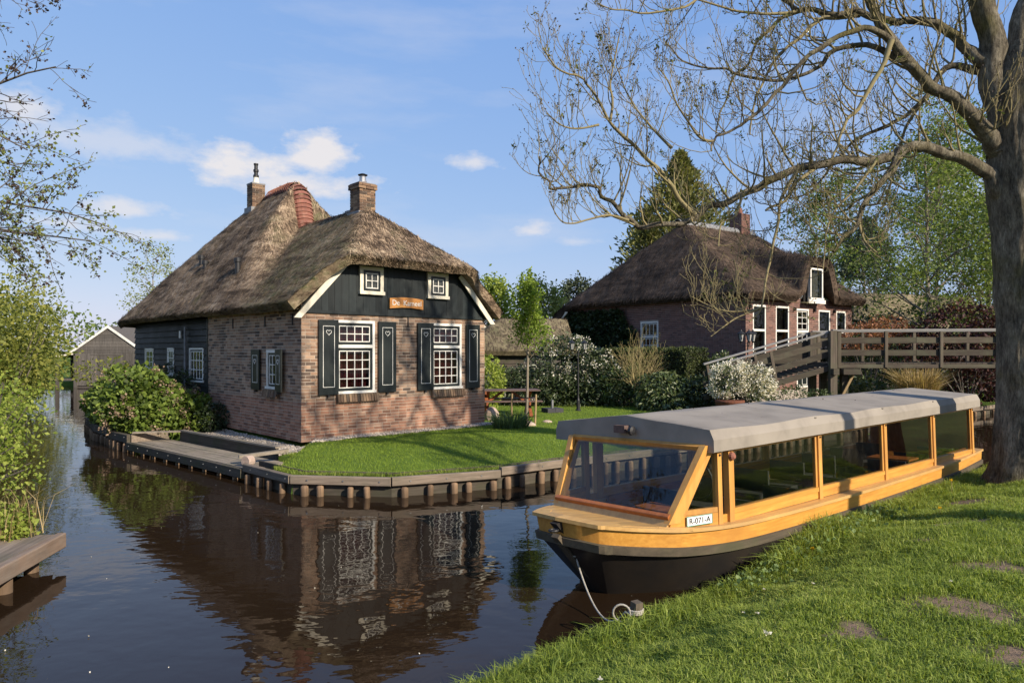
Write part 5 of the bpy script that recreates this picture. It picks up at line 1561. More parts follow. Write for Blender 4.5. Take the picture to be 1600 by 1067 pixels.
for i, (x, y) in enumerate(((.60, 17.86), (-.02, 18.25))):
    sk = MB().lathe([(.026, -.05), (.026, .78), (.02, .80)], (0, 0, 0), 8).build('tree_stake', M['stake'], None, Matrix.Translation((x, y, .47)) @ Matrix.Rotation(.03, 4, 'Y'))
    tag(sk, ('pale round stake in the lawn just right of the young tree', 'pale round stake in the lawn just left of the young tree')[i], 'stake', 'stakes of the young tree')
tie = MB().tube([(.60, 17.86, 1.15), (.44, 17.90, 1.18), (.36, 17.93, 1.17), (-.02, 18.25, 1.12)], .012, 6).build('tree_tie', M['black_metal']); tag(tie, 'thin dark strap tying the young tree to its stakes', 'strap')

# daffodil clump
dc = tree_like('daffodil_clump', 'clump of strappy daffodil leaves on the lawn edge before the young tree', 'plant', (-.03, 17.0, .46))
a = rt_.uniform(0, 6.28, 420); r_ = np.sqrt(rt_.random(420)) * .36
P = np.stack([-.03 + r_ * np.cos(a) * 1.15, 17.0 + r_ * np.sin(a) * .8, np.full(420, .45)], 1)
ld_ = np.stack([np.cos(a), np.sin(a), 0 * a], 1)
stuff(under(link('leaves', blades('leaves', P, .5, .026, rt_, lean=.75, ldir=ld_), G['daffodil']), dc))

# ================================================================== SHRUBS
def shrub(name, label, base, lumps, nleaf, size, mat, seed, stems=8, aspect=.55, extra=None, cat='shrub', group=None, droop=.2, lump=.35, inner=.3, stem_mat='bark_grey', tilt=1.0, stem_r=.018):
    """stems fan out from the base; leaves fill the outer part of overlapping lumps"""
    r = np.random.default_rng(seed); o = tree_like(name, label, cat, base, group)
    tot = sum(l[1][0] * l[1][1] + l[1][0] * l[1][2] for l in lumps)
    Ps = []; Os = []
    for i, (c, rad) in enumerate(lumps):
        n = int(nleaf * (rad[0] * rad[1] + rad[0] * rad[2]) / tot)
        p = shell(c, rad, n, r, lump, seed + i * 3, inner, zmin=base[2] - .02); Ps.append(p); Os.append(unit(p - np.array(c)))
    P = np.concatenate(Ps); O = np.concatenate(Os)
    stuff(under(link('foliage', leaves('foliage', P, size, r, aspect, droop, O * .7, tilt=tilt), G[mat]), o))
    br = []
    for k in range(stems):
        c, rad = lumps[k % len(lumps)]
        q = np.array(c) + unit(r.normal(size=3)) * np.array(rad) * .75; q[2] = max(q[2], base[2] + .3)
        b0 = np.array(base) + np.array([r.normal() * .12, r.normal() * .12, -.05]); m = (b0 + q) / 2 + r.normal(size=3) * .08 + np.array([0, 0, .1])
        t = np.linspace(0, 1, 6)[:, None]; pts = b0 * (1 - t) ** 2 + 2 * m * t * (1 - t) + q * t ** 2
        br.append((pts, np.linspace(stem_r * 1.4, stem_r * .4, 6), 5))
    stuff(under(link('stems', tubes_mesh('stems', br), M[stem_mat]), o))
    if extra: extra(o, P, O, r)
    return o
def blossoms(mat, n, size, petals=14, nm='blossoms', zmin=None, bias=None, sd=.05, off=.06):
    def f(o, P, O, r):
        idx = np.arange(len(P))
        if bias is not None: idx = idx[bias(P, O)]
        k = r.choice(idx, min(n, len(idx)), replace=False)
        C = P[k] + O[k] * off
        Q = np.repeat(C, petals, 0) + r.normal(size=(len(C) * petals, 3)) * sd
        stuff(under(link(nm, leaves(nm, Q, size, r, .8, 0, np.repeat(O[k], petals, 0)), G[mat]), o))
    return f

# hydrangeas along the quay
shrub('hydrangea_bush', 'leafy hydrangea with faded flower heads at the landing stage corner', (-8.9, 17.3, .4), [((-9.3, 17.4, 1.05), (1.0, .75, .8)), ((-8.35, 17.35, .85), (.75, .6, .6)), ((-9.0, 17.1, .75), (.9, .5, .45))], 6200, .13, 'hydrangea', 31, 16, .72,
      blossoms('dead_flower', 60, .055, 34, 'faded_flower_heads', sd=.055, off=.09, bias=lambda P, O: (O[:, 1] < .35)), group='hydrangeas along the quay')
shrub('hydrangea_bush', 'taller fresh green hydrangea at the bend of the dark quay', (-10.6, 18.6, .4), [((-10.4, 18.6, 1.05), (.95, .8, .85)), ((-11.1, 19.4, .8), (.85, .8, .7)), ((-9.9, 18.2, 1.15), (.8, .7, .8))], 7200, .13, 'hydrangea', 37, 16, .72,
      blossoms('dead_flower', 42, .055, 30, 'faded_flower_heads', sd=.055, off=.08), group='hydrangeas along the quay')
shrub('dark_bush', 'dark brownish bush under the small barn windows', (-9.0, 19.3, .45), [((-9.0, 19.3, 1.1), (.9, .7, .75)), ((-10.2, 20.7, 1.2), (.9, .8, .8))], 4000, .10, 'rhodo', 41, 8, .6, blossoms('dead_flower', 50, .05, 18, 'faded_flower_heads', sd=.05))
shrub('low_bush', 'small dark green bush against the brick wall beside the landing stage', (-7.55, 17.35, .45), [((-7.55, 17.3, .72), (.42, .4, .36))], 1500, .07, 'ivy', 43, 6, .6)
shrub('reddish_shrub', 'thin reddish shrub leaning out over the canal beyond the hydrangeas', (-12.4, 21.4, .4), [((-12.6, 21.4, 1.7), (1.0, .7, .5)), ((-11.9, 21.2, 1.5), (.8, .6, .5))], 650, .12, 'left_bush', 47, 14, .5)
# rhododendron
shrub('rhododendron', 'big dark rhododendron dotted with white flowers behind the lamp post', (2.0, 24.8, .5), [((2.1, 24.8, 1.75), (1.5, 1.0, 1.25)), ((1.3, 24.6, 1.1), (1.2, .9, .9)), ((3.0, 24.6, 1.2), (1.2, .9, .9)), ((2.0, 24.2, .9), (1.7, .8, .7))], 11000, .16, 'rhodo', 51, 12, .36,
      blossoms('white_flower', 150, .062, 13, 'white_blossoms', sd=.055, bias=lambda P, O: (P[:, 2] > 1.25) & (O[:, 1] < .4)))
shrub('rhododendron', 'low dark rhododendron without flowers left of the lamp post', (-.2, 24.6, .5), [((-.3, 24.6, 1.0), (1.3, .8, .8)), ((.6, 24.3, 1.0), (1.1, .8, .85))], 6000, .15, 'rhodo', 53, 10, .36, blossoms('white_flower', 18, .08, 9, 'white_blossoms', sd=.045))
shrub('laurel_bush', 'pale green leafy shrub between the rhododendron and the bare shrub', (4.0, 23.9, .5), [((3.9, 23.9, 1.05), (.95, .7, .75))], 2600, .15, 'laurel', 57, 10, .36, blossoms('weed', 60, .1, 8, 'young_shoots', sd=.05))
shrub('laurel_bush', 'round dark laurel with drooping leaves at the lawn edge behind the boat', (4.95, 22.3, .5), [((4.9, 22.4, 1.05), (.85, .75, .7)), ((5.0, 22.2, .75), (.95, .7, .5))], 3800, .17, 'laurel', 59, 10, .34, droop=.8)
shrub('laurel_bush', 'darker laurel squeezed between the round laurel and white flowering pot', (6.1, 22.0, .5), [((6.1, 22.1, 1.0), (.75, .7, .65))], 2500, .15, 'rhodo', 61, 8, .36, droop=.6)
pp_ = empty('flower_pot', (6.05, 19.1, .45)); tag(pp_, 'red brown barrel pot under the white flowering shrub', 'pot')
MB().lathe([(.30, 0), (.36, .22), (.38, .50), (.40, .52), (.40, .58), (.34, .58)], (0, 0, 0), 18).build('pot_body', M['terracotta'], pp_, smooth=True)
shrub('flowering_shrub', 'shrub covered in hanging white flowers in a pot by the bridge ramp', (6.25, 19.3, .98), [((6.1, 19.3, 1.55), (.50, .45, .46)), ((6.75, 19.35, 1.5), (.52, .45, .50)), ((6.95, 19.4, 1.05), (.40, .4, .45))], 3200, .10, 'laurel', 63, 8, .36,
      blossoms('white_flower', 240, .05, 26, 'white_blossoms', sd=.055, bias=lambda P, O: (P[:, 2] > 1.15) & (O[:, 1] < .5)))
shrub('ground_cover', 'pale leafy ground cover at the foot of the white flowering pot', (6.6, 18.9, .42), [((6.2, 18.9, .5), (.7, .4, .2)), ((7.0, 19.0, .55), (.6, .4, .28))], 1500, .10, 'weed', 65, 5, .6)
shrub('garden_bush', 'fresh green bush at the house corner behind the picnic table', (-.95, 22.6, .5), [((-1.0, 22.6, 1.35), (.75, .6, .9))], 2700, .12, 'spring', 67, 8, .5, blossoms('pink_flower', 2, .09, 14, 'pink_blossoms', sd=.05))
shrub('garden_bush', 'loose green bush under the sloping bridge ramp', (8.2, 19.6, .45), [((8.0, 19.5, .95), (.6, .4, .5)), ((8.8, 19.7, .85), (.6, .4, .45))], 1700, .09, 'laurel', 69, 10, .4)
shrub('garden_bush', 'green bush against the far house behind the bridge ramp', (7.2, 22.7, .6), [((7.0, 22.7, 1.75), (.6, .5, .6))], 1600, .1, 'laurel', 71, 6, .5)
# clipped hedge
hg = empty('clipped_hedge', (5.2, 24.3, .5)); tag(hg, 'dark clipped box shaped hedge before the shaded wall of the far house', 'hedge')
rh = np.random.default_rng(73)
hd = np.array([.585, -.811]); hn = np.array([-.811, -.585]); h0 = np.array([3.75, 26.3]); hl = 4.15; hz = 1.93; hw_ = .55
n = 15000
f_ = rh.random(n); a = rh.random(n) * hl; z_ = rh.random(n) * hz; w_ = (rh.random(n) - .5) * 2 * hw_
fac = rh.choice(4, n, p=[.4, .35, .15, .1])
w_ = np.where(fac == 0, hw_, w_); z_ = np.where(fac == 1, hz, z_); a = np.where(fac == 2, hl, a); w_ = np.where(fac == 3, -hw_, w_)
jt = rh.normal(size=(n, 3)) * .035
XY = h0 + np.outer(a, hd) + np.outer(w_, hn)
P = np.c_[XY, .5 + z_] + jt; P[:, 2] += .04 * (fbm(P, 2, 5) - .5)
stuff(under(link('foliage', leaves('foliage', P, .075, rh, .6, 0), G['hedge']), hg))
cm = Matrix.Translation((h0[0], h0[1], .5)) @ Matrix.Rotation(math.atan2(hd[1], hd[0]), 4, 'Z')
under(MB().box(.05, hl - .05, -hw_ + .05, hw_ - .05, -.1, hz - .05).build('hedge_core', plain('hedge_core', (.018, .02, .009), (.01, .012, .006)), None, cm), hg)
# pollarded bare shrub
bs = tree_like('bare_shrub', 'pale bare shrub of many upright shoots before the dark hedge', 'shrub', (4.75, 23.0, .5))
br = []; tips = []; rb = np.random.default_rng(75)
for k in range(16):
    a = k * 2.4; d = (math.cos(a) * .55, math.sin(a) * .45, 1)
    grow((4.2, 23.0, .85), d, 1.45 * rb.uniform(.75, 1.2), .02, 0, rb, br, tips, up=.05, wob=.10, nseg=5, kids=(6, 3), ratio=.62, spread=.5, sides=(5, 4, 3), rr=.6)
br.append((np.array([(4.3, 23.0, .4), (4.24, 23.0, .7), (4.2, 23.0, 1.0)]), np.array([.06, .055, .05]), 7))
under(stuff(link('shoots', tubes_mesh('shoots', br), M['stem_yellow'])), bs)
stuff(under(link('buds', leaves('buds', jitter_on(tips, 1500, rb, .03), .035, rb, .5), G['alder']), bs))

# ================================================================== OTHER BUILDINGS
# boathouse at the end of the canal
bh = empty('boathouse', (-28.6, 45, 0), R(4)); tag(bh, 'grey weathered timber boathouse with white barge boards at the end of the canal', 'boathouse')
bw_ = 4.2; pk = 3.95; ev = 2.45
xb = 0; kk = 0
while xb < bw_:
    x1 = min(xb + .2, bw_)
    tp = lambda x: ev + (pk - ev) * (1 - abs(x - bw_ / 2) / (bw_ / 2))
    lower = 2.25
    MB().box(xb + .004, x1 - .004, -.02 - .006 * (kk % 2), .02, .12, lower).build('wall_board', M['grey_board'], bh); xb = x1; kk += 1
zb = 2.25
while zb < pk:
    z1 = min(zb + .2, pk - .02); hw2 = lambda z_: (bw_ / 2) * min(1, (pk - z_) / (pk - ev))
    a, b = hw2(zb), hw2(z1)
    if b > .02: MB().prism([(bw_ / 2 - a, -.03, zb + .003), (bw_ / 2 + a, -.03, zb + .003), (bw_ / 2 + b, -.02, z1), (bw_ / 2 - b, -.02, z1)], (0, .04, 0)).build('wall_board', M['grey_board'], bh)
    zb = z1 + .0001 if z1 < pk - .03 else pk
MB().box(.02, bw_ - .02, .05, 7, -.3, 2.4).build('wall', M['grey_board'], bh)
for sx in (-1, 1):
    xa = bw_ / 2; xe = bw_ / 2 + sx * (bw_ / 2 + .3)
    MB().prism([(xa, -.12, pk + .12), (xe, -.12, ev - .12), (xe, -.12, ev - .30), (xa, -.12, pk - .06)], (0, .05, 0)).build('barge_board', M['white_paint'], bh)
    MB().prism([(xa, -.06, pk + .10), (xe, -.06, ev - .14), (xe, -.06, ev - .24), (xa, -.06, pk)], (0, 7.2, 0)).build('roof_slope', M['grey_board'], bh)
MB().prism([(-.1, -.05, 2.25), (-1.5, -.05, 2.02), (-1.5, -.05, 1.94), (-.1, -.05, 2.15)], (0, 7, 0)).build('lean_to_roof', M['grey_board'], bh)
MB().beam((-.1, -.1, 2.2), (-1.55, -.1, 1.98), .05, .12).build('lean_to_fascia', M['cream_paint'], bh)
for x in (-1.1, .05, bw_):
    MB().box(x - .09, x + .09, -.12, .06, -.5, 2.1).build('post', M['grey_board'], bh)
MB().box(-1.5, -.05, 2.2, 2.3, -.3, 2.0).build('inner_wall', M['dark_inside'], bh)
MB().box(-1.2, .0, -.07, -.03, .45, .6).build('cross_rail', M['grey_board'], bh)
MB().box(1.0, 2.9, -.05, -.028, 2.12, 2.2).build('door_rail', M['grey_board'], bh)
# house with orange roof behind it
oh = empty('far_house', (-24.5, 55, .4)); tag(oh, 'far house with orange tiled roof beside the boathouse gable', 'house')
MB().box(0, 6, 0, 6, 0, 2.5).build('wall', M['pink_render'], oh)
MB().prism([(-.3, -.3, 2.4), (6.3, -.3, 2.4), (6.3, 3, 4.6), (-.3, 3, 4.6)], (0, 0, -.12)).build('roof_slope', M['roof_orange'], oh)
MB().prism([(-.3, 6.3, 2.4), (6.3, 6.3, 2.4), (6.3, 3.003, 4.6), (-.3, 3.003, 4.6)], (0, 0, -.12)).build('roof_slope', M['roof_orange'], oh)
MB().prism([(-.0, 0, 2.5), (0, 6, 2.5), (0, 3, 4.45)], (.2, 0, 0)).build('gable', M['pink_render'], oh)
MB().prism([(6, 0, 2.5), (6, 6, 2.5), (6, 3, 4.45)], (-.2, 0, 0)).build('gable', M['pink_render'], oh)
fp = MB().tube([(-30.6, 54, .3), (-30.6, 54, 5.0)], .06, 8).build('flag_pole', M['white_paint']); fp.location.x = 3.9; tag(fp, 'thin white pole rising behind the boathouse roof', 'pole')
# pink brick house behind the main house
ph = empty('far_house', (-7.2, 41, .4), R(0)); tag(ph, 'pale pink brick house partly hidden behind the right eave of the main house', 'house')
MB().box(0, 6.1, 0, 8, 0, 2.9).build('wall', M['pink_render'], ph)
MB().prism([(0, -.002, 2.9), (6.1, -.002, 2.9), (3.05, -.002, 5.9)], (0, .2, 0)).build('gable', M['pink_render'], ph)
for sx in (-1, 1):
    xa = 3.05; xe = 3.05 + sx * 3.45
    MB().prism([(xa, -.25, 6.12), (xe, -.25, 2.72), (xe, -.25, 2.55), (xa, -.25, 5.95)], (0, 8.5, 0)).build('roof_slope', M['thatch_dark'], ph)
    MB().prism([(xa, -.29, 6.0), (xe, -.29, 2.6), (xe, -.29, 2.45), (xa, -.29, 5.85)], (0, .03, 0)).build('barge_board', M['cream_paint'], ph)
sash(ph, T(0, 0, 0), 5.2, 5.85, 1.6, 2.75, M['white_paint'], M['shutter'], 2, 2, depth=-.08, fw=.06, sw=.04, mw=.02, back=M['dark_inside'], backd=.02, proud=.06, amp=.002)
# old shed
sh = empty('garden_shed', (-1.6, 27.6, .45), R(6)); tag(sh, 'low dark timber shed with grey thatched roof behind the young tree', 'shed')
xb = 0
while xb < 3.6:
    pass_ = MB().box(xb + .003, xb + .197, -.02, .02, 0, 2.0).build('wall_board', M['grey_board'], sh); xb += .2
for k in range(6):
    MB().box(1.0, 2.1, -.045, -.022, .35 + k * .27, .35 + k * .27 + .25).build('door_board', M['quay_dark'], sh)
MB().box(.1, 3.5, .05, 3.5, 0, 2.0).build('wall', M['dark_inside'], sh)
rgs = np.random.default_rng(77)
def roof3(X, Y):
    a = 1.95 + (Y + .4) * .62; b = 1.95 + (4.2 - Y) * .62; c = 1.95 + (X + .5) * .85
    return smin(smin(a, b, .2), c, .25)
thatch_roof(sh, np.linspace(-.5, 4.2, 40), np.linspace(0, 1, 40), roof3, lambda X: -.4 + 0 * X, lambda X: 4.2 + 0 * X, lambda U, V: U, .22, M['thatch_green'], M['reed_dark'], 9000, rgs)
# mossy thatched barn at the right
rbn = empty('thatched_barn', (17.0, 34, .4), R(18)); tag(rbn, 'old mossy thatched barn under the trees beyond the bridge', 'barn')
MB().box(.3, 11, .3, 6, 0, 2.3).build('wall', M['grey_board'], rbn)
def roof4(X, Y):
    a = 2.0 + (Y + .3) * .95; b = 2.0 + (6.6 - Y) * .95; c = 2.0 + (X + .3) * 1.1
    return smin(smin(a, b, .3), c, .4)
thatch_roof(rbn, np.linspace(-.3, 11.5, 50), np.linspace(0, 1, 40), roof4, lambda X: -.3 + 0 * X, lambda X: 6.6 + 0 * X, lambda U, V: U, .28, M['thatch_green'], M['reed_dark'], 14000, rgs)

# ================================================================== BIG ASH TREE
ASH = {
    'A': ([(7.29,10.30,4.78), (7.16,10.26,4.98), (6.93,10.22,5.14), (6.49,10.18,5.33), (6.06,10.14,5.43), (5.71,10.10,5.34), (5.35,10.07,5.20), (5.03,10.03,5.17), (4.64,9.99,5.12), (4.13,9.95,5.00), (3.65,9.91,4.80), (3.31,9.87,4.65), (2.97,9.83,4.51), (2.61,9.79,4.34), (2.31,9.75,4.24), (1.91,9.71,4.18), (1.64,9.67,4.23), (1.46,9.63,4.39), (1.31,9.60,4.59), (1.11,9.56,4.68), (0.76,9.52,4.63), (0.54,9.48,4.64), (0.41,9.44,4.77), (0.38,9.40,5.04)], 0.160, 0.012),
    'A1': ([(2.58,9.70,4.32), (2.40,9.63,4.45), (2.23,9.57,4.68), (2.03,9.50,4.92), (1.73,9.43,5.15), (1.50,9.37,5.35), (1.33,9.30,5.51), (1.20,9.23,5.70), (1.04,9.17,5.89), (0.92,9.10,6.00), (0.72,9.03,6.05), (0.51,8.97,6.17), (0.39,8.90,6.32)], 0.055, 0.010),
    'A1b': ([(1.33,9.30,5.51), (1.36,9.30,5.76), (1.33,9.30,6.00), (1.36,9.30,6.22), (1.41,9.30,6.44), (1.45,9.30,6.69)], 0.025, 0.008),
    'A1c': ([(1.16,9.20,5.42), (0.88,9.10,5.34), (0.64,9.00,5.35), (0.45,8.90,5.47)], 0.020, 0.008),
    'A1d': ([(2.23,9.60,5.23), (1.98,9.75,5.57), (1.78,9.90,5.91), (1.64,10.05,6.26), (1.55,10.20,6.63)], 0.028, 0.008),
    'A2': ([(1.61,9.50,4.20), (1.31,9.40,4.26), (1.00,9.30,4.16), (0.77,9.20,4.10), (0.61,9.10,4.16), (0.50,9.00,4.35)], 0.025, 0.006),
    'A3': ([(5.71,10.10,5.34), (5.45,10.00,4.98), (5.07,9.90,4.49), (4.95,9.80,4.22), (4.70,9.70,3.99), (4.47,9.60,3.79)], 0.070, 0.020),
    'A3b': ([(4.95,9.80,4.22), (4.97,9.70,3.96), (5.11,9.60,3.77)], 0.030, 0.010),
    'A4': ([(4.49,10.00,5.12), (4.16,9.87,4.88), (3.85,9.73,4.53), (3.54,9.60,4.37)], 0.040, 0.015),
    'A5': ([(3.25,9.70,4.61), (3.13,9.60,4.30), (2.89,9.50,4.15), (2.82,9.40,3.83)], 0.025, 0.008),
    'A6': ([(4.07,9.80,4.96), (3.84,9.70,4.64), (3.71,9.60,4.21), (3.58,9.50,3.71), (3.46,9.40,3.35), (3.38,9.30,2.99), (3.19,9.20,2.79)], 0.035, 0.010),
    'A6b': ([(3.38,9.30,2.99), (3.01,9.23,2.84), (2.82,9.17,2.72), (2.63,9.10,2.59)], 0.018, 0.006),
    'A6c': ([(3.38,9.30,2.97), (3.00,9.33,2.93), (2.70,9.37,3.01), (2.43,9.40,3.15)], 0.018, 0.006),
    'B': ([(7.29,10.30,5.40), (7.11,10.24,5.58), (6.70,10.18,5.93), (6.25,10.11,6.22), (5.88,10.05,6.53), (5.51,9.99,6.90), (5.21,9.93,7.27), (5.05,9.86,7.71), (4.84,9.80,8.22)], 0.170, 0.050),
    'D': ([(7.12,10.40,6.79), (6.97,10.49,7.06), (6.68,10.58,7.30), (6.31,10.67,7.52), (5.94,10.76,7.53), (5.48,10.84,7.69), (5.08,10.93,7.72), (4.76,11.02,7.88), (4.40,11.11,8.07), (3.96,11.20,8.43)], 0.120, 0.030),
    'C': ([(5.47,9.90,6.86), (5.21,9.83,6.96), (4.89,9.75,6.96), (4.53,9.68,6.76), (4.17,9.60,6.54), (3.92,9.53,6.28), (3.67,9.45,5.97), (3.43,9.38,5.73), (3.21,9.30,5.54), (3.03,9.22,5.42), (2.77,9.15,5.28), (2.65,9.07,5.16), (2.61,9.00,5.02)], 0.060, 0.012),
    'E': ([(5.85,10.00,6.51), (5.54,10.09,6.75), (5.11,10.18,6.93), (4.77,10.27,6.83), (4.61,10.36,6.66), (4.34,10.45,6.57), (3.93,10.55,6.55), (3.50,10.64,6.70), (3.25,10.73,6.80), (2.91,10.82,6.90), (2.65,10.91,7.06), (2.45,11.00,7.32)], 0.060, 0.010),
    'F': ([(5.56,11.00,7.77), (5.09,10.93,7.69), (4.84,10.87,7.62), (4.56,10.80,7.34), (4.28,10.73,7.13), (4.07,10.67,6.89), (3.91,10.60,6.61), (3.75,10.53,6.30), (3.65,10.47,6.01), (3.59,10.40,5.67)], 0.050, 0.012),
    'G': ([(4.80,11.10,7.92), (4.45,11.16,7.84), (4.18,11.22,7.60), (4.01,11.29,7.44), (3.89,11.35,7.13), (3.68,11.41,6.94), (3.59,11.47,6.65), (3.49,11.54,6.37), (3.43,11.60,6.05)], 0.045, 0.012),
    'I': ([(2.66,9.10,5.17), (2.49,9.04,5.19), (2.27,8.98,5.44), (2.11,8.92,5.65), (2.00,8.86,5.89), (1.88,8.80,6.01)], 0.025, 0.008),
    'J': ([(4.80,11.10,7.92), (4.25,11.00,7.79), (3.77,10.90,7.75), (3.38,10.80,7.77), (2.88,10.70,7.86), (2.47,10.60,7.96)], 0.035, 0.012),
    'K': ([(2.83,9.80,7.58), (2.55,9.70,7.31), (2.27,9.60,7.16), (1.77,9.50,7.06), (1.53,9.40,7.06), (1.36,9.30,7.01), (1.14,9.20,7.05)], 0.025, 0.008),
    'L': ([(5.41,9.80,6.82), (5.21,9.74,6.37), (4.86,9.68,5.80), (4.67,9.62,5.59), (4.51,9.56,5.25), (4.41,9.50,5.04)], 0.050, 0.015),
    'B3': ([(7.04,10.50,6.68), (6.70,10.61,6.76), (6.41,10.72,6.30), (6.13,10.84,6.06), (5.75,10.95,5.88), (5.46,11.06,5.73), (5.20,11.18,5.38), (4.94,11.29,5.01), (4.62,11.40,4.91)], 0.070, 0.012),
    'M': ([(6.58,11.00,6.40), (6.37,11.12,6.00), (6.28,11.24,5.39), (6.19,11.36,4.92), (5.99,11.48,4.41), (6.18,11.60,4.00)], 0.035, 0.010),
    'N': ([(5.26,9.90,5.16), (4.93,9.80,4.75), (4.56,9.70,4.37), (4.38,9.60,3.99), (4.29,9.50,3.53)], 0.030, 0.008),
    'trunkR': ([(7.61,10.35,5.75), (7.66,10.41,6.65), (7.80,10.47,7.35), (8.09,10.54,8.37), (8.49,10.60,9.78)], 0.270, 0.150),
    'trunkL': ([(7.43,10.30,5.35), (7.34,10.34,6.23), (7.23,10.38,7.12), (7.08,10.42,7.91), (6.87,10.46,9.10), (6.84,10.50,10.30)], 0.300, 0.120),
}

ra = np.random.default_rng(101)
ash = tree_like('ash_tree', 'big bare ash tree with spreading budding limbs at the boat stern', 'tree', (7.62, 10.3, .55))
def spline(pts, m=4):
    p = np.array(pts, float); out = []
    for k in range(len(p) - 1):
        p0, p1, p2, p3 = p[max(k - 1, 0)], p[k], p[k + 1], p[min(k + 2, len(p) - 1)]
        for i in range(m):
            t = i / m; out.append(.5 * ((2 * p1) + (-p0 + p2) * t + (2 * p0 - 5 * p1 + 4 * p2 - p3) * t * t + (-p0 + 3 * p1 - 3 * p2 + p3) * t ** 3))
    out.append(p[-1]); return np.array(out)
# bole with root flare and burrs
prof = [(.40, .54), (.55, .50), (.8, .47), (1.3, .415), (2.0, .39), (2.9, .375), (3.25, .415), (3.5, .395), (4.2, .39), (4.7, .43), (5.2, .45), (5.7, .44), (6.3, .38), (7.0, .25)]
zz = np.linspace(.30, 7.0, 230); rr = np.interp(zz, [p[0] for p in prof], [p[1] for p in prof])
n = 76; ang = np.arange(n) * 2 * np.pi / n
V = []
for z_, r_ in zip(zz, rr):
    c = np.array([7.73 - .012 * (z_ - 1) + .03 * math.sin(z_ * .9), 10.32, z_])
    dirs = np.stack([np.cos(ang), np.sin(ang), 0 * ang], 1)
    q = dirs * np.array([1, 1, 0]) * 1.3 + np.array([0, 0, z_ * .8])
    bumpv = 1 + .16 * (fbm(q, 1.6, 3) - .5) + .12 * (fbm(q * np.array([3.2, 3.2, .7]), 1.6, 5, 4) - .5) + .05 * (fbm(q * np.array([9, 9, 3.0]), 1.6, 6, 3) - .5)
    roots = 1 + .16 * np.maximum(0, np.cos(ang * 5 + .6)) * max(0, (.75 - z_) / .45)
    V.append(c + dirs * (r_ * bumpv * roots)[:, None])
V = np.concatenate(V); k = np.arange(n)
F = np.concatenate([np.stack([i * n + k, i * n + (k + 1) % n, (i + 1) * n + (k + 1) % n, (i + 1) * n + k], 1) for i in range(len(zz) - 1)])
def barkmat():
    m, nt, out = new_mat('ash_bark')
    n1 = noise(nt, 4.5, 9, .74, (1.5, 1.5, .6)); n2 = noise(nt, 9, 8, .75, (2.2, 2.2, .45)); n3 = noise(nt, 1.2, 5, .6, off=(5, 5, 5))
    col = ramp(nt, n1, [(.32, (.055, .046, .034)), (.47, (.155, .132, .095)), (.60, (.26, .228, .165)), (.72, (.38, .34, .25))])
    col = mixcol(nt, mth(nt, 'MULTIPLY', mth(nt, 'SUBTRACT', n3, .5), 5, clamp=True), col, mixcol(nt, n2, (.05, .044, .018), (.22, .19, .065)))
    n4 = noise(nt, 16, 8, .8, (2.4, 2.4, .5), off=(1, 7, 3))
    cr = mth(nt, 'ADD', mth(nt, 'MULTIPLY', mth(nt, 'SUBTRACT', n4, .36), 3.6, clamp=True), .38)
    cbk = nt.nodes.new('ShaderNodeCombineXYZ')
    for i in range(3): nt.links.new(cr, cbk.inputs[i])
    col = mixcol(nt, 1.0, col, cbk.outputs[0], 'MULTIPLY')
    h = mth(nt, 'ADD', mth(nt, 'MULTIPLY', n4, .9), mth(nt, 'MULTIPLY', n1, .5))
    finish(nt, out, col, .95, h, 1.0, .05, .15)
    return m
M['ash_bark'] = barkmat()
under(link('trunk', npmesh('trunk', V, [F], smooth=True), M['ash_bark']), ash)
limbs = []; twigs = []; tips = []
for nm, (pts, r0, r1) in ASH.items():
    if nm in ('A', 'B', 'D', 'B3'): pts = [(7.75, 10.34, pts[0][2] - .16)] + list(pts)
    if nm in ('A', 'A1', 'A3'): r0 *= .86
    p = spline(pts, 4); m = len(p); t = np.linspace(0, 1, m)
    wob = (np.stack([fbm(np.c_[t * m * .35, 0 * t + i * 9.1 + len(nm), 0 * t + r0 * 50], 1.0, i + 3, 2) for i in range(3)], 1) - .5) * min(.16, r0 * 1.3)
    wob *= np.minimum(1, t * 6)[:, None]; p = p + wob
    rad = (r0 * .94) + (r1 - r0 * .94) * t ** .55
    rad = rad * (1 + .22 * (fbm(np.c_[t * m * .8, 0 * t, 0 * t + r0 * 90], 1.0, 17, 2) - .5))
    if r0 > .06 and not nm.startswith('trunk'): rad = rad * (1 + .55 * np.exp(-np.arange(m) / 4.0))
    bo = under(link('limb', tubes_mesh('limb', [(p, rad, 10 if r0 > .05 else 7)]), M['ash_bark'] if r0 > .05 else M['twig']), ash)
    if nm.startswith('trunk'): continue
    L = np.linalg.norm(np.diff(p, axis=0), axis=1).sum()
    nk = int(L * 5.2 + 4)
    for k in range(nk):
        tt = .12 + .88 * (k + ra.random()) / nk
        i = min(int(tt * (m - 1)), m - 2); q = p[i] + (p[i + 1] - p[i]) * (tt * (m - 1) - i)
        tg = unit(p[i + 1] - p[i]); rn = ra.normal(size=3); rn[2] = abs(rn[2]) * .8 - .15; rn = unit(rn - tg * (rn @ tg) * .8)
        d = unit(tg * .55 + rn * .9)
        ln = ra.uniform(.35, 1.15) * (1.1 - .35 * tt) * (1.35 if r0 > .05 else .95)
        grow(q, d, ln, min(np.interp(tt, t, rad) * .5, .020), 0, ra, twigs, tips, up=.24, wob=.17, nseg=6, kids=(4, 2), ratio=.55, spread=.75, rr=.62, sides=(5, 4, 3), kstart=.2)
stuff(under(link('twigs', tubes_mesh('twigs', twigs), M['twig']), ash))
ends = np.array([t_[-1] for t_ in tips])
Pb = np.concatenate([ends, ends + ra.normal(size=ends.shape) * .02])
stuff(under(link('buds', leaves('buds', Pb, .024, ra, .8, -.3), G['cone']), ash))
sel = ends[ra.random(len(ends)) < .08]
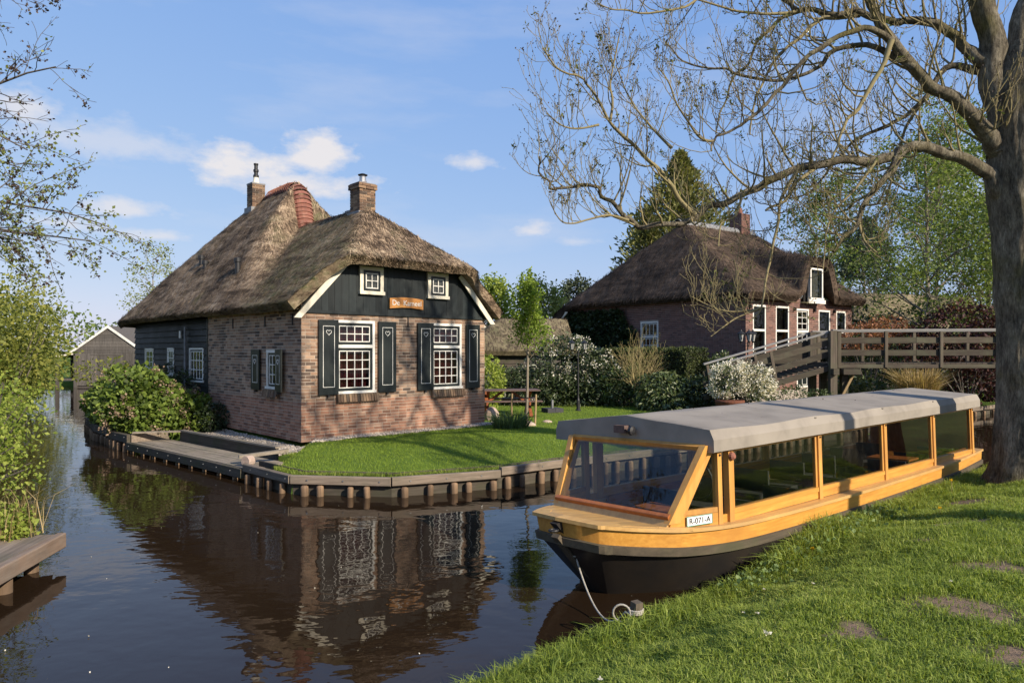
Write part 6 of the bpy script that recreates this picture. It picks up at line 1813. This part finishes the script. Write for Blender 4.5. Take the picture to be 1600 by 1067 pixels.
stuff(under(link('opening_leaves', leaves('opening_leaves', np.repeat(sel, 6, 0) + ra.normal(size=(len(sel) * 6, 3)) * .02, .06, ra, .45, -.35), G['ash_bud']), ash))

# a second bank-side ash stands out of frame to the right; it throws the shade seen on boat, lawn and wall
def plain_tree(name, label, base, h, r0, seed, kids, leaf=None, nleaf=0, lsize=.1, bark='bark_grey', first=.3, nl=14, spread=.8, up=.1, ratio=.55, limb=.42, wob=.16, sd=.12, droop=.2, aspect=.6, lean=(0, 0), group=None, taper=.15, ldroop=0.0, el=.75):
    r = np.random.default_rng(seed); o = tree_like(name, label, 'tree', base, group)
    b = np.array(base, float); m = 9; t = np.linspace(0, 1, m)
    p = b + np.stack([lean[0] * t + .02 * h * (fbm(np.c_[t * 4, 0 * t], 1, seed) - .5) * 2, lean[1] * t + .02 * h * (fbm(np.c_[t * 4, 0 * t + 5], 1, seed) - .5) * 2, -.1 + t * h], 1)
    br = [(p, r0 * ((1 - t) ** .8 * (1 - taper) + taper * .4), 10)]; tw = []; tips = []
    for k in range(nl):
        f = first + (1 - first) * ((k + .5) / nl); a = k * 2.399 + r.uniform(-.4, .4)
        i = min(int(f * (m - 1)), m - 2); q = p[i] + (p[i + 1] - p[i]) * (f * (m - 1) - i)
        grow(q, (math.cos(a), math.sin(a), el * r.uniform(.6, 1.4)), h * limb * (1.12 - .75 * f) * r.uniform(.8, 1.15), r0 * .42 * (1.1 - .7 * f), 0, r, tw, tips, up=up, wob=wob, nseg=6, kids=kids, ratio=ratio, spread=spread, sides=(6, 4, 3), droop=ldroop)
    under(link('trunk', tubes_mesh('trunk', br), M[bark]), o)
    stuff(under(link('branches', tubes_mesh('branches', tw), M[bark]), o))
    if leaf:
        stuff(under(link('crown', leaves('crown', jitter_on(tips, nleaf, r, sd), lsize, r, aspect, droop), G[leaf]), o))
    return o
plain_tree('ash_tree', 'bare ash tree on the near bank to the right of the picture', (8.3, 4.9, .5), 10.5, .24, 111, (4, 3), None, bark='bark_ash', first=.5, nl=9, spread=.8, limb=.33, up=.14)
#plain_tree('ash_tree', 'bare ash tree farther along the near bank to the right of the picture', (11.3, .2, .5), 11, .32, 113, (5, 4), None, bark='bark_ash', first=.4, nl=13, spread=.8, limb=.33, up=.14)

# ================================================================== TREES BEHIND
plain_tree('birch_tree', 'airy light green birch tree beyond the bridge', (16.9, 28, .4), 11.0, .13, 121, (6, 4), 'birch', 11500, .13, 'bark_light', .14, 30, .7, .02, limb=.40, sd=.16, group='light green trees beyond the bridge', ldroop=.12)
plain_tree('birch_tree', 'wide light green tree right of the airy birch, behind the ash trunk', (21.5, 31, .4), 12.0, .16, 123, (6, 4), 'birch', 13000, .15, 'bark_grey', .10, 32, .8, .02, limb=.46, sd=.2, group='light green trees beyond the bridge', ldroop=.15)
plain_tree('birch_tree', 'lower light green tree close above the bridge rail', (19.2, 26.5, .4), 7.4, .10, 125, (5, 4), 'birch', 9000, .13, 'bark_grey', .10, 24, .85, .0, limb=.52, sd=.2, group='light green trees beyond the bridge', ldroop=.2)
plain_tree('broad_tree', 'hazy pale tree between the mossy barn and the far thatched house', (24, 52, .4), 13.5, .2, 127, (5, 4), 'birch', 9000, .24, 'bark_grey', .15, 24, .8, .05, limb=.4, sd=.35)
plain_tree('broad_tree', 'tall pale green tree behind the mossy barn', (31, 50, .4), 15, .2, 128, (5, 4), 'birch', 11000, .24, 'bark_grey', .12, 26, .8, .05, limb=.42, sd=.35)
plain_tree('broad_tree', 'bright green tree behind the right eave of the main house', (-1.3, 47, .4), 6.2, .14, 129, (5, 3), 'spring', 5200, .24, 'bark_grey', .2, 18, .8, .05, limb=.42, sd=.3)
plain_tree('broad_tree', 'yellow green willow behind the young staked tree', (2.0, 44, .4), 5.9, .14, 131, (5, 3), 'alder', 5200, .2, 'bark_light', .15, 18, .8, .06, limb=.42, sd=.28)
plain_tree('broad_tree', 'thin pale tree showing over the far left slope of the main roof', (-27.2, 52, .4), 9.2, .12, 133, (5, 3), 'alder', 1800, .18, 'bark_light', .25, 14, .8, .06, limb=.36, sd=.25)
plain_tree('pine_tree', 'open crowned dark pine left of the far thatched house', (4.4, 49, .4), 6.4, .16, 135, (4, 3), 'pine', 3600, .22, 'bark_grey', .5, 12, .8, .05, limb=.42, sd=.2)
plain_tree('pine_tree', 'dark pine standing beyond the right end of the far thatched roof', (22.5, 44, .4), 9.6, .16, 137, (4, 3), 'pine', 3600, .24, 'bark_grey', .45, 12, .8, .05, limb=.36, sd=.22)

def conifer(name, label, base, h, w, seed, nl, size, mat):
    r = np.random.default_rng(seed); o = tree_like(name, label, 'tree', base)
    b = np.array(base)
    under(link('trunk', tubes_mesh('trunk', [(b + np.array([[0, 0, -.1], [.05, 0, h * .5], [0, 0, h * .97]]), np.array([.24, .14, .02]), 8)]), M['bark_grey']), o)
    br = []; P = []
    nb = 300
    for k in range(nb):
        f = (k + .5) / nb; z_ = h * (.04 + .95 * f); a = k * 2.4
        prof_ = min(1, (1 - f) * 2.0) * (.75 + .5 * r.random()) * w
        n_ = 6; t = np.linspace(0, 1, n_)
        pts = b + np.stack([np.cos(a) * prof_ * t, np.sin(a) * prof_ * t, z_ + prof_ * (.75 * t - .15 * t * t)], 1)
        br.append((pts, np.linspace(.03, .006, n_), 3)); m_ = max(6, int(nl / nb * (1.5 - f)))
        tt = r.random(m_) ** .6
        q = np.stack([np.interp(tt, t, pts[:, i]) for i in range(3)], 1) + r.normal(size=(m_, 3)) * .13 * (.4 + prof_ * .4)
        P.append(q)
    P = np.concatenate(P); out = unit(P - b - np.array([0, 0, 1]) * (P[:, 2:3] - b[2]) * 1.0) + np.array([0, 0, .9])
    stuff(under(link('branches', tubes_mesh('branches', br), M['bark_grey']), o))
    stuff(under(link('crown', leaves('crown', P, size, r, .38, 0, out, tilt=.6), G[mat]), o))
conifer('cypress_tree', 'tall yellowish cypress rising behind the far thatched house', (9.3, 38, .4), 13.0, 3.0, 141, 22000, .30, 'cypress')
conifer('cypress_tree', 'shorter cypress at the left of the tall cypress', (7.3, 37, .4), 9.6, 1.7, 143, 8500, .28, 'cypress')

# shrubs beyond the bridge
shrub('red_shrub', 'dark red leaved shrub above the bridge handrail', (16.5, 25, .5), [((16.3, 25, 2.9), (1.5, 1, 1.3)), ((17.8, 25.2, 2.4), (1.4, 1, 1.5)), ((15.0, 25, 2.4), (1.0, .8, .8))], 5200, .16, 'red_leaf', 151, 10, .55, lump=.5)
shrub('red_shrub', 'low dark red shrub beside the tree trunk below the bridge deck', (18.2, 26.6, .5), [((17.9, 26.4, 1.2), (1.2, .7, .8))], 2000, .14, 'red_leaf', 153, 8, .55)
shrub('orange_shrub', 'small orange leaved maple shrub right of the far house wall', (13.3, 25.6, .5), [((13.2, 25.6, 2.9), (1.1, .6, .55)), ((14.0, 25.7, 3.2), (.8, .6, .45))], 1700, .13, 'orange_leaf', 155, 8, .5, lump=.5)
shrub('evergreen_shrub', 'dark evergreen shrub mass behind the bridge rails', (20, 31, .5), [((15.2, 30.5, 2.3), (2.2, 1.2, 2.0)), ((18.5, 30.5, 2.2), (2.6, 1.2, 2.1)), ((22.5, 31, 2.2), (2.8, 1.2, 2.2))], 8500, .2, 'rhodo', 157, 10, .5, lump=.5)
shrub('evergreen_shrub', 'green shrub between far house and dark red shrub', (14.6, 27.6, .5), [((14.4, 27.6, 2.0), (1.4, 1.0, 1.4)), ((12.9, 26.8, 1.4), (1.0, .8, 1.0))], 4200, .15, 'laurel', 159, 8, .5, lump=.5)
shrub('garden_bush', 'low leafy bush beside the bridge post', (10.6, 20.4, .4), [((10.5, 21.6, .95), (.8, .5, .55)), ((11.4, 22.2, 1.0), (.7, .5, .55))], 2200, .13, 'laurel', 161, 8, .5)
og = tree_like('ornamental_grass', 'tan clump of ornamental grass seen under the footbridge', 'plant', (14.3, 24.2, .45))
rq = np.random.default_rng(163); a = rq.uniform(0, 6.28, 900); r_ = np.sqrt(rq.random(900)) * .45
P = np.stack([14.3 + r_ * np.cos(a), 24.2 + r_ * np.sin(a), np.full(900, .42)], 1)
stuff(under(link('leaves', blades('leaves', P, 1.5, .03, rq, lean=.55, ldir=np.stack([np.cos(a), np.sin(a), 0 * a], 1)), G['straw']), og))
# background thickets closing the horizon
for i, (x, y, w, h, lab) in enumerate(((-6, 62, 13, 3.4, 'distant hedge of trees behind the pink house'), (14, 66, 14, 4.5, 'distant wood behind the cypress trees'), (48, 62, 16, 6, 'distant wood at the right beyond the birches'), (30, 42, 9, 3.6, 'garden thicket behind the dark red shrub'), (-46, 62, 14, 5.5, 'distant wood behind the left bank'))):
    shrub('thicket', lab, (x, y, .4), [((x + d * w * .8, y + 2 * (k % 2), h * .45), (w * .5, 3, h * (.5 + .12 * ((k * 7) % 3)))) for k, d in enumerate((-1, -.35, .35, 1))], 5200, .42, 'laurel' if i % 2 else 'birch', 171 + i, 6, .6, cat='trees', lump=.5, group=None)

# ================================================================== LEFT BANK GROWTH
shrub('willow_bush', 'tall yellow green bushy growth on the left bank before the boathouse', (-14.4, 19.5, .3), [((-15.3, 20, 2.9), (2.2, 1.8, 2.0)), ((-14.6, 18.6, 1.7), (1.3, 1.3, 1.4)), ((-16.3, 18.4, 2.9), (2.2, 1.8, 2.4)), ((-16.0, 21.5, 1.9), (1.7, 1.5, 1.7))], 15000, .13, 'left_bush', 181, 24, .6, lump=.6, inner=.65, group='bushes on the left bank')
shrub('willow_bush', 'feathery yellow green bush at the left, nearest the boathouse lean-to', (-21.6, 30, .3), [((-21.8, 30, 2.6), (2.1, 1.8, 2.2)), ((-20.7, 29.2, 1.5), (1.3, 1.2, 1.2)), ((-24, 33, 3.0), (2.6, 2, 2.6))], 9500, .16, 'left_bush', 183, 20, .6, lump=.6, inner=.5, group='bushes on the left bank')
shrub('willow_bush', 'fresh green bush hanging over the water at the left edge', (-9.7, 12.3, .3), [((-9.9, 12.6, 1.25), (1.2, 1.1, .85)), ((-9.35, 12.0, .85), (.85, .8, .5))], 3000, .085, 'spring', 185, 26, .6, lump=.6, inner=.55, group='bushes on the left bank')
shrub('willow_bush', 'bright green leafy sprays over the plank dock at the left edge', (-7.4, 8.9, .3), [((-6.75, 8.9, 1.55), (.62, .5, .62)), ((-6.6, 8.8, .85), (.55, .45, .48))], 1700, .062, 'spring', 187, 22, .6, lump=.65, inner=.7, group='bushes on the left bank')
dg_ = tree_like('dock_weeds', 'clump of green weeds and dry grass on the plank dock', 'plant', (-5.62, 7.75, .3))
rw = np.random.default_rng(189)
P = shell((-5.72, 7.72, .40), (.34, .30, .24), 1100, rw, .4, 3, .6, zmin=.3)
stuff(under(link('weed_leaves', leaves('weed_leaves', P, .06, rw, .7, -.2), G['spring']), dg_))
a = rw.uniform(0, 6.28, 130); r_ = np.sqrt(rw.random(130)) * .4
stuff(under(link('dry_stalks', blades('dry_stalks', np.stack([-5.72 + r_ * np.cos(a), 7.72 + r_ * np.sin(a), np.full(130, .31)], 1), .6, .009, rw, lean=.7), G['straw']), dg_))

# alder overhanging from the left
al = tree_like('alder_tree', 'alder hanging twigs of small cones and young leaves in from the left', 'tree', (-9.4, 8.2, .3))
rl = np.random.default_rng(191)
br = [(np.array([(-9.4, 8.2, .2), (-9.3, 8.3, 2.5), (-9.15, 8.2, 5), (-9.2, 8.3, 8.0)]), np.array([.2, .17, .12, .04]), 9)]
tw = []; tips = []
for (z_, dx, dz, L, y0) in ((4.45, 1, .08, 4.3, 8.0), (4.9, 1, .22, 3.7, 8.3), (4.0, 1, .02, 3.9, 8.4), (5.6, 1, .2, 3.6, 8.1), (5.9, 1, .25, 3.5, 8.0), (6.7, 1, .05, 3.5, 8.2), (4.25, .9, -.05, 3.5, 8.6), (5.2, .9, .2, 2.9, 8.6), (6.3, .9, .2, 3.3, 8.4), (3.8, .9, .12, 3.1, 8.5)):
    grow((-9.2, y0, z_), (dx, rl.uniform(-.12, .12), dz), L, .032, 0, rl, tw, tips, up=-.015, wob=.10, nseg=9, kids=(18, 6), ratio=.27, spread=.75, rr=.5, sides=(6, 4, 3), kstart=.35)
under(link('trunk', tubes_mesh('trunk', br), M['bark_grey']), al)
stuff(under(link('branches', tubes_mesh('branches', tw), M['bark_grey']), al))
PT = np.concatenate(tips)
low = PT[PT[:, 2] < 5.1]
stuff(under(link('crown', leaves('crown', np.concatenate([low[rl.integers(0, len(low), 2900)] + rl.normal(size=(2900, 3)) * .03, jitter_on(tips, 600, rl, .03)]), .043, rl, .75, .2), G['alder']), al))
pc = jitter_on(tips, 1100, rl, .025) - np.array([0, 0, .03])
cn = np.repeat(pc, 5, 0) + rl.normal(size=(len(pc) * 5, 3)) * .009
stuff(under(link('cones', leaves('cones', cn, .032, rl, .9, .6), G['cone']), al))

# ================================================================== GRASS
rgz = np.random.default_rng(201)
def in_view(P, mx=60):
    px = 800 + 1074 * P[:, 0] / np.maximum(P[:, 1], .1); return (px > -mx) & (px < 1600 + mx) & (P[:, 1] > 1.5)
# soil of the bare patches shows through the bank
nn = 1500000
e_al = rgz.uniform(2.4, 16, nn) ** 1.0; e_d = rgz.random(nn) ** 1.15 * 7.5
xy = np.outer(e_al, _along) + np.outer(np.interp(e_al, _bs, _bd) + e_d, BN)
P = np.c_[xy, np.zeros(nn)]
keep = in_view(P) & (P[:, 1] > 2.6) & (rgz.random(nn) < np.clip(3.6 / np.maximum(P[:, 1], 3.2), .12, 1) ** 1.3)
P = P[keep]
dens = .25 + 1.1 * fbm(P[:, :2], 2.4, 41, 3)
keep = (rgz.random(len(P)) < dens * (bare(P) + .07)); P = P[keep]
P[:, 2] = bank_z(P[:, 0], P[:, 1]) - .005
dE = bank_d(P[:, :2])
hgt = .030 + .045 * smooth01(fbm(P[:, :2], 3.2, 43, 3) * 2.2 - .6) + .08 * (1 - smooth01(dE / .45)) + .012
print('bank blades', len(P))
tag(link('bank_grass', blades('bank_grass', P, hgt, .0065, rgz, lean=1.0, seg=2), G['bank']), 'rough spring grass on the near bank beside the boat', 'grass', kind='stuff')
# taller tufts along the boat and the water
n = 9000; e_al = rgz.uniform(3.2, 13.5, n); e_d = np.abs(rgz.normal(0, .16, n)) + .02
xy = np.outer(e_al, _along) + np.outer(np.interp(e_al, _bs, _bd) + e_d, BN)
tf = fbm(xy, 1.8, 47, 3); ok = tf > .47; xy = xy[ok]; tf = tf[ok]
tag(link('bank_tufts', blades('bank_tufts', np.c_[xy, bank_z(xy[:, 0], xy[:, 1])], .14 + .34 * (tf - .45), .010, rgz, lean=1.1, seg=2), G['bank']), 'taller grass tufts along the water edge beside the boat', 'grass', kind='stuff')
# short mown lawn
n = 420000
x = rgz.uniform(-5.2, 9.0, n); y = rgz.uniform(11.2, 25, n); P = np.c_[x, y, 0 * x]
d = y - isl_edge(x)
loc = (P[:, :2] - O1); ls = loc @ U1; ltt = loc @ V1
keep = (d > .10) & in_view(P, 20) & ~((ls > -1.0) & (ls < 5.6) & (ltt > -.33 - .1 * vnoise(P[:, :2], 3, 5)) & ~((ls < 0) & (ltt < .1) & (ls > -.6) & (ltt < -.2))) & (rgz.random(n) < np.clip(13 / y, 0, 1) ** 1.6) & ~((ls < 0) & (ltt > .2))
P = P[keep]; P[:, 2] = lawn_z(P[:, 0], P[:, 1]) - .004
d = d[keep]
print('lawn blades', len(P))
hl_ = np.where(d < .35, .085, .05)
tag(link('lawn_grass', blades('lawn_grass', P, hl_, .0085, rgz, lean=.8, seg=1), G['lawn']), 'smooth bright green mown lawn in front of the house', 'grass', kind='stuff')

# dandelions, daisies and broad weeds in the bank
def dandelion(x, y, h, i, lab):
    z0 = float(bank_z(x, y)[0]); o = empty('dandelion', (x, y, z0)); tag(o, lab, 'flower', 'dandelions on the near bank')
    MB().tube([(0, 0, 0), (.01, .005, h * .6), (.0, 0, h)], .0035, 5).build('stalk', M['stake'], o)
    rr_ = np.random.default_rng(300 + i); P = np.zeros((46, 3)); P[:, 2] = h
    dd = unit(np.stack([rr_.normal(size=46), rr_.normal(size=46), np.abs(rr_.normal(size=46)) * .6 + .1], 1))
    stuff(link('petals', leaves('petals', P, .026, rr_, .35, 0, dd * 3), G['yellow_flower'], o))
dandelion(3.05, 6.98, .10, 0, 'yellow dandelion in the grass below the boat hull')
dandelion(6.15, 9.62, .22, 1, 'tall yellow dandelion at the foot of the ash trunk')
dandelion(5.1, 8.2, .08, 2, 'small yellow dandelion between boat and ash trunk')
for i, (x, y) in enumerate(((1.62, 4.36), (1.75, 4.9), (.52, 4.05), (2.45, 5.6), (3.35, 5.25), (1.70, 5.05), (2.2, 6.0))):
    z0 = float(bank_z(x, y)[0]) + .07
    rr_ = np.random.default_rng(330 + i); s_ = .016 if i else .03
    P = np.zeros((12, 3)); dd = np.stack([np.cos(np.arange(12) * .52), np.sin(np.arange(12) * .52), np.full(12, .25)], 1)
    o = link('daisy', leaves('daisy', P, s_, rr_, .6, 0, dd * 4), G['white_flower']); o.location = (x, y, z0)
    tag(o, ('largest white petal cluster in the middle of the near grass', 'tiny daisy a little above the large white petals', 'tiny daisy lowest on the bank near the water edge', 'tiny daisy halfway between boat plate and bare soil', 'tiny daisy just above the larger bare soil patch', 'tiny daisy nearest beside the upper daisy of the middle pair', 'tiny daisy closest to the boat hull')[i], 'flower', 'daisies on the near bank')
n = 700; e_al = rgz.uniform(5.6, 9.2, n); e_d = np.abs(rgz.normal(0, .22, n)) + .03
xy = np.outer(e_al, _along) + np.outer(np.interp(e_al, _bs, _bd) + e_d, BN)
P = np.c_[xy, bank_z(xy[:, 0], xy[:, 1]) + rgz.uniform(.03, .16, n)]
tag(link('bank_weeds', leaves('bank_weeds', P, .05, rgz, .75, -.1), G['weed']), 'broad leaved weeds in the grass against the boat hull', 'weeds', kind='stuff')
# leaf litter on the canvas
rlf = np.random.default_rng(401); bpy.context.view_layer.update()
mw_ = BO.matrix_world
Pq = []
for k in range(22):
    x = rlf.uniform(.4, 8); y_ = rlf.uniform(-.9, .6); Pq.append(tuple(mw_ @ Vector((x, y_, 1.712 - .125 * (abs(y_) / 1.05) ** 1.25))))
tag(link('leaf_litter', leaves('leaf_litter', np.array(Pq), .028, rlf, .7, 0, None, tilt=.5), G['cone']), 'few dark dead leaves scattered on the grey boat roof', 'leaves', kind='stuff')
# petals and seeds adrift on the water
n = 40; P = np.stack([rlf.uniform(-6, 1.5, n), rlf.uniform(4.5, 12, n), np.full(n, .004)], 1)
tag(link('floating_debris', leaves('floating_debris', P, .016, rlf, .8, 0, None, tilt=.3), G['white_flower']), 'tiny pale petals and seeds drifting on the canal', 'debris', kind='stuff')
# moss tufts and grass along the quay edge
n = 7000
qx = rgz.uniform(-4.4, 3.2, n); qy = isl_edge(qx) + rgz.uniform(.03, .33, n)
ok = fbm(np.c_[qx, qy], 2.5, 51, 2) > .42; qx, qy = qx[ok], qy[ok]
tag(link('quay_grass', blades('quay_grass', np.c_[qx, qy, np.full(len(qx), .30)], .09, .008, rgz, lean=1.0), G['bank']), 'longer untrimmed grass along the lawn quay edge', 'grass', kind='stuff')
